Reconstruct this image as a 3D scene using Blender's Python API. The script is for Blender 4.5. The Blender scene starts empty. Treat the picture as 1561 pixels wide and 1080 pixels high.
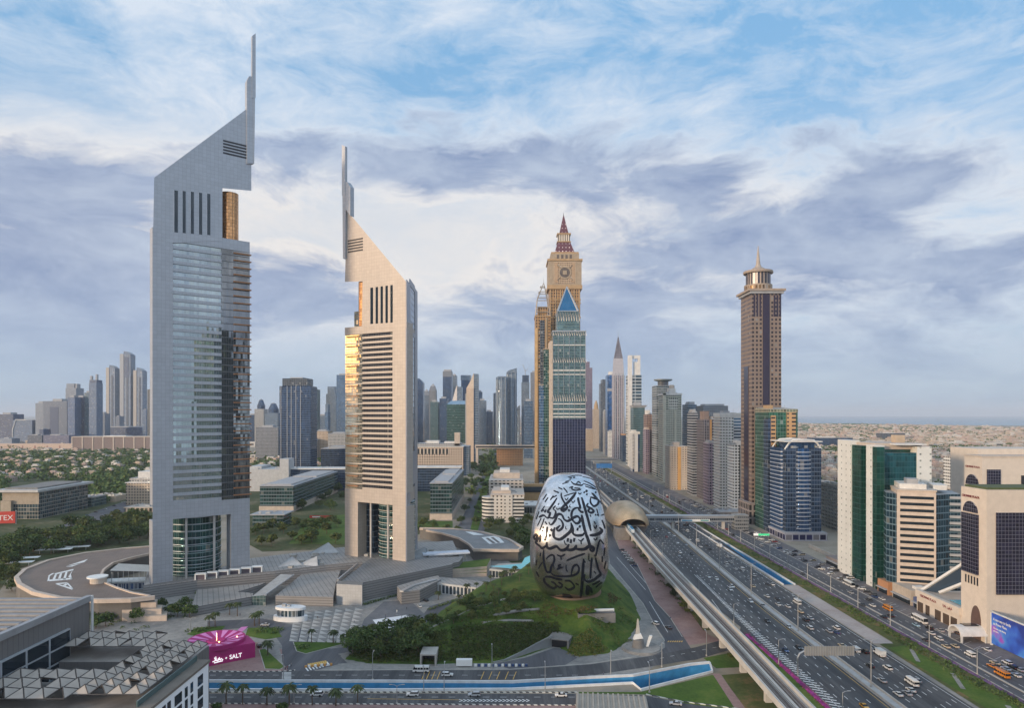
import bpy, bmesh, math, random
from mathutils import Vector, Matrix
from mathutils.bvhtree import BVHTree
from mathutils.geometry import tessellate_polygon
RND = random.Random(11)
rad = math.radians
scene = bpy.context.scene
COL = scene.collection

# ------------------------------------------------------------------ camera
FX, CX, HY, H = 1050.0, 780.5, 632.0, 112.0      # focal length in photo pixels, horizon row, drone height (m)
cam_d = bpy.data.cameras.new('camera')
cam = bpy.data.objects.new('camera', cam_d)
COL.objects.link(cam)
cam.location = (0, 0, H)
cam.rotation_euler = (rad(90), 0, 0)
cam_d.sensor_width = 36
cam_d.lens = 36 * FX / 1561
cam_d.shift_y = (HY - 540) / 1561
cam_d.clip_start = 1
cam_d.clip_end = 120000
scene.camera = cam

# ------------------------------------------------------------------ sun, sky, exposure
SUN_AZ = (-0.76, -0.65)        # towards the sun (left, a little behind the camera)
SUN_EL = rad(9)
sun_d = bpy.data.lights.new('sun', 'SUN')
HAZE = 4.5e-5
sun_d.energy = 3.5
sun_d.angle = rad(6)
sun_d.color = (1.0, 0.76, 0.52)
sun = bpy.data.objects.new('sun', sun_d)
COL.objects.link(sun)
sdir = Vector((SUN_AZ[0] * math.cos(SUN_EL), SUN_AZ[1] * math.cos(SUN_EL), math.sin(SUN_EL)))
sun.rotation_euler = sdir.to_track_quat('Z', 'Y').to_euler()
scene.view_settings.view_transform = 'Standard'
scene.view_settings.look = 'None'
scene.view_settings.gamma = 1
scene.view_settings.exposure = 0.0
scene.cycles.max_bounces = 5
scene.cycles.diffuse_bounces = 2
scene.cycles.glossy_bounces = 3
scene.cycles.volume_bounces = 0
scene.cycles.transmission_bounces = 2
scene.cycles.use_adaptive_sampling = True
scene.cycles.adaptive_threshold = 0.015

class NT:
    """small helper for wiring node trees"""
    def __init__(s, tree):
        s.t = tree; s.n = tree.nodes; s.l = tree.links
        s.n.clear()
    def node(s, kind, **kw):
        nd = s.n.new(kind)
        for k, v in kw.items():
            setattr(nd, k, v)
        return nd
    def put(s, sock, val):
        if val is None: return
        if hasattr(val, 'links') or isinstance(val, bpy.types.NodeSocket):
            s.l.new(val, sock)
        else:
            if isinstance(val, (tuple, list)) and len(val) == 3 and len(sock.default_value) == 4:
                val = (*val, 1)
            sock.default_value = val
    def math(s, op, a, b=None, c=None, clamp=False):
        nd = s.node('ShaderNodeMath', operation=op, use_clamp=clamp)
        for i, v in enumerate((a, b, c)):
            s.put(nd.inputs[i], v)
        return nd.outputs[0]
    def vmath(s, op, a, b=None, scale=None):
        nd = s.node('ShaderNodeVectorMath', operation=op)
        s.put(nd.inputs[0], a)
        if b is not None: s.put(nd.inputs[1], b)
        if scale is not None: s.put(nd.inputs[3], scale)
        return nd.outputs['Value'] if op in ('DOT_PRODUCT', 'LENGTH') else nd.outputs[0]
    def sep(s, v):
        nd = s.node('ShaderNodeSeparateXYZ'); s.put(nd.inputs[0], v); return nd.outputs
    def comb(s, x, y, z=0.0):
        nd = s.node('ShaderNodeCombineXYZ')
        for i, v in enumerate((x, y, z)): s.put(nd.inputs[i], v)
        return nd.outputs[0]
    def noise(s, vec, scale, detail=4, rough=0.55, lac=2.0, dist=0.0):
        nd = s.node('ShaderNodeTexNoise')
        s.put(nd.inputs['Vector'], vec); nd.inputs['Scale'].default_value = scale
        nd.inputs['Detail'].default_value = detail; nd.inputs['Roughness'].default_value = rough
        nd.inputs['Lacunarity'].default_value = lac; nd.inputs['Distortion'].default_value = dist
        return nd.outputs[0]
    def mapr(s, v, a, b, c=0.0, d=1.0, smooth=False):
        nd = s.node('ShaderNodeMapRange', clamp=True)
        if smooth: nd.interpolation_type = 'SMOOTHSTEP'
        for i, x in enumerate((v, a, b, c, d)): s.put(nd.inputs[i], x)
        return nd.outputs[0]
    def mix(s, f, a, b, mode='MIX'):
        nd = s.node('ShaderNodeMix', data_type='RGBA', blend_type=mode)
        s.put(nd.inputs[0], f); s.put(nd.inputs[6], a); s.put(nd.inputs[7], b)
        return nd.outputs[2]
    def ramp(s, f, stops):
        nd = s.node('ShaderNodeValToRGB')
        cr = nd.color_ramp
        while len(cr.elements) < len(stops): cr.elements.new(0.5)
        for e, (p, c) in zip(cr.elements, stops):
            e.position = p; e.color = (*c, 1) if len(c) == 3 else c
        s.put(nd.inputs[0], f)
        return nd.outputs[0]

def lin(r, g, b):
    f = lambda c: c / 12.92 if c <= 0.04045 else ((c + 0.055) / 1.055) ** 2.4
    return (f(r / 255), f(g / 255), f(b / 255))

def make_world():
    w = bpy.data.worlds.new('World')
    scene.world = w
    w.use_nodes = True
    t = NT(w.node_tree)
    S = 0.10                                   # background strength
    def sky(r, g, b, k=1.0):
        return tuple(c * k / S for c in lin(r, g, b))
    tc = t.node('ShaderNodeTexCoord').outputs['Generated']
    d = t.vmath('NORMALIZE', tc)
    x, y, z = t.sep(d)
    nish = t.node('ShaderNodeTexSky', sky_type='NISHITA', sun_disc=False)
    nish.sun_elevation = SUN_EL
    nish.sun_rotation = math.atan2(SUN_AZ[0], SUN_AZ[1])
    nish.air_density = 1.0; nish.dust_density = 1.5; nish.ozone_density = 2.0
    base = t.vmath('SCALE', nish.outputs[0], scale=3.0)
    zc = t.math('MAXIMUM', z, 0.0)
    # pale open sky over the sky texture: deeper blue overhead, greyer towards the horizon
    clear = t.ramp(zc, [(0.0, (0, 0, 0)), (0.06, (0.02,)*3), (0.20, (0.55,)*3), (0.5, (1, 1, 1))])
    blue = t.mix(clear, sky(160, 182, 208), sky(132, 184, 228))
    base = t.mix(0.85, base, blue)
    az = t.math('ARCTAN2', x, y); el = t.math('ARCSINE', z)
    # cloud space: azimuth by elevation, stretched along the horizon and leaning a little
    q0 = t.comb(t.math('MULTIPLY_ADD', el, -0.9, t.math('MULTIPLY', az, 2.6)), t.math('MULTIPLY_ADD', az, 0.35, t.math('MULTIPLY', el, 6.4)), 0.0)
    warp = t.vmath('SCALE', t.vmath('SUBTRACT', t.node_noise_col(q0, 1.3), (0.5, 0.5, 0.5)), scale=0.55)
    pw = t.vmath('ADD', q0, warp)
    # thin bright cirrus
    n1 = t.noise(t.vmath('ADD', pw, (3.1, 7.7, 0)), 1.5, 9, 0.66, 2.15, 0.3)
    n1 = t.math('MULTIPLY_ADD', t.math('SUBTRACT', n1, 0.5), 1.5, 0.5)
    left = t.math('MULTIPLY_ADD', t.mapr(zc, 0.33, 0.46), t.mapr(x, -0.1, -0.5, 0.0, 0.10), t.mapr(x, 0.50, -0.50, -0.02, 0.09))
    c1 = t.mapr(t.math('ADD', n1, left), 0.38, 0.78, 0, 0.92)
    # broad grey decks, ragged at the edges
    n2 = t.noise(t.vmath('ADD', pw, (CLX, CLY, 0)), 1.15, 9, 0.62, 2.1, 0.2)
    n2 = t.math('MULTIPLY_ADD', t.math('SUBTRACT', n2, 0.5), 2.3, 0.5)
    low = t.ramp(zc, [(0.0, (0.2,)*3), (0.06, (0.22,)*3), (0.15, (0.15,)*3), (0.20, (0.05,)*3), (0.30, (0.0,)*3), (0.45, (-0.0,)*3)])
    hi = t.mapr(zc, 0.32, 0.50, 0.0, -0.22)
    n2b = t.math('ADD', t.math('ADD', n2, low), hi)
    # where the big cloud banks lie: azimuth, elevation, their half widths (degrees) and weight
    for (a0, e0, ra, re_, k) in CLOUD_BANKS:
        da = t.math('DIVIDE', t.math('SUBTRACT', az, rad(a0)), rad(ra))
        de = t.math('DIVIDE', t.math('SUBTRACT', el, rad(e0)), rad(re_))
        r2 = t.math('ADD', t.math('MULTIPLY', da, da), t.math('MULTIPLY', de, de))
        n2b = t.math('ADD', n2b, t.math('MULTIPLY', t.math('EXPONENT', t.math('MULTIPLY', r2, -1.0)), k))
    c2 = t.mapr(n2b, 0.47, 0.74, 0, 0.92)
    edge = t.mapr(n2b, 0.26, 0.52, 0, 1.0, True)
    glow = t.mapr(t.math('ABSOLUTE', t.math('SUBTRACT', zc, 0.23)), 0.02, 0.19, 1.0, 0.0, True)
    side = t.mapr(az, rad(34), rad(-2), 0.45, 1.0)
    glow = t.math('MULTIPLY', glow, side)
    white = t.mix(t.math('MULTIPLY', glow, 0.7), sky(222, 232, 245), sky(248, 238, 228))
    base = t.mix(t.math('MULTIPLY', glow, 0.72), base, white)
    col = t.mix(c1, base, white)
    col = t.mix(t.math('MULTIPLY', edge, t.math('MULTIPLY_ADD', glow, 0.45, 0.42)), col, white)
    gn = t.noise(pw, 3.0, 7, 0.65)
    grey = t.mix(t.mapr(gn, .3, .7), sky(130, 151, 190), sky(186, 200, 221))
    col = t.mix(c2, col, grey)
    # even veil near the horizon
    veil = t.mapr(zc, 0.02, 0.19, 0.72, 0.0, True)
    hz = t.mix(t.mapr(zc, 0.0, 0.12), sky(180, 199, 214), sky(171, 189, 214))
    col = t.mix(veil, col, hz)
    # the bright sunrise gap in the clouds, low on the sun's side
    sd = t.vmath('DOT_PRODUCT', d, (-.952, -.285, 0.085))
    g1 = t.mapr(sd, 0.90, 0.99, 0.0, 1.0, True)
    band = t.mapr(t.math('ABSOLUTE', t.math('SUBTRACT', z, 0.10)), 0.0, 0.10, 1.0, 0.0, True)
    col = t.mix(t.math('MULTIPLY', g1, band), col, tuple(c / S for c in (5.0, 3.0, 1.35)))
    # brighter cloud cover in the half of the sky behind the camera
    back = t.math('MAXIMUM', t.mapr(y, 0.25, -0.5, 0.0, 1.0, True), t.mapr(z, 0.62, 0.9, 0.0, 0.6, True))
    col = t.mix(back, col, t.vmath('MULTIPLY', col, (1.55, 1.46, 1.36)))
    bg = t.node('ShaderNodeBackground')
    t.put(bg.inputs[0], col); bg.inputs[1].default_value = S
    out = t.node('ShaderNodeOutputWorld')
    t.l.new(bg.outputs[0], out.inputs[0])
CLX, CLY = 2.0, 5.0
CLOUD_BANKS = [(-33, 12, 9, 5, .38), (-12, 19.6, 11, 2.8, .42), (3, 20, 7, 2.2, .22), (14, 18, 7, 3.4, .34), (21, 13, 10, 2.4, .26),
               (31, 17, 8, 2.6, .32), (23, 20.5, 4, 1.0, .26), (-18, 9.5, 10, 3, .16), (-5, 14.5, 11, 2.0, -.20), (-19, 14.8, 6, 1.6, -.2), (10, 14.5, 5, 1.5, .12), (-22, 26, 9, 5, -.1),
               (23, 17, 3, 2, -.28), (34, 12.5, 6, 1.6, -.2), (24, 26, 20, 4, -.30), (-30, 25, 14, 6, -.30), (0, 28, 20, 5, -.30), (-31, 20.5, 8, 2.4, -.34), (12, 33, 10, 3, .22)]
def _nc(s, vec, scale):
    nd = s.node('ShaderNodeTexNoise'); s.put(nd.inputs['Vector'], vec)
    nd.inputs['Scale'].default_value = scale; nd.inputs['Detail'].default_value = 3
    return nd.outputs[1]
NT.node_noise_col = _nc
make_world()

# ------------------------------------------------------------------ measuring helpers (photo pixel -> place in the world, metres)
def X(px, Y): return (px - CX) / FX * Y
def Z(py, Y): return H - (py - HY) * Y / FX
def G(px, py, z=0.0):
    Y = FX * (H - z) / (py - HY)
    return ((px - CX) / FX * Y, Y)
def GP(pts, z=0.0): return [G(a, b, z) for a, b in pts]

# ------------------------------------------------------------------ materials
MATS = {}
def plain(name, col, rough=0.7, metal=0.0, var=0.18, scale=0.25, spec=0.5, emit=None, bump=0.0, coat=0.0):
    if name in MATS: return MATS[name]
    m = bpy.data.materials.new(name); m.use_nodes = True
    t = NT(m.node_tree)
    b = t.node('ShaderNodeBsdfPrincipled'); o = t.node('ShaderNodeOutputMaterial')
    t.l.new(b.outputs[0], o.inputs[0])
    if var > 0:
        pos = t.node('ShaderNodeTexCoord').outputs['Object']
        n = t.noise(pos, scale, 5, 0.65)
        k = t.mapr(n, 0.25, 0.75, 1 - var, 1 + var)
        c = t.vmath('SCALE', tuple(col), scale=k)
        t.put(b.inputs['Base Color'], c)
        if bump:
            bn = t.node('ShaderNodeBump'); bn.inputs['Strength'].default_value = bump
            t.put(bn.inputs['Height'], t.noise(pos, scale * 6, 3)); t.l.new(bn.outputs[0], b.inputs['Normal'])
    else:
        b.inputs['Base Color'].default_value = (*col, 1)
    b.inputs['Roughness'].default_value = rough; b.inputs['Metallic'].default_value = metal
    b.inputs['Specular IOR Level'].default_value = spec
    b.inputs['Coat Weight'].default_value = coat
    if emit:
        b.inputs['Emission Color'].default_value = (*emit[0], 1); b.inputs['Emission Strength'].default_value = emit[1]
    MATS[name] = m
    return m

def facade(name, wall, glass, su=3.0, sv=3.5, win=(0.15, 0.85, 0.25, 0.8), wr=0.6, gr=0.1, gm=0.55, var=0.5, roof=None,
           joints=0.0, wm=0.0, lit=0.06, wvar=0.1):
    """wall with a regular grid of windows, measured in metres along the wall (u) and up it (v)"""
    if name in MATS: return MATS[name]
    m = bpy.data.materials.new(name); m.use_nodes = True
    t = NT(m.node_tree)
    b = t.node('ShaderNodeBsdfPrincipled'); o = t.node('ShaderNodeOutputMaterial')
    t.l.new(b.outputs[0], o.inputs[0])
    uv = t.node('ShaderNodeUVMap'); uv.uv_map = 'UVMap'
    u, v, _ = t.sep(uv.outputs[0])
    cu = t.math('DIVIDE', u, su); cv = t.math('DIVIDE', v, sv)
    fu = t.math('FRACT', cu); fv = t.math('FRACT', cv)
    def inside(f, a, c):
        return t.math('MULTIPLY', t.math('GREATER_THAN', f, a), t.math('LESS_THAN', f, c))
    mask = t.math('MULTIPLY', inside(fu, win[0], win[1]), inside(fv, win[2], win[3]))
    g = t.node('ShaderNodeNewGeometry')
    nz = t.sep(g.outputs['Normal'])[2]
    top = t.math('GREATER_THAN', nz, 0.6)
    mask = t.math('MULTIPLY', mask, t.math('SUBTRACT', 1.0, top))
    wn = t.node('ShaderNodeTexWhiteNoise', noise_dimensions='2D')
    t.put(wn.inputs[0], t.comb(t.math('FLOOR', cu), t.math('FLOOR', cv)))
    rv = wn.outputs[0]
    k = t.mapr(rv, 0.0, 1.0, 1 - var, 1 + var)
    # floor-by-floor and bay-by-bay drift, so that a tall glass wall is not one even tone
    big = t.noise(t.comb(t.math('MULTIPLY', u, 0.03), t.math('MULTIPLY', v, 0.03)), 1.0, 3, 0.6)
    k = t.math('MULTIPLY', k, t.mapr(big, 0.3, 0.7, 0.7, 1.35))
    gc = t.vmath('SCALE', tuple(glass), scale=k)
    blind = t.math('GREATER_THAN', rv, 1.0 - lit)
    gc = t.mix(t.math('MULTIPLY', blind, 0.55), gc, (0.42, 0.40, 0.36))
    pos = t.node('ShaderNodeTexCoord').outputs['Object']
    wv = t.mapr(t.noise(pos, 0.08, 5, 0.7), 0.3, 0.7, 1 - wvar, 1 + wvar)
    wc = t.vmath('SCALE', tuple(wall), scale=wv)
    if joints:
        ju = t.math('FRACT', t.math('DIVIDE', u, joints)); jv = t.math('FRACT', t.math('DIVIDE', v, joints))
        jm = t.math('MAXIMUM', t.math('LESS_THAN', ju, 0.06), t.math('LESS_THAN', jv, 0.06))
        wn2 = t.node('ShaderNodeTexWhiteNoise', noise_dimensions='2D')
        t.put(wn2.inputs[0], t.comb(t.math('FLOOR', t.math('DIVIDE', u, joints)), t.math('FLOOR', t.math('DIVIDE', v, joints))))
        wc = t.vmath('SCALE', wc, scale=t.mapr(wn2.outputs[0], 0, 1, 0.955, 1.045))
        wc = t.mix(t.math('MULTIPLY', jm, 0.45), wc, tuple(c * 0.45 for c in wall))
    rc = roof or tuple(min(0.5, 0.25 + 0.3 * c) for c in wall)
    rn = t.mapr(t.noise(pos, 0.15, 5, 0.7), 0.3, 0.7, 0.75, 1.25)
    wc = t.mix(top, wc, t.vmath('SCALE', tuple(rc), scale=rn))
    t.put(b.inputs['Base Color'], t.mix(mask, wc, gc))
    t.put(b.inputs['Roughness'], t.mapr(mask, 0, 1, wr, gr))
    t.put(b.inputs['Metallic'], t.mapr(mask, 0, 1, wm, gm))
    bn = t.node('ShaderNodeBump', invert=True)
    bn.inputs['Strength'].default_value = 0.25; bn.inputs['Distance'].default_value = 0.3
    # every pane sits a hair off true, so reflections break up from pane to pane
    tilt = t.vmath('SCALE', t.vmath('SUBTRACT', wn.outputs[1], (0.5, 0.5, 0.5)), scale=t.math('MULTIPLY', mask, 0.02))
    nrm = t.vmath('NORMALIZE', t.vmath('ADD', g.outputs['Normal'], tilt))
    t.put(bn.inputs['Height'], mask); t.put(bn.inputs['Normal'], nrm)
    t.l.new(bn.outputs[0], b.inputs['Normal'])
    MATS[name] = m
    return m

def glass(name, col, rough=0.06, metal=0.55): return plain(name, col, rough, metal, 0.2, 0.05)

# ------------------------------------------------------------------ mesh building
class MB:
    def __init__(s): s.v = []; s.f = []; s.m = []
    def face(s, pts, m=0):
        i = len(s.v); s.v += [tuple(p) for p in pts]; s.f.append(tuple(range(i, i + len(pts)))); s.m.append(m)
    def box(s, x0, x1, y0, y1, z0, z1, m=0, mt=None, bottom=True):
        s.prism([(x0, y0), (x1, y0), (x1, y1), (x0, y1)], z0, z1, m, mt, bottom)
        return s
    def prism(s, poly, z0, z1, m=0, mt=None, bottom=True):
        """poly counter-clockwise seen from above; z1 may be a list of heights"""
        n = len(poly); i = len(s.v)
        zt = z1 if isinstance(z1, (list, tuple)) else [z1] * n
        zb = z0 if isinstance(z0, (list, tuple)) else [z0] * n
        s.v += [(p[0], p[1], z) for p, z in zip(poly, zb)] + [(p[0], p[1], z) for p, z in zip(poly, zt)]
        for k in range(n):
            q = (k + 1) % n
            s.f.append((i + k, i + q, i + n + q, i + n + k)); s.m.append(m)
        s.f.append(tuple(i + n + k for k in range(n))); s.m.append(m if mt is None else mt)
        if bottom:
            s.f.append(tuple(i + n - 1 - k for k in range(n))); s.m.append(m)
        return s
    def loft(s, rings, m=0, cap=True, closed=True):
        n = len(rings[0]); i = len(s.v)
        for r in rings: s.v += [tuple(p) for p in r]
        for a in range(len(rings) - 1):
            for k in range(n if closed else n - 1):
                q = (k + 1) % n
                s.f.append((i + a * n + k, i + a * n + q, i + (a + 1) * n + q, i + (a + 1) * n + k)); s.m.append(m)
        if cap:
            s.f.append(tuple(i + n - 1 - k for k in range(n))); s.m.append(m)
            s.f.append(tuple(i + (len(rings) - 1) * n + k for k in range(n))); s.m.append(m)
        return s
    def cyl(s, cx, cy, z0, z1, r0, r1=None, n=16, m=0, ry=None, a0=0.0):
        r1 = r0 if r1 is None else r1
        k = (ry / r0) if ry else 1.0
        ring = lambda r, z: [(cx + r * math.cos(a0 + 2 * math.pi * j / n), cy + r * k * math.sin(a0 + 2 * math.pi * j / n), z) for j in range(n)]
        return s.loft([ring(r0, z0), ring(r1, z1)], m)
    def lathe(s, cx, cy, prof, n=16, m=0, a0=0.0):
        return s.loft([[(cx + r * math.cos(a0 + 2 * math.pi * j / n), cy + r * math.sin(a0 + 2 * math.pi * j / n), z) for j in range(n)] for r, z in prof], m)
    def tube(s, pts, r, n=6, m=0):
        pts = [Vector(p) for p in pts]; rings = []
        rr = r if isinstance(r, (list, tuple)) else [r] * len(pts)
        for i, p in enumerate(pts):
            d = (pts[min(i + 1, len(pts) - 1)] - pts[max(i - 1, 0)]).normalized()
            a = d.cross(Vector((0, 0, 1)))
            if a.length < 1e-3: a = Vector((1, 0, 0))
            a.normalize(); b = d.cross(a)
            rings.append([tuple(p + (a * math.cos(2 * math.pi * j / n) - b * math.sin(2 * math.pi * j / n)) * rr[i]) for j in range(n)])
        return s.loft(rings, m)
    def mesh(s, name, mats, smooth=False):
        me = bpy.data.meshes.new(name)
        me.from_pydata(s.v, [], s.f)
        for m in mats: me.materials.append(m)
        me.polygons.foreach_set('material_index', s.m)
        if smooth: me.polygons.foreach_set('use_smooth', [True] * len(s.f))
        me.update()
        uvl = me.uv_layers.new(name='UVMap')
        data = [0.0] * (2 * len(me.loops))
        vs = me.vertices
        for p in me.polygons:
            n = p.normal
            if abs(n.z) > 0.85 or (n.x * n.x + n.y * n.y) < 1e-9:
                for li in p.loop_indices:
                    c = vs[me.loops[li].vertex_index].co
                    data[2 * li] = c.x; data[2 * li + 1] = c.y
            else:
                L = math.hypot(n.x, n.y); tx, ty = -n.y / L, n.x / L
                for li in p.loop_indices:
                    c = vs[me.loops[li].vertex_index].co
                    data[2 * li] = c.x * tx + c.y * ty; data[2 * li + 1] = c.z
        uvl.data.foreach_set('uv', data)
        return me
    def build(s, name, mats, parent=None, loc=(0, 0, 0), rz=0.0, smooth=False):
        if not isinstance(mats, (list, tuple)): mats = [mats]
        return link(name, s.mesh(name, mats, smooth), parent, loc, rz)

def link(name, me, parent=None, loc=(0, 0, 0), rz=0.0):
    o = bpy.data.objects.new(name, me)
    COL.objects.link(o)
    o.location = loc; o.rotation_euler = (0, 0, rz)
    if parent is not None: o.parent = parent
    return o

def tag(o, label=None, cat=None, group=None, kind=None):
    if label: o['label'] = label
    if cat: o['category'] = cat
    if group: o['group'] = group
    if kind: o['kind'] = kind
    return o
def thing(name, label, cat, loc=(0, 0, 0), rz=0.0, group=None):
    return tag(link(name, None, None, loc, rz), label, cat, group)
CHILDREN = {}
def dup(root, loc, rz=0.0, label=None, sc=None, group=None, swap=None):
    """copy of a thing with copies of its parts and sub-parts; swap = {old material: new material}"""
    kids = {}
    def copy(o, parent):
        c = o.copy(); COL.objects.link(c)
        if parent is not None: c.parent = parent
        if swap and o.type == 'MESH':
            for i, sl in enumerate(c.material_slots):
                if sl.material in swap:
                    mt = swap[sl.material]; sl.link = 'OBJECT'; sl.material = mt
        for ch in CHILDREN.get(o.name, ()):
            copy(ch, c)
        return c
    r = copy(root, None)
    r.location = loc; r.rotation_euler = (0, 0, rz)
    if sc: r.scale = (sc, sc, sc) if not isinstance(sc, (tuple, list)) else sc
    if label: r['label'] = label
    if group: r['group'] = group
    return r
def remember(root):
    """note the children of a model, once, for dup()"""
    def rec(o):
        CHILDREN[o.name] = [c for c in o.children]
        for c in o.children: rec(c)
    rec(root)
    return root

def sheet(name, poly, z, mat, holes=(), kind='structure', parent=None):
    """flat sheet of ground, road or paving"""
    loops = [[Vector((p[0], p[1], 0)) for p in poly]] + [[Vector((p[0], p[1], 0)) for p in h] for h in holes]
    pts = [p for l in loops for p in l]
    mb = MB()
    for t in tessellate_polygon(loops):
        a, b, c = (pts[i] for i in t)
        if (b - a).cross(c - a).z < 0: b, c = c, b
        mb.face([(q.x, q.y, z) for q in (a, b, c)])
    o = mb.build(name, mat, parent)
    if kind: o['kind'] = kind
    return o
def slab(name, poly, z0, z1, mats, parent=None):
    a = sum(p[0] * q[1] - q[0] * p[1] for p, q in zip(poly, poly[1:] + poly[:1]))
    if a < 0: poly = poly[::-1]
    mb = MB(); mb.prism(poly, z0, z1, 0, 1 if isinstance(mats, (list, tuple)) and len(mats) > 1 else None)
    return mb.build(name, mats, parent)
def text(name, body, mat, parent, loc, rot, size, ext=0.1, align='CENTER', sx=1.0):
    c = bpy.data.curves.new(name, 'FONT'); c.body = body; c.size = size; c.extrude = ext; c.align_x = align
    o = bpy.data.objects.new(name, c); COL.objects.link(o)
    o.location = loc; o.rotation_euler = rot; o.scale = (sx, 1, 1)
    c.materials.append(mat)
    dg = bpy.context.evaluated_depsgraph_get()
    me = bpy.data.meshes.new_from_object(o.evaluated_get(dg)); me.name = name
    bpy.data.objects.remove(o); bpy.data.curves.remove(c)
    o = bpy.data.objects.new(name, me); COL.objects.link(o)
    o.location = loc; o.rotation_euler = rot; o.scale = (sx, 1, 1)
    if parent is not None: o.parent = parent
    return o
def inpoly(x, y, poly):
    c = False; n = len(poly); j = n - 1
    for i in range(n):
        xi, yi = poly[i]; xj, yj = poly[j]
        if (yi > y) != (yj > y) and x < (xj - xi) * (y - yi) / (yj - yi) + xi: c = not c
        j = i
    return c
def pdist(x, y, poly):
    best = 1e9
    for (x0, y0), (x1, y1) in zip(poly, poly[1:] + poly[:1]):
        dx, dy = x1 - x0, y1 - y0; L = dx * dx + dy * dy
        t = 0 if L == 0 else max(0, min(1, ((x - x0) * dx + (y - y0) * dy) / L))
        best = min(best, math.hypot(x - x0 - t * dx, y - y0 - t * dy))
    return best
ORD = 'first second third fourth fifth sixth seventh eighth ninth tenth eleventh twelfth thirteenth fourteenth fifteenth sixteenth seventeenth eighteenth nineteenth twentieth'.split()
def ordinal(i):
    if i < 20: return ORD[i]
    tens = ['twenty', 'thirty', 'forty', 'fifty', 'sixty', 'seventy', 'eighty', 'ninety']
    n = i + 1
    t, u = divmod(n, 10)
    if n >= 100: return f'hundred and {ordinal(n - 101)}' if n > 100 else 'hundredth'
    return tens[t - 2].replace('y', 'ieth') if u == 0 else tens[t - 2] + '-' + ORD[u - 1]

# ------------------------------------------------------------------ common materials
def ground_mat(name, stops, s1=0.02, s2=0.3, rough=0.95, bump=0.2):
    m = bpy.data.materials.new(name); m.use_nodes = True
    t = NT(m.node_tree)
    b = t.node('ShaderNodeBsdfPrincipled'); o = t.node('ShaderNodeOutputMaterial'); t.l.new(b.outputs[0], o.inputs[0])
    pos = t.node('ShaderNodeTexCoord').outputs['Object']
    if 'asphalt' in name: pos = t.vmath('MULTIPLY', pos, (2.2, 0.12, 1))     # wear runs along the lanes
    n1 = t.noise(pos, s1, 6, 0.65); n2 = t.noise(pos, s2, 4, 0.7)
    f = t.math('MULTIPLY_ADD', n2, 0.45, t.math('MULTIPLY_ADD', n1, 1.0, -0.22))
    t.put(b.inputs['Base Color'], t.ramp(f, stops))
    b.inputs['Roughness'].default_value = rough; b.inputs['Specular IOR Level'].default_value = 0.25
    if bump:
        bn = t.node('ShaderNodeBump'); bn.inputs['Strength'].default_value = bump; bn.inputs['Distance'].default_value = 0.4
        t.put(bn.inputs['Height'], n2); t.l.new(bn.outputs[0], b.inputs['Normal'])
    return m
M_GROUND = ground_mat('dry_ground', [(0.30, (0.13, 0.12, 0.085)), (0.45, (0.26, 0.22, 0.17)), (0.6, (0.34, 0.29, 0.23)), (0.75, (0.22, 0.2, 0.15))], 0.006, 0.06)
M_LAWN = ground_mat('lawn_grass', [(0.3, (0.035, 0.07, 0.012)), (0.5, (0.068, 0.12, 0.018)), (0.7, (0.12, 0.15, 0.03))], 0.05, 0.7)
M_LAWN2 = ground_mat('worn_grass', [(0.3, (0.05, 0.07, 0.018)), (0.5, (0.09, 0.10, 0.03)), (0.68, (0.21, 0.13, 0.06))], 0.07, 0.5)
M_ASPH = ground_mat('asphalt', [(0.32, (0.048, 0.049, 0.053)), (0.5, (0.076, 0.077, 0.082)), (0.68, (0.125, 0.123, 0.124))], 0.06, 0.4, 0.8, 0.05)
M_ASPH2 = ground_mat('old_asphalt', [(0.3, (0.07, 0.072, 0.08)), (0.5, (0.1, 0.1, 0.11)), (0.7, (0.14, 0.14, 0.145))], 0.04, 0.3, 0.85, 0.05)
M_PAVE = ground_mat('grey_paving', [(0.3, (0.17, 0.165, 0.16)), (0.5, (0.25, 0.24, 0.225)), (0.7, (0.33, 0.31, 0.285))], 0.05, 0.4, 0.85, 0.05)
M_PINK = ground_mat('brick_paving', [(0.3, (0.20, 0.12, 0.11)), (0.5, (0.28, 0.18, 0.165)), (0.7, (0.33, 0.23, 0.21))], 0.05, 0.5, 0.85, 0.05)
M_FLOWER = ground_mat('magenta_flowers', [(0.35, (0.06, 0.05, 0.03)), (0.45, (0.26, 0.035, 0.17)), (0.7, (0.42, 0.06, 0.28))], 0.1, 0.9)
M_PURPLE = ground_mat('purple_flowers', [(0.35, (0.07, 0.05, 0.07)), (0.5, (0.19, 0.10, 0.2)), (0.7, (0.26, 0.15, 0.26))], 0.1, 0.9)
M_WHITE = plain('white_paint', (0.72, 0.72, 0.70), 0.6, var=0.08)
M_YELLOW = plain('yellow_paint', (0.60, 0.36, 0.07), 0.6, var=0.1)
M_CONC = plain('concrete', (0.38, 0.36, 0.33), 0.85, var=0.2, scale=0.2)
M_CONCD = plain('dark_concrete', (0.19, 0.18, 0.17), 0.85, var=0.25, scale=0.2)
M_BLUE = plain('blue_wall_paint', (0.045, 0.26, 0.52), 0.6, var=0.25, scale=0.25)
M_STEEL = plain('galvanised_steel', (0.42, 0.43, 0.44), 0.4, 0.7, 0.1)
M_DARK = plain('dark_metal', (0.03, 0.03, 0.035), 0.4, 0.5, 0.1)
M_BLACK = plain('black_rubber', (0.012, 0.012, 0.013), 0.7, var=0)
M_ALU = facade('aluminium_cladding', (0.37, 0.39, 0.43), (0.3, 0.34, 0.4), 3, 3, (2, 2, 2, 2), wr=0.42, wm=0.3, joints=2.4, roof=(0.3, 0.32, 0.36), wvar=.05)
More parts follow.
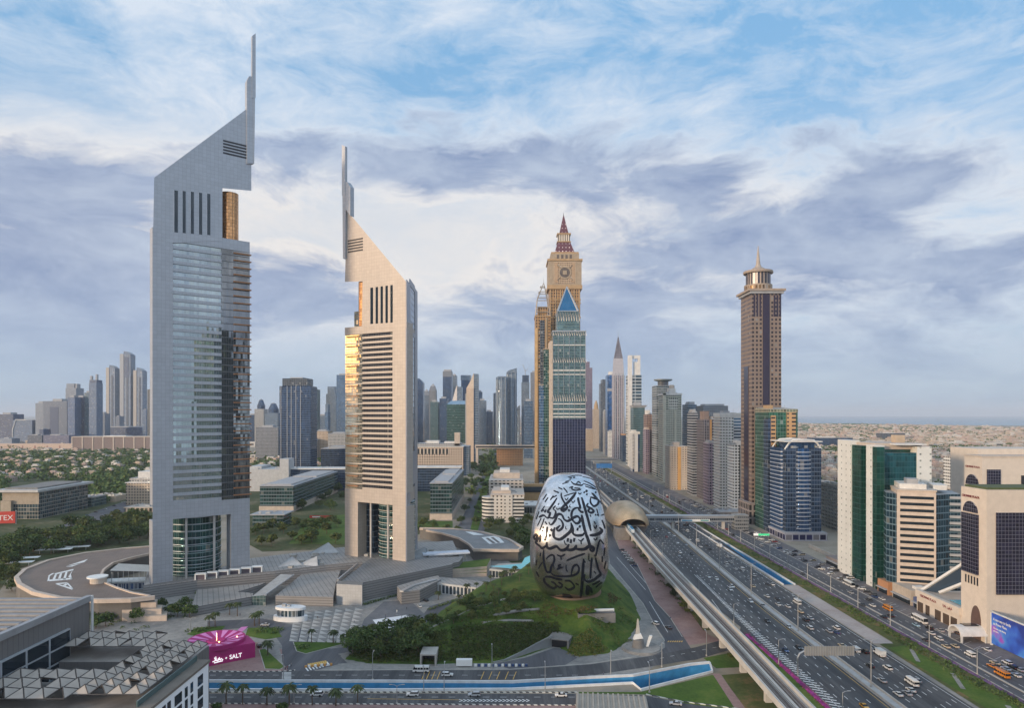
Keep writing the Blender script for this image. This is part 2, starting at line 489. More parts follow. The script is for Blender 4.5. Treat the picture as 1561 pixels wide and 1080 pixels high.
M_CREAM = facade('sunlit_cladding', (0.41, 0.36, 0.32), (0.5, 0.5, 0.4), 3, 3, (2, 2, 2, 2), wr=0.45, wm=0.2, joints=2.4, roof=(0.4, 0.37, 0.33), wvar=.05)  # the beige tower's sunlit warmth is put into this panel colour
M_GOLDGLASS = facade('gold_glass', (0.30, 0.17, 0.08), (0.62, 0.36, 0.16), 2.4, 1.9, (0.04, 0.96, 0.05, 0.95), gr=0.12, gm=0.9, var=0.12, lit=0)
M_DKGLASS = glass('dark_glass', (0.03, 0.045, 0.06), 0.06, 0.5)
M_STRIPE = None
def stripe_mat(name, a, b, period):
    m = bpy.data.materials.new(name); m.use_nodes = True
    t = NT(m.node_tree)
    bs = t.node('ShaderNodeBsdfPrincipled'); o = t.node('ShaderNodeOutputMaterial'); t.l.new(bs.outputs[0], o.inputs[0])
    x, y, z = t.sep(t.node('ShaderNodeTexCoord').outputs['Object'])
    f = t.math('GREATER_THAN', t.math('FRACT', t.math('DIVIDE', t.math('ADD', x, y), period)), 0.5)
    t.put(bs.inputs['Base Color'], t.mix(f, a, b)); bs.inputs['Roughness'].default_value = 0.7
    return m
M_STRIPE = stripe_mat('striped_kerb', (0.6, 0.58, 0.52), (0.06, 0.06, 0.065), 2.6)

# ------------------------------------------------------------------ ground, sea, trenches
TR_FAR = GP([(-40, 1041.5), (300, 1041.7), (600, 1042), (780, 1043), (900, 1036), (965, 1033), (1053, 1016), (1082, 1013)])
TR_NEAR = GP([(1086, 1026), (977, 1054), (964.5, 1043.5), (780, 1053), (600, 1054), (300, 1054), (-40, 1054)])
RT = [(178.0, 452), (185.0, 452), (185.0, 615), (178.0, 615)]
sheet('ground', [(-32000, -600), (32000, -600), (32000, 42000), (-32000, 42000)], 0.0, M_GROUND, holes=[TR_FAR + TR_NEAR, RT])
sea_m = plain('sea_water', (0.10, 0.19, 0.25), 0.25, var=0.1, scale=0.002, spec=0.3)
sheet('sea', [G(1205, 645.5), G(1300, 646.8), G(1400, 648.0), G(1561, 649.5), (9000, 3500), (31000, 3000), (31000, 41000), (3200, 41000)], 0.08, sea_m)

def ribbon(mb, pts, w, z0, z1, m=0):
    """low wall or kerb following a line"""
    P = [Vector((p[0], p[1])) for p in pts]
    L = []; Rr = []
    for i, p in enumerate(P):
        d = (P[min(i + 1, len(P) - 1)] - P[max(i - 1, 0)]).normalized(); n = Vector((-d.y, d.x)) * w / 2
        L.append(p + n); Rr.append(p - n)
    rings = [[(a.x, a.y, z0), (b.x, b.y, z0), (b.x, b.y, z1), (a.x, a.y, z1)] for a, b in zip(L, Rr)]
    mb.loft(rings, m)
# trench of the underpass in front: floor, blue far wall, white parapets
sheet('underpass_road', TR_FAR + TR_NEAR, -6.0, M_ASPH)
t = thing('underpass_wall', 'bright blue painted retaining wall of the underpass along the bottom road, with white parapet', 'wall', (0, 287, 0))
def wall_strip(pts, z0, z1, off):
    mb = MB()
    for a, b in zip(pts, pts[1:]):
        mb.face([(a[0], a[1], z0), (b[0], b[1], z0), (b[0], b[1], z1), (a[0], a[1], z1)])
    for i in range(len(mb.v)): mb.v[i] = (mb.v[i][0] - off[0], mb.v[i][1] - off[1], mb.v[i][2])
    return mb
wall_strip(TR_FAR + TR_NEAR[:1], -6, 0.02, (0, 287)).build('blue_wall', M_BLUE, t)
mb = MB(); ribbon(mb, [(a, b - 287 + .3) for a, b in TR_FAR], 0.6, 0.0, 1.1); mb.build('parapet', plain('white_parapet', (0.62, 0.64, 0.66), 0.7), t)
t = thing('retaining_wall', 'low pale concrete parapet wall on the near side of the blue underpass', 'wall', (0, 280, 0))
mb = wall_strip(TR_NEAR, -6, 0.02, (0, 280)); mb.build('lower_wall', M_CONC, t)
mb = MB(); ribbon(mb, [(a, b - 280 - .3) for a, b in [TR_FAR[-1]] + TR_NEAR], 0.6, 0.0, 1.0); mb.build('parapet', MATS['white_parapet'], t)
# trench of the ramp beside the right-hand carriageway
mb = MB()
mb.face([(178, 452, -6), (185, 452, -6), (185, 615, 0.0), (178, 615, 0.0)])
o = mb.build('ramp_road', M_ASPH); o['kind'] = 'structure'
t = thing('ramp_wall', 'long blue walled ramp channel sunk between the right carriageway and the planted strip', 'wall', (181.5, 530, 0))
mb = MB()
mb.face([(3.5, -78, -6), (3.5, 85, -6), (3.5, 85, 0), (3.5, -78, 0)]); mb.face([(-3.5, 85, -6), (-3.5, -78, -6), (-3.5, -78, 0), (-3.5, 85, 0)])
mb.build('blue_wall', M_BLUE, t)
MB().box(-3.5, 3.5, -78, -77.6, -6, 0).build('tunnel_mouth', M_DARK, t)
mb = MB(); mb.box(3.5, 4.1, -79, 170, 0, 1.0); mb.box(-4.1, -3.5, -79, 170, 0, 0.9); mb.build('parapet', MATS['white_parapet'], t)

# ------------------------------------------------------------------ highway
def sstep(t): t = max(0, min(1, t)); return t * t * (3 - 2 * t)
def hc(Y): return 147 + 10 * sstep((Y - 350) / 400) + 0.012 * max(0, Y - 1500)
def interp(tab, Y):
    for (a, b), (c, d) in zip(tab, tab[1:]):
        if Y <= c: return b + (d - b) * max(0, (Y - a)) / (c - a)
    return tab[-1][1]
LEFT = [(150, 122), (262, 122), (354, 120.5), (420, 117), (516, 119), (647, 124), (720, 130), (1500, 130), (4000, 160)]
RIGHT = [(150, 176), (450, 175.5), (615, 176), (640, 187), (1500, 187), (4000, 217)]
YS = [150, 200, 262, 310, 354, 390, 420, 460, 516, 580, 616, 640, 647, 680, 720, 800, 900, 1100, 1300, 1500, 1800, 2200, 2700, 3400]
sheet('highway_road', [(interp(LEFT, y), y) for y in YS] + [(interp(RIGHT, y), y) for y in YS[::-1]], 0.05, M_ASPH)
mk = MB(); ye = MB()
def quad(mb, x0, y0, x1, y1, w, z=0.075):
    d = Vector((x1 - x0, y1 - y0)).normalized(); nx, ny = -d.y * w / 2, d.x * w / 2
    mb.face([(x0 - nx, y0 - ny, z), (x1 - nx, y1 - ny, z), (x1 + nx, y1 + ny, z), (x0 + nx, y0 + ny, z)][::1])
def dashes(off, y0, y1, on=3.2, gap=8.8, w=0.32):
    y = y0
    while y < y1:
        quad(mk, hc(y) + off, y, hc(y + on) + off, y + on, w); y += on + gap
LANE = 3.55
for k in range(1, 6): dashes(-4.6 - LANE * k, 205 + 1.7 * k, 1500, w=0.26)
for k in range(1, 7): dashes(3.9 + LANE * k, 205 + 2.3 * k, 1500, w=0.26)
dashes(-4.6 - LANE * 6, 500, 1500, w=0.26)
for y in range(200, 1500, 20):
    quad(mk, hc(y) + 3.4, y, hc(y + 20) + 3.4, y + 20, 0.22)
    quad(ye, hc(y) - 3.6, y, hc(y + 20) - 3.6, y + 20, 0.28)
    xr = interp(RIGHT, y) - 1.4; xr2 = interp(RIGHT, y + 20) - 1.4
    quad(mk, xr, y, xr2, y + 20, 0.22)
    if y >= 480: quad(mk, interp(LEFT, y) + 1.2, y, interp(LEFT, y + 20) + 1.2, y + 20, 0.22)
# the hatched gore beside the left-hand carriageway
y = 205.0
while y < 480:
    wd = 4.6 if y < 330 else max(1.2, 4.6 - (y - 330) * 0.023)
    xa = hc(y) - 4.6 - LANE * 5 + 2.2 - 0.2
    quad(mk, xa, y, xa - wd, y + wd * 0.55, 0.75); y += 2.9
for a, b in ((205, 300), (300, 380), (380, 480)):
    quad(mk, hc(a) - 22.3, a, hc(b) - 22.3, b, 0.25)
mk.build('lane_marking', M_WHITE)['kind'] = 'structure'
ye.build('edge_line', M_YELLOW)['kind'] = 'structure'
t = thing('median_barrier', 'pale concrete median barrier running down the middle of the multi-lane highway', 'barrier', (150, 400, 0))
def hb(name, off, w, z0, z1, mat, parent, y0=180, y1=2600):
    mb = MB(); ys = [y0 + (y1 - y0) * (i / 60) ** 1.6 for i in range(61)]
    ribbon(mb, [(hc(y) + off - 150, y - 400) for y in ys], w, z0, z1)
    return mb.build(name, mat, parent)
hb('median_island', 0.0, 4.6, 0.05, 0.3, plain('median_paving', (0.42, 0.41, 0.40), 0.85), t)
hb('barrier_wall', -2.0, 0.5, 0.3, 1.1, M_CONC, t); hb('barrier_wall', 2.0, 0.5, 0.3, 1.1, M_CONC, t)

# strips beside the highway
ysn = [150, 262, 354, 450, 615, 640, 800, 1000, 1300, 1600]
sheet('lawn', [(x + 0.2, y) for x, y in ((176.5, 150), (178, 262), (178.5, 330), (178.5, 335), (186.5, 338), (187, 640), (188.5, 700), (188.5, 1500))] + [(198.2, 1500), (198.2, 150)], 0.03, M_LAWN2)
sheet('lawn', [(178.6, 150), (180.5, 262), (180.5, 330), (190, 333), (194, 250), (194, 150)], 0.04, M_LAWN)
for y in (215, 248, 281, 312): sheet('gravel_path', [(183, y), (184.5, y - 1), (191, y + 16), (189.5, y + 17)], 0.05, M_PAVE)
sheet('path', [(176.5, 336), (186, 336), (187, 450), (176.5, 450)], 0.06, ground_mat('pale_paving', [(0.3, (0.30, 0.25, 0.235)), (0.5, (0.38, 0.33, 0.31)), (0.7, (0.44, 0.40, 0.37))], 0.05, 0.5, 0.85, 0.05))
sheet('kerb_paving', [(176.5, 150), (178.5, 330), (176, 330), (175.8, 150)], 0.07, M_PAVE)
sheet('flower_bed', [(197.6, 150), (199.6, 150), (199.6, 1100), (197.6, 1100)], 0.16, M_PURPLE)
sheet('service_road', [(200.4, 150), (219, 150), (219, 330), (219, 1600), (200.4, 1600)], 0.05, M_ASPH2)
sheet('parking_strip', [(219, 150), (236, 150), (236, 1600), (219, 1600)], 0.06, ground_mat('parking_paving', [(0.3, (0.12, 0.11, 0.11)), (0.5, (0.17, 0.15, 0.15)), (0.7, (0.22, 0.2, 0.19))], 0.05, 0.4))
mb = MB(); mb.box(205.4, 206.4, 150, 1500, 0.05, 0.28); mb.build('kerb', M_CONC)['kind'] = 'structure'
mb = MB(); mb.box(200.0, 200.4, 150, 1500, 0.0, 0.2); mb.box(219, 219.4, 150, 700, 0.05, 0.2); mb.build('pavement_kerb', M_CONC)['kind'] = 'structure'
sheet('lawn', [(109.5, 180), (120.6, 180), (120.6, 300), (119.3, 352), (113, 352), (109.5, 300)], 0.04, M_LAWN)
sheet('flower_bed', [(119.4, 190), (121.4, 190), (121.2, 300), (120.0, 350), (118.2, 350), (119.0, 300)], 0.15, M_FLOWER)
sheet('flower_bed', [(113.6, 400), (115.4, 400), (119, 560), (123.5, 660), (121.5, 660), (117, 560)], 0.15, M_FLOWER)

# ------------------------------------------------------------------ roads and paving on the left side
def psheet(name, px, z, mat): return sheet(name, GP(px), z, mat)
psheet('plaza_paving', [(140, 905), (560, 838), (800, 800), (880, 850), (1003, 855), (1045, 980), (980, 1030), (-40, 1030), (-40, 960)], 0.015, M_PAVE)
psheet('frontage_road', [(902, 790), (927, 839), (930, 860), (980.6, 920), (1001, 957), (1013, 975), (1014, 988), (990, 1004), (1060, 1000), (1046, 978), (1022, 943), (998, 917.6), (971, 860), (944.6, 839), (930, 805)], 0.04, M_ASPH2)
psheet('footpath', [(971, 860), (998, 917.6), (1022, 943), (1040, 972), (1048, 985), (1100, 978), (1080, 968), (1060, 945), (1010, 880), (985, 850), (955, 820), (935, 800), (944.6, 839)], 0.03, M_PINK)
psheet('lawn', [(985, 850), (1010, 880), (1060, 945), (1072, 962), (1088, 962), (1090, 950), (1040, 880), (1000, 835), (965, 806), (955, 815)], 0.045, M_LAWN2)
psheet('exit_ramp_road', [(1030, 838), (1062, 862), (1102, 903), (1122, 928), (1131, 948), (1128, 962), (1110, 974), (1060, 988), (1010, 1001), (1000, 1014), (1060, 1007), (1120, 990), (1155, 968), (1143, 935), (1118, 908), (1078, 868)], 0.055, M_ASPH)
psheet('approach_road', [(-40, 1038), (600, 1038), (780, 1037.5), (900, 1031), (1000, 1016), (1060, 1006), (1060, 988), (1000, 1000), (900, 1014), (780, 1022.5), (600, 1023), (480, 1024), (-40, 1027)], 0.05, M_ASPH)
psheet('bottom_road', [(-40, 1072), (600, 1073.5), (880, 1075), (1000, 1085), (1200, 1110), (1200, 1094), (1040, 1073), (985, 1061.5), (880, 1059), (600, 1058.5), (-40, 1058.5)], 0.05, M_ASPH)
psheet('pavement', [(-40, 1072), (600, 1073.5), (880, 1075), (1000, 1085), (900, 1110), (-40, 1110)], 0.02, M_PINK)
psheet('lawn', [(880, 1056), (977, 1056), (1086, 1030), (1094, 1034), (1150, 1100), (1100, 1100), (1040, 1072), (985, 1060), (880, 1058)], 0.03, M_LAWN)
psheet('lawn', [(1100, 1030), (1170, 1025), (1250, 1120), (1160, 1120)], 0.03, M_LAWN2)
psheet('lawn', [(1072, 1004), (1120, 995), (1135, 1018), (1092, 1020)], 0.035, M_LAWN)
psheet('path', [(1086, 1028), (1097, 1028), (1165, 1120), (1145, 1120)], 0.045, M_PINK)
# forecourt road with its loop
psheet('forecourt_road', [(316, 948), (400, 944), (455, 955), (472, 972), (478, 985), (520, 1000), (515, 1014), (470, 1026), (440, 1024), (430, 1010), (430, 985), (416, 966), (380, 958), (316, 962)], 0.04, M_ASPH2)
psheet('drop_off_road', [(655, 925), (700, 912), (760, 895), (800, 880), (806, 888), (760, 905), (700, 925), (672, 940), (655, 958), (640, 962), (636, 950)], 0.04, M_ASPH2)
psheet('forecourt_road', [(470, 985), (505, 990), (560, 983), (560, 990), (515, 998), (530, 1012), (480, 1015)], 0.045, M_ASPH2)
psheet('lawn', [(447, 980), (452, 994), (466, 998), (520, 984), (525, 978)], 0.06, M_LAWN)
psheet('lawn', [(374, 970), (378, 958), (420, 958), (430, 972), (405, 976)], 0.06, M_LAWN)
psheet('lawn', [(395, 992), (404, 990), (434, 1018), (426, 1022), (404, 1021)], 0.06, M_LAWN)
psheet('lawn', [(284, 968), (300, 958), (344, 955), (335, 965), (310, 973)], 0.06, M_LAWN)
psheet('brick_plaza', [(316, 1022), (316, 985), (395, 980), (404, 1000), (404, 1021), (426, 1022), (434, 1018), (426, 990), (440, 995), (452, 1015), (465, 1022), (420, 1026)], 0.03, M_PINK)
tri = ground_mat('dark_paving', [(0.3, (0.10, 0.105, 0.115)), (0.5, (0.135, 0.14, 0.15)), (0.7, (0.17, 0.17, 0.18))], 0.05, 0.4)
psheet('dark_plaza', [(540, 985), (555, 945), (585, 918), (625, 916), (650, 940), (640, 962), (600, 985)], 0.05, tri)
mbt = MB(); mbd = MB()
C0 = [G(449, 934), G(556, 926), G(540, 982), G(440, 979)]
for i in range(7):
    for j in range(9):
        def bl(u, v):
            a = Vector(C0[0]).lerp(Vector(C0[1]), u); b = Vector(C0[3]).lerp(Vector(C0[2]), u); return a.lerp(b, v)
        q = [bl((i + a) / 7, (j + b) / 9) for a, b in ((.06, .06), (.94, .06), (.94, .94), (.06, .94))]
        mbt.face([(q[0].x, q[0].y, .085), (q[3].x, q[3].y, .085), (q[2].x, q[2].y, .085)])
        mbd.face([(q[0].x, q[0].y, .085), (q[2].x, q[2].y, .085), (q[1].x, q[1].y, .085)])
mbt.build('plaza_tile', plain('pale_tile', (0.42, 0.40, 0.37), 0.8))['kind'] = 'structure'
mbd.build('plaza_tile', plain('grey_tile', (0.22, 0.21, 0.2), 0.8))['kind'] = 'structure'
psheet('event_floor', [(568, 946), (618, 939), (648, 952), (628, 964), (583, 964)], 0.09, plain('white_floor', (0.72, 0.72, 0.73), 0.6, var=0.05))
# kerbs along the bottom roads
mb = MB()
for pts in ([(-40, 1056.6), (300, 1056.6), (600, 1056.8), (880, 1057)], [(985, 1060), (1040, 1071), (1200, 1092)], [(-40, 1026), (316, 1025.5), (430, 1025), (450, 1023)], [(300, 1074), (600, 1075), (880, 1076.5)]):
    ribbon(mb, GP(pts), 0.5, 0.0, 0.3)
mb.build('kerb', M_STRIPE)['kind'] = 'structure'
mb = MB()
for pts in ([(480, 1023), (600, 1022), (780, 1021.5), (900, 1013), (960, 1004), (1000, 992), (1013, 978), (1000, 958), (980, 921), (930, 862)], [(971, 860), (998, 917), (1022, 943), (1040, 972)], [(447, 980), (452, 994), (466, 998), (520, 984)], [(395, 992), (404, 1021), (426, 1022), (434, 1018)]):
    ribbon(mb, GP(pts), 0.35, 0.0, 0.22)
mb.build('kerb', M_CONC)['kind'] = 'structure'
# white and yellow paint on the bottom roads
mk = MB(); ye = MB()
def pq(mb, a, b, w, z=0.07):
    p, q = G(*a), G(*b); quad(mb, p[0], p[1], q[0], q[1], w, z)
for x in range(320, 900, 24): pq(mk, (x, 1030.5), (x + 9, 1030.5), 0.2)
for x in range(320, 1000, 26): pq(mk, (x, 1064), (x + 10, 1064), 0.2)
for x in (648, 655, 663, 671, 738, 750, 762, 775, 787): pq(ye, (x - 5, 1037), (x, 1025), 0.3)
for x in range(700, 806, 6): pq(mk, (x, 1067.4), (x + 5, 1069.2), 0.45); pq(mk, (x + 5, 1069.2), (x, 1071), 0.45)
pq(ye, (560, 1066.5), (705, 1068.2), 0.3)
for i in range(8): pq(mk, (466 + i * 4.6, 1019 - i * 1.3), (470 + i * 4.6, 1024 - i * 1.2), 0.6)
for i in range(9): pq(ye, (472 + i * 3.2, 1018 - i * 0.7), (470 + i * 3.2, 1013 - i * .6), 0.8, 0.08)
for a, b in (((940, 850), (984, 900)), ((990, 918), (1018, 965)), ((1085, 915), (1100, 935)), ((1100, 935), (1104, 952)), ((960, 862), (985, 890))): pq(mk, a, b, 0.25)
for x in range(990, 1130, 16): pq(mk, (x, 1008 - (x - 990) * .2), (x + 6, 1007 - (x - 990) * .2), 0.22)
for i in range(7): pq(ye, (1018 + i * 3.4, 980), (1020 + i * 3.4, 978), 0.5, 0.08)
for i in range(6): pq(mk, (430 + i * .0, 1026.5 + i * 1.9), (444 + i * .0, 1026.5 + i * 1.9), 0.6)
mk.build('road_marking', M_WHITE)['kind'] = 'structure'; ye.build('road_marking', M_YELLOW)['kind'] = 'structure'
# service road paint
mk = MB(); y = 205
while y < 1000:
    for x in (203.2, 209.6, 213): quad(mk, x, y, x, y + 3, 0.2)
    y += 11
for i in range(40): quad(mk, 220, 300 + i * 7, 226, 304 + i * 7, 0.14)
mk.build('lane_marking', M_WHITE)['kind'] = 'structure'
# avenue in the middle distance
psheet('avenue_road', [(690, 812), (700, 800), (738, 720), (752, 684), (760, 684), (752, 730), (744, 770), (738, 812)], 0.04, M_ASPH2)
psheet('median_lawn', [(716, 812), (726, 770), (744, 715), (751, 690), (754, 690), (750, 720), (738, 775), (728, 812)], 0.1, M_LAWN)
psheet('lawn', [(636, 806), (636, 795), (690, 795), (690, 806)], 0.04, M_LAWN)
psheet('lawn', [(470, 790), (560, 782), (560, 830), (440, 830)], 0.04, M_LAWN)
M_SCRUB = ground_mat('scrub_grass', [(0.3, (0.03, 0.05, 0.015)), (0.5, (0.06, 0.075, 0.028)), (0.62, (0.12, 0.11, 0.06)), (0.75, (0.24, 0.20, 0.14))], 0.02, 0.2)
psheet('scrubland', [(-60, 690), (240, 688), (240, 838), (130, 842), (60, 856), (20, 872), (-10, 915), (-60, 915)], 0.01, M_SCRUB)
psheet('scrubland', [(380, 692), (640, 692), (640, 815), (560, 836), (400, 842), (378, 830)], 0.01, M_SCRUB)
psheet('scrubland', [(640, 722), (704, 722), (690, 790), (640, 795)], 0.012, M_SCRUB)
psheet('scrubland', [(700, 815), (738, 800), (830, 795), (830, 850), (800, 870)], 0.025, M_SCRUB)
psheet('side_road', [(60, 812), (105, 798), (150, 778), (200, 762), (225, 764), (180, 785), (140, 800), (70, 822)], 0.04, M_ASPH2)

# ------------------------------------------------------------------ the grass hill and the museum on it
HILL = GP([(520, 1006), (560, 1013), (640, 1015), (700, 1013), (760, 1012), (800, 1002), (845, 986), (880, 1003), (925, 998), (948, 988), (960, 975), (978, 945), (962, 906), (928, 868), (905, 842), (830, 846), (805, 862), (770, 885), (740, 905), (690, 918), (655, 945), (625, 968), (560, 985)])
def hill_h(x, y):
    if not inpoly(x, y, HILL): return None
    d = pdist(x, y, HILL)
    top = 14.6 - 7.8 * sstep((-5 - x) / 50) + 1.2 * math.sin(x * 0.09) * math.sin(y * 0.07)
    w = 30.0 if y < 345 else 24.0
    if x < -30: w = 22.0
    return top * sstep(min(1, d / w)) ** 0.8
def make_hill():
    x0, x1 = min(p[0] for p in HILL), max(p[0] for p in HILL); y0, y1 = min(p[1] for p in HILL), max(p[1] for p in HILL)
    st = 2.5; nx = int((x1 - x0) / st) + 3; ny = int((y1 - y0) / st) + 3
    mb = MB(); idx = {}
    for j in range(ny):
        for i in range(nx):
            x = x0 - st + i * st; y = y0 - st + j * st
            h = hill_h(x, y)
            idx[i, j] = len(mb.v); mb.v.append((x, y, -0.4 if h is None else h))
    for j in range(ny - 1):
        for i in range(nx - 1):
            q = [idx[i, j], idx[i + 1, j], idx[i + 1, j + 1], idx[i, j + 1]]
            if max(mb.v[k][2] for k in q) > -0.3: mb.f.append(tuple(q)); mb.m.append(0)
    o = mb.build('hill', ground_mat('hill_grass', [(0.28, (0.025, 0.045, 0.010)), (0.45, (0.045, 0.085, 0.014)), (0.6, (0.085, 0.125, 0.02)), (0.75, (0.15, 0.14, 0.035))], 0.06, 0.5, bump=0.5), smooth=True)
    o['kind'] = 'structure'
make_hill()
def hz(x, y):
    h = hill_h(x, y); return 0.0 if h is None else max(0.0, h)
def onhill(px, py):
    """where the sight line of this pixel meets the hill"""
    Y = 296.0
    while Y < 470:
        x = X(px, Y); z = Z(py, Y)
        if z <= hz(x, Y): return x, Y, max(0.0, z)
        Y += 0.5
    x, y = G(px, py); return x, y, hz(x, y)
# things let into the hill
sx_, sy_, sz_ = onhill(910, 944)
t = thing('skylight', 'long white edged skylight slab cut into the grass slope below the egg shaped museum', 'skylight', (sx_, sy_, sz_ + .7), rad(6))
MB().box(-9.5, 9.5, 0, 4.5, -3, 1.9).build('concrete_frame', M_CONCD, t); MB().box(-9.8, 9.8, 3.6, 4.8, 1.8, 2.9).build('white_edge', M_WHITE, t); MB().box(-9.1, 9.1, -0.1, 3.5, 1.9, 2.1).build('glazing', M_DKGLASS, t)
t = thing('tunnel_portal', 'small square concrete tunnel portal in the planted slope behind the white minibus', 'portal', (*G(653, 1015), 0))
mb = MB(); mb.box(-3.6, -2.9, -1, 9, 0, 5.2); mb.box(2.9, 3.6, -1, 9, 0, 5.2); mb.box(-2.9, 2.9, -1, 9, 4.6, 5.2); mb.build('concrete_frame', M_CONC, t); MB().box(-2.9, 2.9, 4, 9, 0, 4.5).build('opening', M_DARK, t)
t = thing('tunnel_portal', 'dark road tunnel mouth with grey ribbed side wall under the grass slope', 'portal', (*G(850, 990), 0), rad(-18))
mb = MB(); mb.box(-5.4, -4.6, 0, 16, 0, 4.2); mb.box(4.6, 5.4, 0, 16, 0, 4.2); mb.box(-4.6, 4.6, 1, 16, 3.7, 4.2); mb.build('concrete_frame', M_CONCD, t); MB().box(-4.6, 4.6, 2, 16, 0, 3.65).build('opening', M_DARK, t)
mb = MB()
rw = GP([(842, 986), (815, 994), (795, 1001), (770, 1008), (752, 1012)])
ribbon(mb, rw, 0.8, 0.0, [5.6, 0][0]); 
for i, v in enumerate(mb.v):
    if v[2] > 0: mb.v[i] = (v[0], v[1], max(0.6, 5.4 - 0.22 * max(0, rw[0][0] - v[0])))
tag(mb.build('retaining_wall', M_STEEL), 'grey ribbed retaining wall sloping down from the dark tunnel mouth to the kerb', 'wall')
psheet('tunnel_road', [(752, 1013), (800, 1004), (845, 989), (866, 992), (880, 1004), (860, 1016), (780, 1022)], 0.06, M_ASPH2)

M_EGG = facade('museum_steel', (0.52, 0.515, 0.515), (0.5, 0.5, 0.5), 4, 2.4, (2, 2, 2, 2), wr=0.21, wm=0.95, joints=2.4, roof=(0.7, 0.7, 0.72), wvar=0.05)
M_EGGTXT = plain('lettering_glass', (0.006, 0.008, 0.016), 0.25, 0.0, var=0, spec=0.3)
EGGP = (32.6, 386.0); EGGR = rad(-6)
def egg_mesh():
    mb = MB(); NT_, NC = 72, 40
    rings = []
    for i in range(NT_):
        th = 2 * math.pi * i / NT_ - math.pi / 2
        c, s = math.cos(th), math.sin(th)
        Oy, Oz = 37.5 * math.copysign(abs(c) ** (0.72 if s < 0 else 1.0), c), 44.5 + 34.8 * s
        Iy, Iz = 19.0 * c, 52.0 + 16.5 * s
        up = (s + 1) / 2
        wx = 20.6 - 6.9 * up ** 3.6 - 2.2 * max(0, (0.2 - up) / 0.2)
        ring = []
        for k in range(NC):
            ph = 2 * math.pi * k / NC
            cp, sp = math.cos(ph), math.sin(ph)
            e = 0.92 + 0.1 * up
            a = math.copysign(abs(cp) ** e, cp); b = math.copysign(abs(sp) ** e, sp)
            f = (a + 1) / 2
            ring.append((wx * b, Iy + (Oy - Iy) * f, max(13.0, Iz + (Oz - Iz) * f)))
        rings.append(ring)
    i0 = len(mb.v)
    for r in rings: mb.v += r
    for a in range(NT_):
        for k in range(NC):
            b = (a + 1) % NT_; q = (k + 1) % NC
            mb.f.append((a * NC + k, a * NC + q, b * NC + q, b * NC + k)); mb.m.append(0)
    return mb
museum = thing('museum', 'silver egg shaped ring museum covered in black Arabic calligraphy, standing on the grass hill', 'museum', (EGGP[0], EGGP[1], 0), EGGR)
egg_o = egg_mesh().build('shell', M_EGG, museum, smooth=True)
MB().cyl(0, 0, 8, 15.5, 19, 16.5, 40, ry=30).build('base', plain('bronze_base', (0.16, 0.10, 0.06), 0.5, 0.3), museum)
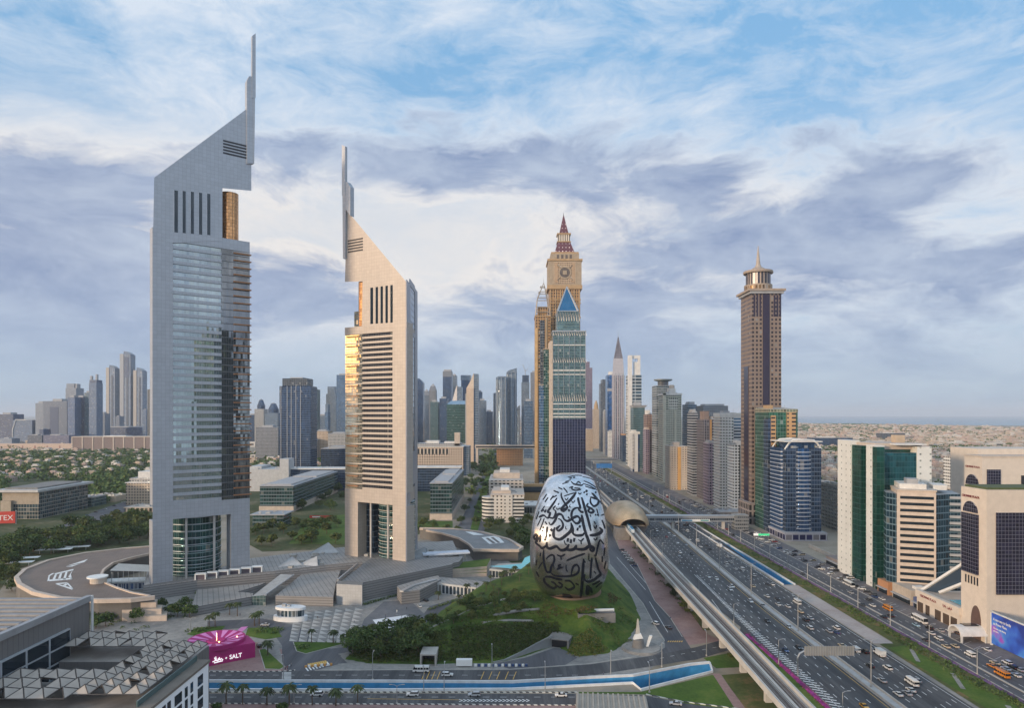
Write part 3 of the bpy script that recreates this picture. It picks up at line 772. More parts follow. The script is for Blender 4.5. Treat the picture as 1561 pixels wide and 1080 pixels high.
EGG_A = [  # strokes of the calligraphy, traced: width, points
 (26, 548,365, 545,400, 560,450, 595,510, 635,570, 630,592, 600,605, 556,625, 546,600, 572,572), (28, 770,350, 740,400, 690,460, 630,520, 575,570, 545,618, 580,636, 640,592), (10, 585,415, 670,385, 760,360),
 (16, 690,190, 735,230, 790,240, 850,250, 875,232), (12, 770,232, 800,195, 840,225), (14, 578,288, 610,320, 640,366), (14, 665,288, 720,270, 700,300, 760,325, 845,310), (10, 740,290, 830,296),
 (34, 850,430, 872,500, 915,650, 955,790, 990,935), (30, 795,430, 808,500, 826,560, 832,605), (30, 825,588, 760,592, 715,630, 698,700, 716,770, 770,822, 818,800, 824,750, 790,716, 740,730, 690,762, 640,786, 590,760, 560,700, 520,680, 482,700, 460,762, 420,822, 382,842, 360,800), (30, 800,600, 840,645, 882,655),
 (38, 850,690, 880,850, 916,980, 950,1080), (22, 482,440, 430,520, 380,590, 340,655, 384,660, 362,722, 420,742, 452,700, 462,640, 425,600, 462,556), (24, 210,732, 280,700, 342,740, 382,690),
 (28, 498,752, 535,765, 572,830, 560,890, 500,932, 480,900, 532,850), (36, 450,880, 430,960, 445,1035, 525,1060, 605,1010, 682,940, 702,880, 690,810), (34, 690,812, 718,900, 722,970, 780,1002, 870,992, 882,960),
 (40, 775,905, 805,912), (38, 808,862, 838,876), (42, 388,905, 412,935), (42, 360,985, 384,1015), (34, 650,612, 672,640), (26, 645,722, 668,745), (28, 338,870, 320,980, 300,1080), (26, 272,872, 282,895), (26, 258,925, 272,945), (22, 304,795, 330,835),
 (24, 150,1070, 140,1020, 170,985, 192,1010, 165,1060), (22, 252,985, 230,1020, 210,1062), (13, 292,740, 262,830, 225,930), (11, 245,740, 190,860), (10, 215,640, 170,760),
 (24, 980,425, 1030,440, 1100,470, 1092,530, 1032,562, 984,505, 985,440), (28, 950,520, 930,560, 1000,600, 1032,640, 990,662, 950,630, 992,580), (36, 970,1000, 1060,992, 1130,962, 1152,920, 1118,880), (26, 1130,430, 1150,480), (16, 1120,480, 1180,565), (10, 1075,600, 1110,720),
 (18, 1140,700, 1175,690, 1192,650, 1180,560), (24, 1050,690, 1068,696), (24, 1080,690, 1096,696), (16, 1030,850, 1058,900, 1076,845), (18, 1155,770, 1180,830, 1202,900), (14, 1040,790, 1056,830),
 (28, 908,330, 940,342), (26, 880,350, 900,362), (24, 918,380, 940,392), (24, 1052,345, 1072,365), (12, 700,480, 722,512, 752,474), (12, 470,588, 492,612, 532,588), (12, 796,362, 828,382, 848,360), (12, 598,440, 622,472, 652,434),
 (10, 682,535, 668,570, 692,578), (10, 514,518, 498,545), (10, 612,860, 612,905, 636,905), (10, 975,690, 992,722), (13, 668,146, 705,138), (13, 720,133, 755,130), (8, 880,182, 980,225, 1100,305), (8, 870,222, 980,262, 1080,322), (8, 900,262, 1050,312), (7, 860,120, 990,150, 1080,210), (7, 600,200, 690,168), (7, 560,230, 660,200), (7, 640,130, 760,100, 860,105),
 (16, 1000,362, 1055,432), (14, 430,330, 512,362), (12, 500,280, 565,312), (12, 430,402, 380,472), (10, 482,400, 402,440), (12, 350,430, 300,505), (10, 330,380, 270,470), (16, 250,650, 275,610, 300,655, 320,610), (9, 300,560, 240,640), (16, 1020,370, 1090,450), (9, 1110,300, 1170,420)]
EGG_B = [(50, 628,85, 662,90), (50, 672,104, 708,108), (50, 722,84, 756,88), (36, 330,118, 330,188, 372,216, 440,192, 480,185, 540,240, 620,222, 662,150), (36, 610,226, 690,238, 752,212, 772,160), (36, 745,215, 820,228, 900,222, 965,182, 1030,200, 1012,252, 978,232, 1002,188), (40, 920,0, 950,90, 978,190),
 (30, 322,0, 300,95), (30, 160,0, 192,60, 170,130, 230,182, 262,212, 322,168), (22, 252,20, 222,120), (20, 480,308, 540,332, 604,300), (18, 540,330, 546,382), (17, 798,78, 840,102, 884,60), (15, 840,100, 846,152), (13, 588,90, 608,150, 640,152), (22, 625,396, 760,340, 902,290),
 (26, 285,230, 280,330, 292,450, 330,562, 382,560, 392,500, 440,402, 432,322, 380,318, 318,372), (24, 388,578, 450,622, 560,632, 692,626, 782,590, 812,520, 782,460, 732,480, 702,560, 695,628), (22, 545,455, 500,475, 542,496, 500,512, 480,532), (12, 578,490, 490,532), (10, 430,448, 440,522), (14, 618,460, 620,530, 642,562),
 (34, 880,370, 872,500, 860,700, 842,900, 830,965), (18, 875,378, 908,428), (24, 1005,350, 990,500, 980,662), (28, 900,600, 890,662, 932,712, 1020,692, 1092,640, 1132,598, 1100,520, 1072,420, 1060,350), (12, 960,290, 960,392, 986,402), (14, 1035,560, 1066,590), (15, 1160,330, 1160,422), (18, 1130,80, 1100,150, 1060,330, 1040,308), (18, 1130,80, 1182,152), (14, 1030,60, 1060,92, 1082,50),
 (26, 300,640, 380,640, 480,670, 562,682), (28, 288,650, 300,722, 382,792, 452,822), (24, 390,708, 450,740, 472,790, 420,812), (22, 500,720, 562,760, 530,802, 480,770), (24, 600,700, 680,705, 742,790, 660,832, 598,790), (20, 760,738, 806,760), (50, 950,770, 930,910), (30, 985,800, 1005,880), (16, 560,900, 700,925), (12, 560,930, 720,950), (14, 262,420, 200,522), (14, 240,280, 230,332), (14, 180,380, 170,470), (13, 1200,200, 1185,330), (13, 1215,400, 1190,520), (16, 170,560, 215,640), (16, 1010,760, 1130,700), (20, 700,960, 830,985), (14, 1060,800, 1160,720)]
def egg_letters():
    mb = egg_mesh()
    rot = Matrix.Rotation(EGGR, 4, 'Z'); T = Matrix.Translation((EGGP[0], EGGP[1], 0)) @ rot
    bv = BVHTree.FromPolygons([Vector(v) for v in mb.v], mb.f)
    Ti = T.inverted()
    ctr = Vector((EGGP[0], EGGP[1], 47))
    out = MB()
    def spline(p):
        r = []
        for i in range(len(p) - 1):
            a, b, c, d = p[max(i - 1, 0)], p[i], p[i + 1], p[min(i + 2, len(p) - 1)]
            n = max(2, int((c - b).length / 14))
            for k in range(n):
                t = k / n
                r.append(0.5 * ((2 * b) + (c - a) * t + (2 * a - 5 * b + 4 * c - d) * t * t + (3 * b - a - 3 * c + d) * t ** 3))
        r.append(p[-1]); return r
    for turn in (0, 38, -38, 62, -62, 120, -120, 180):
        M = Matrix.Translation(ctr) @ Matrix.Rotation(rad(turn), 4, 'Z') @ Matrix.Translation(-ctr)
        eye = M @ Vector((0, 0, H))
        for oy, strokes in ((715, EGG_A), (815, EGG_B)):
            for s in strokes:
                w = s[0]; p = [Vector((s[1 + 2 * i], s[2 + 2 * i])) for i in range((len(s) - 1) // 2)]
                pts = spline(p); n = len(pts); prev = None
                for i, q in enumerate(pts):
                    d = (pts[min(i + 1, n - 1)] - pts[max(i - 1, 0)]).normalized()
                    # a reed-pen stroke: widest where it runs across the pen's slant, tapering at its ends
                    pen = 0.72 + 0.42 * abs(d.x * 0.71 - d.y * 0.71) if w > 14 else 1.0
                    e = min(1.0, 0.5 + 3.0 * min(i, n - 1 - i) / max(1, n - 1)) if n > 4 else 1.0
                    nn = Vector((-d.y, d.x)) * (w * 0.58 + 0.8) * pen * e
                    cur = []
                    for sgn in (1, 0, -1):
                        c = q + nn * sgn
                        px, py = 800 + c.x / 9.82, oy + c.y / 9.82
                        dr = (M.to_3x3() @ Vector(((px - CX) / FX, 1, (HY - py) / FX))).normalized()
                        o_ = Ti @ eye; d_ = (Ti.to_3x3() @ dr)
                        h, nrm, _, _ = bv.ray_cast(o_, d_)
                        if h is None: cur = None; break
                        if turn:
                            vis = -(T.to_3x3() @ nrm).dot((T @ h - Vector((0, 0, H))).normalized())
                            if vis > (0.52 if abs(turn) == 38 else 0.45 if abs(turn) < 90 else 0.3) or -nrm.dot(d_) < 0.25: cur = None; break
                        if nrm.dot(d_) > 0: nrm = -nrm
                        cur.append(h + nrm * 0.16)
                    if cur and prev and (cur[1] - prev[1]).length < 6:
                        out.face([prev[0], cur[0], cur[1], prev[1]]); out.face([prev[1], cur[1], cur[2], prev[2]])
                    prev = cur
    return out
egg_letters().build('lettering', M_EGGTXT, museum)

# ------------------------------------------------------------------ metro viaduct, train, station, footbridge
VC = [(150, 98), (239, 99), (312, 100.6), (470, 102.4), (605, 106.5), (700, 110), (1000, 114), (1900, 118)]
def vc(Y): return interp(VC, Y)
t = thing('metro_viaduct', 'pale concrete elevated metro viaduct on single piers running beside the highway', 'viaduct', (100, 300, 0))
ys = list(range(170, 1000, 15)) + list(range(1000, 1900, 60))
def vstrip(name, off, w, z0, z1, mat, par=t):
    mb = MB(); ribbon(mb, [(vc(y) + off - 100, y - 300) for y in ys], w, z0, z1); return mb.build(name, mat, par)
M_VIA = plain('pale_concrete', (0.44, 0.42, 0.39), 0.8, var=0.15, scale=0.12)
vstrip('deck', 0, 9.0, 8.4, 9.6, M_VIA); vstrip('girder', 0, 5.0, 7.2, 8.4, M_CONCD)
vstrip('parapet', -5.1, 0.9, 8.6, 11.0, M_VIA); vstrip('parapet', 5.1, 0.9, 8.6, 11.0, M_VIA)
M_TRK = plain('track_bed', (0.13, 0.10, 0.085), 0.9, var=0.3, scale=0.6)
M_RAIL = plain('rail_steel', (0.30, 0.25, 0.22), 0.4, 0.6, 0.1)
for o_ in (-2.4, 2.4):
    vstrip('track_bed', o_, 2.7, 9.6, 9.75, M_TRK)
    for r_ in (-0.75, 0.75): vstrip('rail', o_ + r_, 0.3, 9.75, 9.95, M_RAIL)
vstrip('walkway', 0, 1.0, 9.6, 10.1, M_VIA)
for y in list(range(206, 620, 31)) + list(range(730, 1500, 36)):
    mb = MB(); x = vc(y) - 100
    mb.loft([[(x + a * 1.3, y - 300 + b * 1.1, z) for a, b in ((-1, -1), (1, -1), (1, 1), (-1, 1))] for z in (0, 5.0)] + [[(x + a * 3.4, y - 300 + b * 1.3, 7.2) for a, b in ((-1, -1), (1, -1), (1, 1), (-1, 1))]])
    mb.build('pier', M_VIA, t)
tr = thing('metro_train', 'blue and white metro train coming out of the golden shell station on the viaduct', 'train', (vc(607) - 2.4, 607, 9.95), rad(-1.5))
M_TRAIN = plain('train_white', (0.62, 0.68, 0.72), 0.35, 0.2, 0.05); M_TRB = plain('train_blue', (0.06, 0.26, 0.45), 0.3, 0.2, 0.1)
for k in range(2):
    y0 = -18 + 19 * k
    mb = MB(); sec = lambda y, s_: [(a * s_, y, 0.3 + b * (0.9 + 0.1 * s_)) for a, b in ((-1.3, 0), (1.3, 0), (1.35, 1.8), (1.1, 3.0), (-1.1, 3.0), (-1.35, 1.8))]
    mb.loft([sec(y0, 0.75 if k == 0 else 1), sec(y0 + 1.4, 1), sec(y0 + 17.8, 1)]); mb.build('carriage', M_TRAIN, tr)
    MB().box(-1.42, 1.42, y0 + 2, y0 + 17, 1.5, 2.5).build('window', M_TRB, tr); MB().box(-1.15, 1.15, y0 + 1.5, y0 + 17, 3.35, 3.5).build('roof_panel', M_TRB, tr)
st = thing('metro_station', 'golden scallop shell roofed metro station straddling the viaduct beside the museum', 'station', (vc(660), 660, 0))
M_SHELL = facade('golden_cladding', (0.52, 0.36, 0.21), (0.5, 0.4, 0.3), 3, 3, (2, 2, 2, 2), wr=0.4, wm=0.55, joints=2.2, roof=(0.50, 0.36, 0.22))
secs = [(-46, 10.5, 18.0, 13), (-43, 13, 21.5, 12), (-32, 16.5, 26, 11), (-14, 18, 29, 11), (4, 18, 29, 11), (22, 16.5, 26.5, 11), (38, 12, 21, 11), (50, 4, 15, 11)]
mb = MB(); n = 20
mb.loft([[(w * math.cos(math.pi * k / n), y, zb + (zt - zb) * math.sin(math.pi * k / n)) for k in range(n + 1)] for y, w, zt, zb in secs][::-1], 0, cap=False, closed=False)
mb.build('shell_roof', M_SHELL, st, smooth=True)
mb = MB()
mb.loft([[(w * math.cos(math.pi * k / n) * f, y, zb + (zt - zb) * f * math.sin(math.pi * k / n)) for k in range(n + 1)] for y, w, zt, zb, f in ((-46, 10.5, 18, 13, 1), (-46.5, 10.5, 18, 12.6, 1.08), (-44, 10.5, 18, 12.6, 1.12), (-42, 12, 20, 11.5, 1.05))][::-1], 0, False, False)
mb.build('shell_rim', plain('bronze_rim', (0.12, 0.09, 0.07), 0.4, 0.5), st)
mb = MB(); mb.loft([[(a * k, y, z) for a, z in ((-13, 3.5), (13, 3.5), (17.4, 11), (-17.4, 11))] for y, k in ((-38, .8), (-25, 1), (25, 1), (42, .7))]); mb.build('lower_hull', plain('hull_panel', (0.16, 0.15, 0.15), 0.5, 0.4), st)
MB().box(-11, 11, -40, 38, 11.02, 11.4).build('platform', M_CONC, st); MB().box(-10, 10, 20, 30, 11.4, 24).build('end_glazing', M_DKGLASS, st)
for x in (-9, 9):
    for y in (-34, 0, 34): MB().box(x - 2, x + 2, y - 2, y + 2, 0, 3.6).build('pier', M_VIA, st)
MB().box(-16, -4, -48, -30, 0, 10.5).build('stair_block', M_CONCD, st)
fb = thing('footbridge', 'long covered grey footbridge crossing the highway from the golden station', 'bridge', (172, 672, 0))
M_FB = facade('bridge_cladding', (0.34, 0.35, 0.37), (0.09, 0.12, 0.15), 2.0, 7.0, (0.06, 0.94, 0.22, 0.55), wr=0.45, wm=0.4)
MB().box(-46, 44, -3, 3, 7.4, 13.2).build('bridge_deck', M_FB, fb)
mb = MB(); mb.loft([[(x, 3.4 * math.cos(a), 13.2 + 0.9 * math.sin(a)) for a in [math.pi * k / 8 for k in range(9)]] for x in (-46.3, 44)]); mb.build('roof', M_STEEL, fb)
for x in (-15.2, 44 - 10): MB().box(x - 1.2, x + 1.2, -1.4, 1.4, 0, 7.4).build('pier', M_VIA, fb)
bl = MB(); bl.box(44, 57, -6, 7, 0, 14.2); bl.build('stair_tower', facade('stair_cladding', (0.20, 0.21, 0.22), (0.08, 0.1, 0.12), 2, 3.5, (0.1, 0.9, 0.3, 0.7), joints=1.6), fb)
MB().box(-8, 20, -3.5, -3.05, 7.6, 10.0).build('sign_panel', M_WHITE, fb); MB().box(-7, 3, -3.6, -3.52, 8.1, 9.5).build('sign_panel', M_TRB, fb); MB().box(11, 19, -3.6, -3.52, 8.1, 9.5).build('sign_panel', plain('sign_teal', (0.1, 0.3, 0.32), .5), fb)
f2 = thing('footbridge', 'distant low footbridge over the highway between the far towers', 'bridge', (205, 1560, 0))
MB().box(-38, 34, -3, 3, 7, 12).build('bridge_deck', M_FB, f2)
for x in (-20, 20): MB().box(x - 1, x + 1, -1, 1, 0, 7).build('pier', M_VIA, f2)
g = thing('gantry_sign', 'large plain blue sign over the highway, far beyond the museum', 'sign', (181, 1330, 0))
MB().box(-18, 12, -0.5, 0.5, 8, 16.5).build('sign_panel', plain('sign_blue', (0.03, 0.16, 0.42), 0.5), g)
for x in (-17, 11): MB().box(x - .5, x + .5, 0.5, 1.5, 0, 16).build('post', M_STEEL, g)

# the rear of an overhead direction sign, on its curved arm
g = thing('gantry_sign', 'grey ribbed rear of an overhead road sign on one curved arm above the left carriageway', 'sign', (*G(1216, 1030), 0))
gx, gy = G(1216, 1030)
mb = MB(); mb.tube([(0, 0, 0), (0, 0, 7.5), (0.8, 0, 9.2), (2.6, 0, 10.2), (26, 0, 10.6)], [0.42, 0.4, 0.38, 0.36, 0.28], 8); mb.build('curved_arm', M_STEEL, g)
MB().box(2.6, 24, -0.9, -0.6, 8.6, 12.6).build('sign_panel', plain('sign_back', (0.36, 0.36, 0.35), 0.5, 0.5), g)
for k in range(20): MB().box(2.9 + k * 1.08, 3.15 + k * 1.08, -1.1, -0.9, 8.5, 12.8).build('rib', M_STEEL, g)

# ------------------------------------------------------------------ the two triangular towers
M_T1GL = facade('silver_mirror_glass', (0.46, 0.49, 0.50), (0.33, 0.39, 0.41), 1.5, 40, (0.05, 0.97, -1, 2), gr=0.04, gm=0.8, var=0.1, lit=0.0, wr=0.2, wm=0.8)
M_T1CORNER = facade('corner_mirror_glass', (0.08, 0.08, 0.085), (0.22, 0.235, 0.25), 1.5, 4.5, (0.04, 0.98, 0.05, 0.95), gr=0.05, gm=0.9, var=0.12, lit=0.0)
M_T2GL = facade('bronze_strip_glass', (0.12, 0.12, 0.12), (0.07, 0.072, 0.085), 1.6, 40, (0.05, 0.96, -1, 2), gr=0.06, gm=0.6, var=0.25, lit=0.02)
M_T2CORNER = facade('corner_sunrise_glass', (0.30, 0.24, 0.17), (0.55, 0.49, 0.38), 1.6, 2.1, (0.03, 0.97, 0.06, 0.96), gr=0.06, gm=0.92, var=0.10, lit=0.0)  # gold of the reflected sunrise put into the glass tint
M_LOUVRE = plain('copper_louvre', (0.30, 0.145, 0.07), 0.45, 0.35, 0.1)
M_TEAL = facade('teal_drum_glass', (0.22, 0.30, 0.31), (0.02, 0.075, 0.075), 2.2, 4.6, (0.03, 0.98, 0.0, 0.9), gr=0.08, gm=0.5, var=0.4, lit=0.05)
M_COPPER = facade('copper_drum_glass', (0.16, 0.08, 0.04), (0.55, 0.30, 0.14), 3.2, 2.2, (0.05, 0.95, 0.04, 0.96), gr=0.16, gm=0.9, var=0.18, lit=0.0)

def tower(name, label, A, B, Cl, data, cladding, strip, corner, flip):
    A = Vector(A); B = Vector(B); L = (B - A).length; ex = (B - A) / L
    def loc(px, py):
        dx = (px - CX) / FX
        s = (dx * A.y - A.x) / (ex.x - dx * ex.y)
        return s, Z(py, A.y + s * ex.y)
    S = lambda px, py=700: loc(px, py)[0]
    ZZ = lambda px, py: loc(px, py)[1]
    t = thing(name, label, 'tower', (A.x, A.y, 0), math.atan2(ex.y, ex.x))
    d = data; z0 = 8.0
    sl, sr = 0.0, L
    z_par = ZZ(*d['parapet']); z_gtop = ZZ(*d['glass_top']); z_gbot = ZZ(*d['glass_bot']); z_portal = ZZ(*d['portal'])
    g0, g1, c0, c1 = (S(p) for p in d['bands'])        # strip-window range, corner-glass range
    lo, hi = min(g0, c0), max(g1, c1)
    FT = 5.0
    # legs and frame of the main face
    p0, p1 = S(d['portal_px'][0]), S(d['portal_px'][1])
    mb = MB(); mb.box(sl, p0, 0, 9, z0, z_portal); mb.build('front_leg', cladding, t)
    mb = MB(); mb.box(p1, sr, 0, 9, z0, z_portal); mb.build('front_leg', cladding, t)
    MB().box(Cl[0] - 7, Cl[0] + 1, Cl[1] - 11, Cl[1] - 2, z0, z_portal).build('rear_leg', cladding, t)
    tri = lambda e: [(sl + e * 1.6, e), (sr - e * 1.6, e), (Cl[0] + e * .3, Cl[1] - e * 2)]
    # transfer storeys above the portal, then the glazed shaft
    MB().prism(tri(0), z_portal, z_gbot).build('transfer_storey', cladding, t)
    MB().prism(tri(1.0), z_gbot, z_gtop).build('shaft', strip, t)
    if lo > sl + 0.5: MB().box(sl, lo, -0.08, 7, z_gbot, z_par).build('solid_pier', cladding, t)
    if hi < sr - 0.5: MB().box(hi, sr, -0.08, 7, z_gbot, z_par).build('solid_pier', cladding, t)
    MB().prism(tri(0), z_gtop, z_par).build('parapet_band', cladding, t)
    # corner glazing set just proud of the shaft
    MB().box(c0 + .01, c1 - .01, 0.3, 3.0, z_gbot, z_gtop).build('corner_glazing', corner, t)
    # floors: spandrels across the strip windows, louvres across the corner
    nf = d['floors']; h = (z_gtop - z_gbot) / nf
    sp = MB().box(g0 + .01, g1 - .01, 0.2, 2.0, 0, h * d['span']).mesh('spandrel', [d['span_mat']])
    lv = MB().box(c0 + (c1 - c0) * d['lv'][0], c0 + (c1 - c0) * d['lv'][1], -0.9, 0.6, 0, 0.75).mesh('sun_louvre', [M_LOUVRE])
    ln = MB().box(c0, c1, 0.12, 1.0, 0, 0.7).mesh('floor_edge', [d['edge_mat']])
    for k in range(nf):
        z = z_gbot + k * h
        if d['span'] > 0: link('spandrel', sp, t, (0, 0, z))
        if k % d['lvstep'] == 0: link('sun_louvre', lv, t, (0, 0, z + h * 0.5))
        elif d['edges']: link('floor_edge', ln, t, (0, 0, z))
    # crown
    out = [loc(*p) for p in d['crown']]
    a = sum(p[0] * q[1] - q[0] * p[1] for p, q in zip(out, out[1:] + out[:1]))
    if a < 0: out = out[::-1]
    (sa, za_), (sb, zb_) = loc(*d['crown'][0]), loc(*d['crown'][1])
    slope = lambda s: za_ + (zb_ - za_) * (s - sa) / (sb - sa)
    back = [(Cl[0] + (s - Cl[0]) * 0.42, z) for s, z in out]
    back = [(s, slope(s) - d['drop'] if z > min(za_, zb_) - 8 else z) for s, z in back]
    mb = MB(); mb.loft([[(s, 26, z) for s, z in back], [(s, -0.16, z) for s, z in out]][::-1], 0)
    # faces wound for an outline in the s-z plane
    mb.f = [f[::-1] for f in mb.f]
    crown = mb.build('crown', cladding, t)
    for k, (xa, xb, ya, yb) in enumerate(d['slots']):
        (s0, za), (s1, zb) = loc(xa, ya), loc(xb, yb)
        MB().box(s0, s1, -0.22, 0.5, zb, za).build('slot_window', M_DKGLASS, crown)
        MB().box(s0 - .35, s0, -0.4, 0.4, zb, za).build('slot_frame', d['edge_mat'], crown)
    for k in range(5):
        f = k / 4; xa, xb, ya, yb = d['louvres']
        (s0, za), (s1, _) = loc(xa, ya + (yb - ya) * f), loc(xb, ya + (yb - ya) * f)
        MB().box(s0, s1, -0.26, 0.6, za - 0.9, za + .2).build('louvre', M_DARK, crown)
    # copper drum in the notch
    xa, xb = d['drum']; zt = ZZ(xa, d['notch'][0]); zb = ZZ(xa, d['notch'][1])
    s0, s1 = S(xa, 400), S(xb, 400); r = (s1 - s0) / 2
    MB().cyl((s0 + s1) / 2, 2.2 + r, zb - .2, zt + .2, r, n=28).build('copper_drum', M_COPPER, t)
    # blade and mast
    for nm, pts, y0, y1 in d['blade']:
        q = [loc(*p) for p in pts]
        a = sum(p[0] * w[1] - w[0] * p[1] for p, w in zip(q, q[1:] + q[:1]))
        if a < 0: q = q[::-1]
        mb = MB(); mb.loft([[(s, y1, z) for s, z in q], [(s, y0, z) for s, z in q]], 0)
        mb.build(nm, d['blade_mat'], t)
    # glass drum standing in the portal
    r0, r1 = S(d['lobby'][0], 820), S(d['lobby'][1], 820); r = (r1 - r0) / 2
    lob = MB().cyl((r0 + r1) / 2, 6 + r, z0 - 3, z_portal + .1, r, n=40).build('lobby_drum', M_TEAL, t)
    ring = MB(); ring.lathe(0, 0, [(r - .1, 0), (r + .35, 0), (r + .35, 0.4), (r - .1, 0.4)], 40)
    rg = ring.mesh('floor_ring', [d['edge_mat']])
    nl = 9
    for k in range(nl): link('floor_ring', rg, lob, ((r0 + r1) / 2, 6 + r, z0 + (z_portal - z0) * (k + .7) / nl))
    for px in d['cols']:
        s = S(px, 820); MB().cyl(s, 3.4, z0 - 3, z_portal, 0.8, n=10).build('column', plain('pale_column', (0.42, 0.40, 0.38), .6), t)
    return t, S, ZZ, loc

T1A, T1B = (-219.2, 420), (-174.0, 457)
tower('office_tower', 'tallest silver grey tower, its sloping crown rising to a blade mast on the right side', T1A, T1B, (28, 46), dict(
    parapet=(360, 366), glass_top=(300, 373), glass_bot=(300, 766), portal=(300, 789), portal_px=(263.5, 352),
    bands=(263.5, 338, 338, 381), floors=35, span=0.42, span_mat=M_ALU, edge_mat=plain('edge_metal', (0.42, 0.45, 0.5), .4, .4), edges=False, lv=(0.42, 1.04), lvstep=1,
    crown=[(235, 271), (380, 163), (383, 176), (383, 291), (339, 287), (339, 367), (233, 372)],
    slots=[(265.5, 271, 290, 355), (278, 283, 291, 356), (290.5, 295.5, 292, 357), (303, 308, 293.5, 358), (315.5, 320.5, 295, 359)],
    louvres=(340, 375.5, 213.5, 232), drum=(341.5, 369), notch=(289, 365),
    blade=[('blade_panel', [(375.5, 250), (375.5, 124), (379, 117), (385.5, 117), (385.5, 250)], -1.2, 2.5), ('mast', [(383, 150), (383.3, 56), (388.5, 52), (388.5, 150)], -1.6, 0.6), ('mast_foot', [(385, 250), (385, 140), (388, 140), (386.5, 250)], -1.4, 1.5)],
    drop=8, blade_mat=M_ALU, lobby=(270, 351), cols=(286, 329)), M_ALU, M_T1GL, M_T1CORNER, False)
T2A, T2B = (-123.4, 508.5), (-73.3, 478.3)
t2, S2, Z2, loc2 = tower('hotel_tower', 'shorter beige tower with slanted crown, thin mast and gold reflecting corner glass', T2A, T2B, (26, 52), dict(
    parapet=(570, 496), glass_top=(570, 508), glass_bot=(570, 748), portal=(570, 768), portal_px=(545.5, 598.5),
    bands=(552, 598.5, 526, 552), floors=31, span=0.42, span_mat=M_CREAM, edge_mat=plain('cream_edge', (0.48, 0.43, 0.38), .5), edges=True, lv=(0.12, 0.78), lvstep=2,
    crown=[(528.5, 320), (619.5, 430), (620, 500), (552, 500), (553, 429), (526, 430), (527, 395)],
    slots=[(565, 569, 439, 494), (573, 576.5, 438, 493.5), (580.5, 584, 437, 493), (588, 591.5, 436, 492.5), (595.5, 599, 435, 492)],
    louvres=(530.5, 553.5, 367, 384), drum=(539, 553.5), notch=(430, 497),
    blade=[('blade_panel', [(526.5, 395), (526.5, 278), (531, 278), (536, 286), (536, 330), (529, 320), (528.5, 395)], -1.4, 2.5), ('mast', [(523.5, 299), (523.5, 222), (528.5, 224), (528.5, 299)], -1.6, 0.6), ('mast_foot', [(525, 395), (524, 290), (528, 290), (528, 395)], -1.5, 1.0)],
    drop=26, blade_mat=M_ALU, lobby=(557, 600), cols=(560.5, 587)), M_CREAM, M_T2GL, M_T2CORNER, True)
# right-hand return face of the beige tower, bluish shade put into its cladding
Lb = (Vector(T2B) - Vector(T2A)).length
t2b = Vector((Lb, 0)); cl = Vector((26, 52)); e = (cl - t2b); Le = e.length; ang = math.atan2(e.y, e.x)
M_RET = facade('shaded_return_cladding', (0.33, 0.35, 0.40), (0.3, 0.3, 0.3), 3, 3, (2, 2, 2, 2), wr=0.4, wm=0.45, joints=1.8)
def ret(name, a, b, z0, z1, y0, y1, mat):
    return MB().box(a * Le, b * Le, y0, y1, z0, z1).build(name, mat, t2, (Lb, 0, 0), ang)
zc = Z(432, 490)
ret('return_wall', 0.0, 0.30, Z(858, 490), Z(430, 487), -0.3, 0.5, M_RET); ret('return_wall', 0.75, 1.0, 8, Z(440, 525), -0.3, 0.5, M_RET)
for a, b in ((440, 506), (512, 690)): ret('return_glazing', 0.30, 0.75, Z(b, 508), Z(a, 508), 0.1, 0.6, M_T1CORNER)
for a, b in ((430, 440), (506, 512), (690, 740)): ret('return_band', 0.30, 0.75, Z(b, 508), Z(a, 508), -0.2, 0.6, M_RET)
ret('return_glazing', 0.30, 0.75, Z(855, 508), Z(740, 508), 0.1, 0.6, M_DKGLASS)
# blue glazed rear wing seen past the tower's left edge
MB().box(-6, 14, 16, 40, 8, Z(474, 520)).build('rear_wing', facade('rear_wing_glass', (0.10, 0.15, 0.20), (0.05, 0.09, 0.14), 2, 4, (0.05, 0.95, 0.1, 0.95), gm=.6), t2)

# ------------------------------------------------------------------ the low complex round the towers
M_BAND = facade('banded_stone', (0.235, 0.225, 0.22), (0.12, 0.115, 0.115), 400, 1.5, (-1, 2, 0.0, 0.25), gr=0.6, gm=0.0, var=0.1, roof=(0.24, 0.23, 0.22), lit=0)
M_ROOFR = facade('ribbed_roof', (0.26, 0.255, 0.25), (0.2, 0.2, 0.2), 3, 3, (2, 2, 2, 2), roof=(0.27, 0.265, 0.26))
def roof_mat(name, a, b, period):
    m = bpy.data.materials.new(name); m.use_nodes = True
    t = NT(m.node_tree)
    bs = t.node('ShaderNodeBsdfPrincipled'); o = t.node('ShaderNodeOutputMaterial'); t.l.new(bs.outputs[0], o.inputs[0])
    pos = t.node('ShaderNodeTexCoord').outputs['Object']; x, y, z = t.sep(pos)
    f = t.math('LESS_THAN', t.math('FRACT', t.math('DIVIDE', t.math('MULTIPLY_ADD', y, 0.45, x), period)), 0.16)
    n = t.mapr(t.noise(pos, 0.1, 5, 0.7), .3, .7, .8, 1.2)
    t.put(bs.inputs['Base Color'], t.vmath('SCALE', t.mix(f, a, b), scale=n)); bs.inputs['Roughness'].default_value = 0.6
    return m
M_SEAM = roof_mat('seamed_roof', (0.29, 0.27, 0.25), (0.17, 0.16, 0.155), 3.2)
M_SEAMD = roof_mat('dark_seamed_roof', (0.20, 0.20, 0.20), (0.11, 0.11, 0.115), 2.6)
def pslab(name, px, zt, z0, mats, parent=None): return slab(name, GP(px, zt), z0, zt, mats, parent)
t = thing('podium_building', 'long low grey podium with banded stone walls and seamed roof under the two triangular towers', 'building', (0, 0, 0))
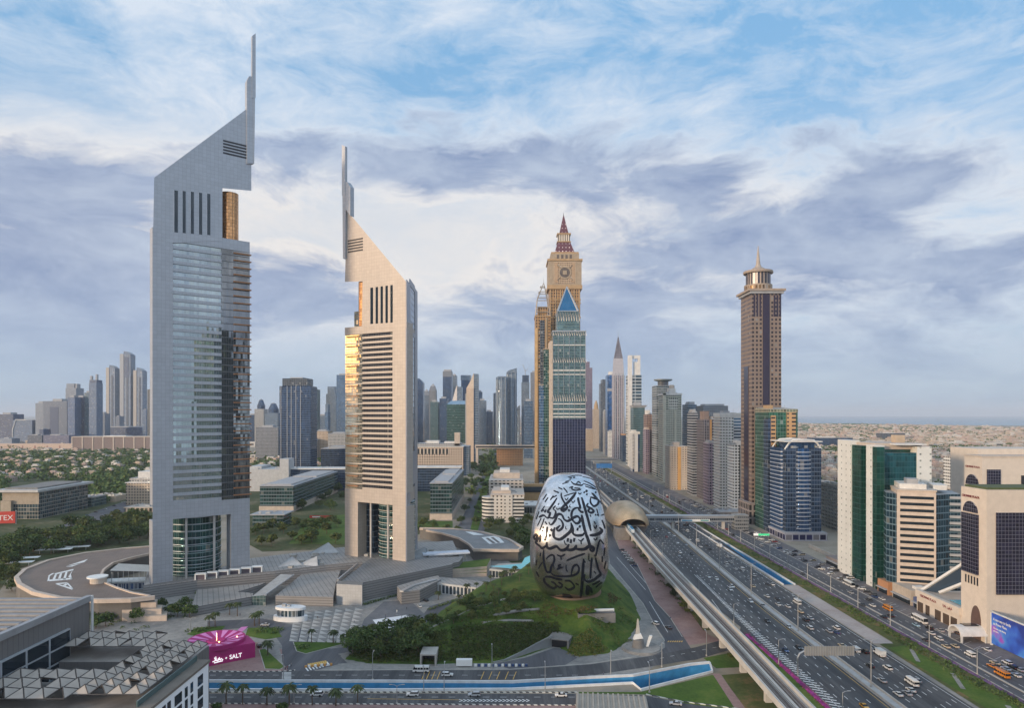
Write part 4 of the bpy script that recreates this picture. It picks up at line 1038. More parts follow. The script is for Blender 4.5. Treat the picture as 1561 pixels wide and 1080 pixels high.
pslab('podium_block', [(218, 897), (300, 885.5), (420, 875), (497, 866), (552, 861), (560, 856), (640, 858), (700, 846), (690, 825), (520, 835), (380, 852), (330, 868), (225, 870)], 8.0, 0, [M_BAND, M_SEAM], t)
for px in (243, 260, 290, 306, 322):
    x, y = G(px, 897 - (px - 218) * .105, 6); MB().box(-2.4, 2.4, -0.35, 1, 0, 1.9).build('window', M_DKGLASS, t, (x, y - .3, 3.0), rad(12)); 
mb = MB(); ribbon(mb, GP([(218, 893), (300, 881.5), (420, 871), (497, 862), (552, 857)], 9.2), 0.6, 8.0, 9.2); mb.build('parapet', M_BAND, t)
t = thing('gallery_building', 'grey hall with a sloping dark seamed roof, square block at its left corner', 'building', (0, 0, 0))
slab('hall', GP([(513, 893), (548, 893), (700, 857), (706, 849), (668, 850), (563, 853)], 9.5), 0, 9.5, [M_BAND, M_SEAMD], t)
q = GP([(513, 891), (552, 893), (553, 888), (515, 886)], 12.0); slab('corner_block', q, 0, 12.0, [facade('silver_panel', (0.36, 0.37, 0.38), (.3, .3, .3), 3, 3, (2, 2, 2, 2), joints=1.6, wm=.2), M_CONCD], t)
qa, qb = G(515, 886, 10.2), G(545, 861, 10.2)
mb = MB(); ribbon(mb, [qa, qb], 1.0, 9.4, 11.2); mb.build('roof_edge', M_STEEL, t)
slab('screen_wall', GP([(553, 889), (690, 861), (690, 858), (553, 885)], 11.0), 0, 11.0, [M_BAND, M_SEAMD], t)
t = thing('mall_roof', 'flat tiled grey roof terrace in front of the podium beside the white kiosk', 'building', (0, 0, 0))
pslab('terrace_block', [(420, 909), (508, 911), (512, 890), (520, 868), (460, 876)], 5.5, 0, [M_BAND, M_SEAM], t)
pslab('left_block', [(292, 927), (385, 910), (386, 905), (362, 903), (395, 893), (405, 889), (300, 900)], 5.0, 0, [M_BAND, M_SEAM], t)
t = thing('glass_canopy', 'wedge of sloping glass on grey frame between the terrace roof and the podium', 'canopy', (*G(415, 912, 5), 0))
gx, gy = G(415, 912, 5)
def loc3(px, py, z): p = G(px, py, z); return (p[0] - gx, p[1] - gy, z)
mb = MB(); mb.face([loc3(384, 910, 5.2), loc3(405, 908, 6.2), loc3(448, 877, 9.6), loc3(428, 876, 8.4)]); mb.face([loc3(384, 910, 5.2), (loc3(384, 910, 5.2)[0], loc3(384, 910, 5.2)[1], 0), (loc3(405, 908, 6.2)[0], loc3(405, 908, 6.2)[1], 0), loc3(405, 908, 6.2)])
mb.build('glazing', facade('canopy_glass', (0.25, 0.28, 0.28), (0.08, 0.13, 0.13), 2, 2, (0.06, 1, 0.06, 1), gm=.4), t)
mb = MB(); mb.tube([loc3(404, 908, 6.4), loc3(448, 877, 9.8)], 0.5, 6); mb.tube([loc3(405, 909, 0), loc3(405, 908, 6.4)], 0.5, 6); mb.build('frame', M_STEEL, t)
def pyramid(label, px, py, z, w, h, rz):
    x, y = G(px, py, z)
    t = thing('glass_skylight', label, 'skylight', (x, y, z), rad(rz))
    mb = MB(); mb.face([(-w, -w * .5, 0), (w, -w * .5, 0), (w * .2, w * .5, h)]); mb.face([(w, -w * .5, 0), (w * .6, w * .5, 0), (w * .2, w * .5, h)]); mb.face([(-w, -w * .5, 0), (w * .2, w * .5, h), (-w * .6, w * .5, 0)])
    mb.build('glazing', facade('skylight_glass', (0.5, 0.52, 0.54), (0.22, 0.30, 0.34), 1.6, 1.6, (0.06, 1, 0.06, 1), gm=.6), t)
    mb = MB(); mb.tube([(-w, -w * .5, 0), (w * .2, w * .5, h), (w, -w * .5, 0)], 0.25, 5); mb.build('frame', M_STEEL, t)
pyramid('dark triangular glass skylight on the terrace roof, left of its pale twin', 442, 862, 8, 8, 5, 20)
pyramid('pale triangular glass skylight on the terrace roof, right of its dark twin', 475, 861, 8, 8, 5, -20)
pyramid('triangular glass skylight at the foot of the beige tower, on its left', 495, 842, 8, 11, 6, 10)
pyramid('triangular glass skylight at the foot of the beige tower, on its right', 640, 850, 8, 9, 7, -30)
t = thing('white_canopy', 'long flat white canopy roof stretching right from the foot of the beige tower', 'canopy', (*G(680, 850, 8), 0), rad(14))
MB().box(-17, 17, -4, 5, 10.5, 11.6).build('canopy_roof', plain('canopy_white', (0.55, 0.60, 0.68), .5), t)
for x in (-14, 0, 14): MB().box(x - .3, x + .3, -.3, .3, 0, 10.5).build('post', M_STEEL, t)
rp = MB(); rr_ = random.Random(4)
for k in range(70):
    a, b = rr_.uniform(430, 690), rr_.uniform(838, 868)
    x, y = G(a, b, 8.0); w_ = rr_.uniform(.6, 2.2); d_ = rr_.uniform(.6, 2.0)
    if inpoly(a, b, [(430, 868), (520, 858), (640, 850), (690, 840), (690, 830), (520, 838), (440, 850)]): rp.box(x - w_, x + w_, y - d_, y + d_, 7.9, 8.0 + rr_.uniform(.5, 2.0))
rp.build('roof_plant', M_CONC, [o for o in COL.objects if o.name == 'podium_building'][0])
# row of white pavilion frames on the podium edge
for i in range(6):
    x, y = G(306 + i * 17.2, 884 - i * 2.3, 8)
    t = thing('pavilion', f'small white framed terrace pavilion on the podium edge, {ordinal(i)} from the left', 'pavilion', (x, y, 8), rad(12), 'white framed pavilions on the podium edge')
    MB().box(-3.3, 3.3, -1.5, 3, 3.2, 3.7).build('roof', M_WHITE, t)
    mb = MB(); mb.box(-3.3, -2.6, -1.5, -1, 0, 3.2); mb.box(2.6, 3.3, -1.5, -1, 0, 3.2); mb.build('frame', M_WHITE, t); MB().box(-2.6, 2.6, -.9, 2.8, 0, 3.2).build('glazing', plain('mauve_glass', (0.16, 0.13, 0.15), .2, .2), t)
# wing with white glazed fins leading to the museum
t = thing('link_building', 'long low building with white vertical fins leading right towards the museum hill', 'building', (0, 0, 0))
slab('gallery', GP([(664, 889), (800, 905), (806, 899), (720, 885), (668, 880)], 6.5), 0, 6.5, [facade('finned_glass', (0.42, 0.43, 0.44), (0.05, 0.07, 0.09), 2.6, 6.5, (0.3, 0.98, 0.06, 0.82), gm=.4, roof=(0.33, 0.33, 0.33)), M_SEAM], t)
slab('entrance_hall', GP([(612, 903), (640, 900), (672, 884), (668, 878), (640, 884), (605, 894)], 7.5), 0, 7.5, [M_BAND, M_SEAM], t)
mb = MB(); ribbon(mb, GP([(612, 902), (630, 893), (664, 884)], 8.0), 2.5, 7.5, 8.2); mb.build('canopy_roof', M_STEEL, t)

# curved car park roofs
def crescent(label, outer, inner, zt, roofm, parent_label=None):
    t = thing('crescent_roof', label, 'building', (0, 0, 0))
    poly = GP(outer + inner[::-1], zt)
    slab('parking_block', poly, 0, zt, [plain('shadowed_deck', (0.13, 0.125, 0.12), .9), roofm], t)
    mb = MB(); ribbon(mb, GP(outer, zt + .6), 2.4, zt - 1.4, zt + .7); ribbon(mb, GP(inner, zt + .6), 1.4, zt - 1.0, zt + .6); mb.build('roof_rim', plain('cream_rim', (0.50, 0.41, 0.34), .7), t)
    return t
M_BROWN = roof_mat('brown_roof', (0.165, 0.118, 0.09), (0.145, 0.105, 0.08), 2.0)
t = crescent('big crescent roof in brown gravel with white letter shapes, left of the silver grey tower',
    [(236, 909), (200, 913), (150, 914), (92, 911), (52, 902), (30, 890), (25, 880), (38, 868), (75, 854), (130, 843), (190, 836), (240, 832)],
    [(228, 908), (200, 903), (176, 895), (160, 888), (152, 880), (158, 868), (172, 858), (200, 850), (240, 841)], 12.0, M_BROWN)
def roofmark(px, py_list, zt, par, mat=M_WHITE):
    mb = MB()
    for poly in py_list:
        p = [(*G(a, b, zt), zt) for a, b in poly]
        ar = sum(u[0] * v[1] - v[0] * u[1] for u, v in zip(p, p[1:] + p[:1]))
        mb.face(p if ar > 0 else p[::-1])
    mb.build('roof_letter', mat, par)
roofmark(0, [[(72, 887), (74, 878), (80, 874.5), (83, 874.5), (76, 879), (75, 886)], [(75, 887), (110, 884), (110, 881.5), (75, 884.5)], [(83, 875), (112, 868), (112, 870), (84, 876.8)], [(110, 884), (104, 880), (112, 868), (108, 876)], [(80, 884), (84, 876), (87, 876), (84, 884)], [(88, 884), (92, 874), (95, 874), (92, 884)], [(96, 884), (100, 872.5), (103, 872.5), (100, 884)]], 12.1, t)
roofmark(0, [[(100, 864), (134, 853), (128, 858), (118, 860)], [(100, 865), (118, 861), (124, 859.5), (110, 864.5)]], 12.1, t)
roofmark(0, [[(84, 890), (102, 888.6), (104, 890), (88, 891.4)], [(84, 891), (110, 900), (111, 897.5), (90, 891.5)], [(104, 889.5), (112, 898.5), (109, 898), (101, 890)], [(96, 893), (100, 890.5), (103, 891.5), (99, 895)]], 12.1, t)
vd = thing('roof_vent', 'round flat topped cream vent drum on the big crescent roof', 'vent', (*G(150, 889, 12), 12))
MB().cyl(0, 0, 0, 3.2, 4.4, n=24).build('drum', plain('cream_drum', (0.48, 0.42, 0.36), .7), vd); MB().cyl(-0.5, 0, 3.2, 3.9, 5.6, n=24).build('cap', M_WHITE, vd)
for i, (xo, z) in enumerate(((238, 9), (246, 6), (254, 3))):
    tag(pslab('planted_terrace', [(xo - 60, 921 + i * 10), (xo, 919 + i * 10), (xo + 2, 914 + i * 9), (xo - 50, 912 + i * 9)], z, 0, [plain('cream_rim', (.5, .41, .34)), plain('terrace_stone', (0.40, 0.34, 0.28), .8)]), f'{["upper", "middle", "lowest"][i]} stone terrace stepping down from the right end of the big crescent roof', 'terrace', 'planted terraces below the crescent roof')
t = crescent('smaller crescent roof in grey seamed metal with white letter shapes, right of the beige tower',
    [(640, 805), (690, 806), (735, 811), (775, 822), (796, 834), (790, 838), (760, 838), (722, 837)], [(650, 808), (676, 813), (700, 820), (716, 830), (722, 837)], 9.0, M_SEAMD)
roofmark(0, [[(734, 820), (758, 817), (769, 828), (746, 830)]], 9.1, t)
roofmark(0, [[(740, 821), (744, 820.5), (756, 828.5), (751, 829)], [(748, 820), (752, 819.5), (763, 828), (759, 828.4)]], 9.15, t, M_DARK)
roofmark(0, [[(709, 811), (720, 811.5), (738, 816), (722, 816.5)]], 9.1, t)
# turquoise roofed building by the museum
t = thing('turquoise_canopy', 'turquoise roofed low building just left of the museum', 'building', (0, 0, 0))
slab('hall', GP([(746, 868), (790, 872), (812, 868), (812, 858), (760, 860)], 6), 0, 6, [facade('hall_glass', (0.35, 0.36, 0.36), (0.08, 0.1, 0.12), 2.4, 6, (0.1, 0.9, 0.1, 0.8)), M_CONC], t)
mb = MB(); P_ = [(*G(a, b, z), z) for a, b, z in ((745, 864, 7.3), (783, 868, 7.3), (795, 860, 8.2), (800, 851, 10.0), (812, 846, 11.4), (814, 860, 9.2), (806, 868, 8))]
mb.face([P_[0], P_[1], P_[2]]); mb.face([P_[2], P_[1], P_[6], P_[5]]); mb.face([P_[2], P_[5], P_[4], P_[3]])
mb.build('canopy_roof', plain('turquoise_roof', (0.16, 0.50, 0.56), 0.4, var=.08), t)
for i, (a, zt) in enumerate(((0, 6), (1, 4.2), (2, 2.4))):
    tag(pslab('planted_terrace', [(690 - a, 868 + a * 4), (742, 864 + a * 5), (748, 852), (700, 858)], zt, 0, [plain('cream_rim', (.5, .41, .34)), M_LAWN]), f'{["top", "middle", "bottom"][i]} green planted terrace between the white canopy and the turquoise roof', 'terrace', 'green terraces by the turquoise roof')

# ------------------------------------------------------------------ kiosks and small buildings on the plaza
kx, ky = G(443, 946)
t = thing('plaza_kiosk', 'white two deck kiosk with rounded ends on the tiled plaza', 'kiosk', (kx, ky, 0), rad(-5))
oval = lambda a, b, n=28: [(a * math.cos(2 * math.pi * k / n), b * math.sin(2 * math.pi * k / n)) for k in range(n)]
MB().prism(oval(9.4, 4.4), 0, 2.6).build('base', plain('kiosk_white', (0.66, 0.67, 0.68), .5, var=.05), t)
MB().prism(oval(7.6, 3.5), 2.6, 6.0).build('glazing', facade('kiosk_glass', (0.5, 0.52, 0.54), (0.08, 0.13, 0.17), 1.6, 8, (0.1, 0.9, -1, 2)), t)
MB().prism(oval(8.4, 4.0), 6.0, 7.4).build('roof', MATS['kiosk_white'], t)
mb = MB(); mb.box(-4.5, -2.5, -1, 1, 7.4, 8.8); mb.box(-1.5, 0, -1, 1, 7.4, 8.2); mb.build('roof_plant', M_STEEL, t)
# magenta pop-up with its sign
M_MAG = plain('magenta_wall', (0.37, 0.012, 0.14), 0.6, var=.1); M_MAGL = plain('magenta_paint', (0.66, 0.22, 0.50), 0.6, var=.1)
A_, B_ = Vector(G(298, 1021)), Vector(G(389, 1003))
t = thing('magenta_pavilion', 'bright magenta pop-up pavilion with white SALT lettering on its wall', 'pavilion', (A_.x, A_.y, 0), math.atan2(B_.y - A_.y, B_.x - A_.x))
Lw = (B_ - A_).length; hm = 6.8
MB().prism([(-14, 0), (Lw, 0), (Lw, 13), (-14, 13)], 0, hm).build('wall', [M_MAG], t)
cx_, cy_, rf = Lw * .44, 11.5, 12.5
fan = MB(); fan.lathe(cx_, cy_, [(rf, hm - .4), (rf, hm + 1.6), (rf - .5, hm + 1.6), (4.0, hm + .35), (3.6, hm + .9), (.4, hm + .5)], 40); fan.build('fan_roof', [M_MAG], t)
mb = MB()
for k in range(14):
    a0 = 2 * math.pi * k / 14; a1 = a0 + 0.24
    mb.face([(cx_ + r * math.cos(a), cy_ + r * math.sin(a), hm + .35 + (r - 4) * .1563 + .08) for r, a in ((4.6, a0 - .1), (rf - .7, a0), (rf - .7, a1), (4.6, a0 + .06))])
mb.build('roof_ray', M_MAGL, t)
M_LETTER = plain('sign_letter', (0.8, 0.8, 0.8), 0.5, var=0, emit=((1, 1, 1), 0.8))
text('sign_lettering', 'SALT', M_LETTER, t, (Lw * .66, -.3, 1.5), (rad(90), 0, 0), 2.7, 0.15, sx=.9)
text('sign_lettering', '+', M_LETTER, t, (Lw * .50, -.3, 1.7), (rad(90), 0, 0), 1.8, 0.15)
mb = MB()
for pts in ([(-8.5, 2.4), (-7.4, 2.6), (-6.4, 3.6), (-6.6, 5.1), (-7.4, 4.4), (-6.6, 2.9), (-5.6, 2.5)], [(-5.6, 2.5), (-5.2, 3.7), (-4.6, 4.2), (-4.4, 3.1), (-5.2, 2.8)], [(-4.2, 2.5), (-3.6, 3.5), (-3.0, 2.7), (-2.6, 2.6)], [(-7.6, 1.6), (-5, 1.8), (-2.8, 1.9)]):
    mb.tube([(x * .75 + Lw * .50 + .6, -.35, z * .75) for x, z in pts], 0.22, 5)
mb.build('sign_squiggle', M_LETTER, t)
lampm = plain('warm_lamp', (1, .8, .4), .5, var=0, emit=((1, .62, .22), 7))
for x, y in ((cx_ - 8.5, cy_ - 4), (cx_ + 8.5, cy_ - 2), (cx_, cy_ - 5)): MB().lathe(x, y, [(.01, hm + 1.0), (.36, hm + 1.3), (.01, hm + 1.6)], 8).build('lamp', lampm, t)
mb = MB(); mb.tube([(cx_, cy_, hm + .6), (cx_, cy_, hm + 4.0)], .10, 5); mb.build('light_pole', lampm, t)
lm = [G(*p) for p in ((343, 985), (357, 970), (352, 958), (372, 948), (366, 958), (371, 970), (358, 985))]
sheet('magenta_walk', lm[:0] + GP([(352, 982), (360, 970), (372, 962), (378, 956), (368, 957), (355, 968), (344, 978)]), 0.075, M_MAGL)
# monument on its round plinth by the frontage road
mx, my = G(978, 990)
t = thing('monument', 'white sculpture with a slim spire on a round stepped plinth by the road bend', 'monument', (mx, my, 0))
MB().lathe(0, 0, [(9.5, 0), (9.5, .5), (8.8, .5), (8.8, .9), (0.01, .9)], 40).build('plinth', M_PAVE, t); MB().lathe(-1.5, 0, [(3.0, .9), (2.4, 4.6), (.01, 4.6)], 20).build('pedestal', M_CONCD, t)
mb = MB(); mb.loft([[(-4 + a, b * .9, 4.6 + c) for a, b, c in ((0, -1.2, 0), (4.6, -1.2, .6), (4.6, 1.2, .6), (0, 1.2, 0))], [(-4 + a, b * .9, 6.6 + c) for a, b, c in ((.8, -1, 0), (3.6, -1, .8), (3.6, 1, .8), (.8, 1, 0))]]); mb.loft([[(2.2 + z * .35 + a, b, z) for a, b in ((-.6, -.6), (.6, -.6), (.6, .6), (-.6, .6))] for z in (1.2, 6.4)]); mb.build('white_figure', M_WHITE, t)
mb = MB(); mb.loft([[(-1.6 + r * a, r * b + 1, z) for a, b in ((-1, -1), (1, -1), (1, 1), (-1, 1))] for z, r in ((4.6, 1.2), (14, .25))]); mb.build('spire', plain('monument_stone', (.4, .38, .34), .6), t)
# ribbed concrete ramp cover at the bottom edge
t = thing('ramp_cover', 'beige ribbed concrete ramp cover between the two bottom roads', 'ramp', (*G(930, 1078), 0), rad(-6))
MB().box(-13, 14, -12, 5, 0, 2.4).build('concrete_block', plain('beige_concrete', (0.36, 0.32, 0.27), .85), t)
for k in range(14): MB().box(-12.6 + k * 1.95, -12.0 + k * 1.95, 5, 5.4, 0, 2.9).build('rib', MATS['beige_concrete'], t)
for k in range(14): MB().box(-12.6 + k * 1.95, -12.0 + k * 1.95, -12, 5, 2.4, 2.9).build('rib', MATS['beige_concrete'], t)

# ------------------------------------------------------------------ city blocks
def block(label, px0, px1, ytop, Y, depth, mat, name='tower_block', cat='building', side=False, z0=0.0, group=None, base='shaft'):
    """block standing at distance Y; with side=True px0 is its far left edge, the flank being in view"""
    x0 = X(px0, Y + depth) if side == 'L' else X(px0, Y)
    x1 = X(px1, Y + depth) if side == 'R' else X(px1, Y)
    h = Z(ytop, Y)
    t = thing(name, label, cat, ((x0 + x1) / 2, Y, z0), 0, group)
    w = x1 - x0
    t['w'] = w; t['h'] = h - z0; t['d'] = depth
    MB().box(-w / 2, w / 2, 0, depth, 0, h - z0).build(base, mat, t)
    if Y < 1400:
        rr_ = random.Random(int(px0 * 7 + Y)); m_ = MB(); hh = h - z0
        for _ in range(9):
            x, y, a, b = rr_.uniform(-.42, .42) * w, rr_.uniform(.08, .9) * depth, rr_.uniform(.6, 1.8), rr_.uniform(.6, 1.6); m_.box(x - a, x + a, y - b, y + b, hh - .05, hh + rr_.uniform(1.2, 2.6))
        m_.tube([(w * .2, depth * .3, hh), (w * .2, depth * .3, hh + 7)], .12, 4); m_.build('roof_plant', M_STEEL, t)
    return t, w, depth, h - z0
def roofbox(t, fx0, fx1, fy0, fy1, hh, mat, name='plant_room', z=None):
    w, d, h = t['w'], t['d'], t['h'] if z is None else z
    return MB().box(-w / 2 + w * fx0, -w / 2 + w * fx1, d * fy0, d * fy1, h, h + hh).build(name, mat, t)
def bandsf(t, n, z0, z1, mat, prot=0.5, th=0.8, name='floor_slab', fx=(0, 1)):
    w, d = t['w'], t['d']
    me = MB().box(-w / 2 + w * fx[0] - prot, -w / 2 + w * fx[1] + prot, -prot, d + prot, 0, th).mesh(name, [mat])
    for k in range(n):
        link(name, me, t, (0, 0, z0 + (z1 - z0) * k / max(1, n - 1)))
def finsf(t, fxs, z0, z1, mat, wd=1.0, prot=0.6, name='fin'):
    w = t['w']
    for f in fxs:
        x = -w / 2 + w * f
        MB().box(x - wd / 2, x + wd / 2, -prot, 0.2, z0, z1).build(name, mat, t)
def ringbox(t, ex, z0, z1, mat, name='cornice'):
    w, d = t['w'], t['d']
    return MB().box(-w / 2 - ex, w / 2 + ex, -ex, d + ex, z0, z1).build(name, mat, t)
M_WALLW = plain('white_wall', (0.58, 0.57, 0.55), .7); M_WALLB = plain('beige_wall', (0.46, 0.39, 0.33), .75); M_WALLG = plain('grey_wall', (0.30, 0.31, 0.33), .7)
M_ROOFG = plain('flat_roof', (0.32, 0.31, 0.30), .9)
F = {}
F['bluedk'] = facade('dark_blue_glass', (0.08, 0.11, 0.16), (0.03, 0.06, 0.12), 2.4, 3.8, (0.06, 0.96, 0.1, 0.92), lit=.02)
F['blue'] = facade('blue_glass', (0.16, 0.22, 0.30), (0.05, 0.11, 0.20), 2.4, 3.8, (0.06, 0.96, 0.14, 0.9))
F['steel'] = facade('steel_blue_glass', (0.20, 0.24, 0.29), (0.07, 0.12, 0.18), 3.0, 3.8, (0.08, 0.92, 0.2, 0.85))
F['grey'] = facade('grey_grid', (0.21, 0.22, 0.24), (0.08, 0.10, 0.13), 3.2, 3.6, (0.2, 0.8, 0.25, 0.8))
F['pale'] = facade('pale_grid', (0.36, 0.35, 0.34), (0.10, 0.12, 0.14), 3.2, 3.5, (0.2, 0.8, 0.25, 0.78))
F['beige'] = facade('beige_grid', (0.46, 0.36, 0.27), (0.07, 0.075, 0.08), 3.4, 3.5, (0.25, 0.75, 0.25, 0.75))
F['brown'] = facade('brown_grid', (0.25, 0.17, 0.14), (0.05, 0.05, 0.06), 3.2, 3.5, (0.2, 0.8, 0.25, 0.75))
F['darkg'] = facade('dark_grid', (0.12, 0.13, 0.15), (0.03, 0.045, 0.06), 3.0, 3.6, (0.1, 0.9, 0.2, 0.85))
F['teal'] = facade('teal_glass', (0.11, 0.18, 0.18), (0.085, 0.14, 0.155), 2.6, 3.8, (0.05, 0.95, 0.1, 0.9), lit=.02, var=.28)
F['green'] = facade('green_glass', (0.10, 0.16, 0.15), (0.02, 0.07, 0.06), 2.6, 3.8, (0.06, 0.94, 0.1, 0.9))
F['purple'] = facade('mauve_grid', (0.24, 0.19, 0.24), (0.06, 0.06, 0.1), 3.2, 3.6, (0.15, 0.85, 0.2, 0.8))
F['orange'] = facade('sunlit_orange_wall', (0.44, 0.23, 0.10), (0.05, 0.05, 0.06), 3.6, 3.6, (0.15, 0.6, 0.3, 0.62))  # low sun's warm orange put into the wall colour
F['strip'] = facade('strip_windows', (0.52, 0.51, 0.49), (0.05, 0.06, 0.07), 40, 3.6, (-1, 2, 0.35, 0.8))
F['slim'] = facade('slim_tower', (0.30, 0.30, 0.30), (0.07, 0.11, 0.17), 9.0, 4.0, (0.45, 0.95, 0.1, 0.95))
def spike(t, x, y, z, h, r=0.8, mat=None, name='spire'):
    MB().cyl(x, y, z, z + h, r, r * .15, 6).build(name, mat or M_STEEL, t)

FL = dict(F)                     # far skyline copies: duller glass, haze put into the darker, bluer colours
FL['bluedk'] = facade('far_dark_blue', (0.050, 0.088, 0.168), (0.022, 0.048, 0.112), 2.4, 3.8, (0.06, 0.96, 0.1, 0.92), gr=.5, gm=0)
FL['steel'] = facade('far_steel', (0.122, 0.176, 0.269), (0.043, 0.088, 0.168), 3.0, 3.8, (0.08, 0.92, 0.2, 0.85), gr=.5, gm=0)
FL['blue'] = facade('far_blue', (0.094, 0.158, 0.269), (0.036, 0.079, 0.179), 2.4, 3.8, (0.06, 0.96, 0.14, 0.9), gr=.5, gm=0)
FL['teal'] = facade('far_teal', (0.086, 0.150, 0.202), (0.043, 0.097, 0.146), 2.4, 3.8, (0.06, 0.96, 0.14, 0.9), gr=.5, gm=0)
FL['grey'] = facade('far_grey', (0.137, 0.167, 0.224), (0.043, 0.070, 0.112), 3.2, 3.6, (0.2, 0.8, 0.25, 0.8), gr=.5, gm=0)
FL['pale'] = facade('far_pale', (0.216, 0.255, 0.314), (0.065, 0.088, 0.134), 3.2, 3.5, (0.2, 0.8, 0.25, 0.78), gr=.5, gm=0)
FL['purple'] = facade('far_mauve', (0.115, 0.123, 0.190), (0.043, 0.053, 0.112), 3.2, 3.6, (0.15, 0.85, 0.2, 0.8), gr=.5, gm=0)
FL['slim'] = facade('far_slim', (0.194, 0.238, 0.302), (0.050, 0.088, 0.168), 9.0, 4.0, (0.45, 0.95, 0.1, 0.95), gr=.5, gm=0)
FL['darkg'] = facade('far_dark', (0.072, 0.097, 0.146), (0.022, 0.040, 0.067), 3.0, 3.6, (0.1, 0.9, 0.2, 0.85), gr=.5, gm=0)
# --- far left skyline
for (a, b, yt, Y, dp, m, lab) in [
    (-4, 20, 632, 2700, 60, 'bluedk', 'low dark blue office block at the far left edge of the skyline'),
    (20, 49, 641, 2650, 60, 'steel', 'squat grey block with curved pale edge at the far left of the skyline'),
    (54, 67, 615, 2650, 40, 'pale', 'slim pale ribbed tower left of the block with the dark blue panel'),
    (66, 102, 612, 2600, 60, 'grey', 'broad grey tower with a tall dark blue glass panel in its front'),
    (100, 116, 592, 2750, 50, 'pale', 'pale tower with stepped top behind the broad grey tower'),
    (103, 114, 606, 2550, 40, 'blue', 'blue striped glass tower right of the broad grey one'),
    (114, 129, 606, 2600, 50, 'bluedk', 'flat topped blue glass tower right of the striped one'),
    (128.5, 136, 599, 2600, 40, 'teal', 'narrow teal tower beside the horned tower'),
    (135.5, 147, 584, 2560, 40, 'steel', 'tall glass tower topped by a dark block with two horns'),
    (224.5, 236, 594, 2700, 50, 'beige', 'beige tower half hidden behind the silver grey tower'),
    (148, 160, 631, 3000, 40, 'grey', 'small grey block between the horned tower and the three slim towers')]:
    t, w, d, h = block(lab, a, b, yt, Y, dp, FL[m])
    if 'dark blue glass panel' in lab:
        MB().box(-w * .22, w * .14, -0.6, 0.5, 18, h - 22).build('glass_panel', plain('panel_glass', (0.02, 0.05, 0.12), .5), t); roofbox(t, .3, .7, .2, .8, 9, M_WALLG)
    elif 'horns' in lab:
        roofbox(t, .03, .97, .05, .95, 11, FL['bluedk'], 'top_block'); MB().box(-w * .45, -w * .25, 5, 15, h + 11, h + 26).build('horn', M_WALLG, t); MB().box(w * .27, w * .46, 5, 15, h + 11, h + 32).build('horn', M_WALLG, t)
    elif 'curved pale edge' in lab:
        mb = MB(); mb.tube([(-w / 2 - 1, -1, 0), (-w / 2 - 1, -1, h * .6), (-w * .35, -1, h + 2), (w * .2, -1, h + 1)], 2.0, 6); mb.build('curved_edge', M_WALLW, t)
    elif 'stepped' in lab:
        roofbox(t, 0.0, .75, .1, .9, 18, FL['pale'], 'upper_step'); roofbox(t, .86, 1, .1, .4, 17, M_WALLG)
    else: roofbox(t, .2, .7, .2, .8, 7, M_WALLG)
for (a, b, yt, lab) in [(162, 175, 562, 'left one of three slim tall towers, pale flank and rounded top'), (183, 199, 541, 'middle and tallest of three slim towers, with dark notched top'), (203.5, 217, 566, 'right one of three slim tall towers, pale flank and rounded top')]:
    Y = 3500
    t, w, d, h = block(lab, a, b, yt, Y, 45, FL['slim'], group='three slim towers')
    MB().box(-w / 2 - .5, -w * .15, -2, 12, 0, h + 4).build('pale_flank', plain('far_stone', (.36, .33, .30), .7) if a != 183 else M_WALLG, t)
    mb = MB(); mb.loft([[(-w * .15, y, h), (w * .48, y, h), (w * .45, y, h + 3), (w * .2, y, h + 13), (-w * .15, y, h + 18)] for y in (0, 40)][::-1]); mb.build('rounded_top', FL['steel'], t)
    if a == 183: MB().box(-w * .1, w * .35, -1.5, 2, h * .72, h * .97).build('dark_notch', FL['bluedk'], t)
    MB().box(w * .1, w * .3, -1.2, .5, 30, h * .9).build('dark_strip', FL['darkg'], t)
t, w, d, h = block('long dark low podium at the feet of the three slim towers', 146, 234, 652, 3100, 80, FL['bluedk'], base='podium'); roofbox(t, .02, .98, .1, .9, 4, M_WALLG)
t, w, d, h = block('long low brown building with pale pilasters behind the trees at left', 110, 236, 667, 2080, 60, plain('brown_stone', (0.20, 0.155, 0.145), .8), base='hall'); finsf(t, [i / 8 for i in range(9)], 0, h, M_WALLB, 3.5, 1.2, 'pilaster'); roofbox(t, .35, .62, .2, .8, 4, M_WALLW, 'roof_monitor'); ringbox(t, 1, h, h + 2, M_WALLB)
t, w, d, h = block('long low sand coloured wall building at the far left edge', -60, 110, 677, 2250, 30, plain('sand_stone', (0.47, 0.36, 0.29), .8), base='hall'); finsf(t, [i / 9 for i in range(10)], 0, h * .6, plain('rust_stone', (0.30, 0.16, 0.12), .8), 4, .8, 'buttress')
for (a, b, yt, Y, m) in [(60, 66, 655, 2450, 'bluedk'), (42, 64, 664, 2430, 'darkg'), (0, 18, 669, 2420, 'pale'), (66, 105, 664, 2400, 'purple'), (176, 182, 635, 3300, 'grey'), (217, 223, 625, 3000, 'steel')]:
    t, w, d, h = block(f'small {dict(bluedk="blue", darkg="dark", pale="pale", purple="mauve", grey="grey", steel="steel grey")[m]} block among the far left towers', a, b, yt, Y, 40, FL[m], name='low_block'); roofbox(t, .2, .6, .2, .7, 3, M_WALLG)

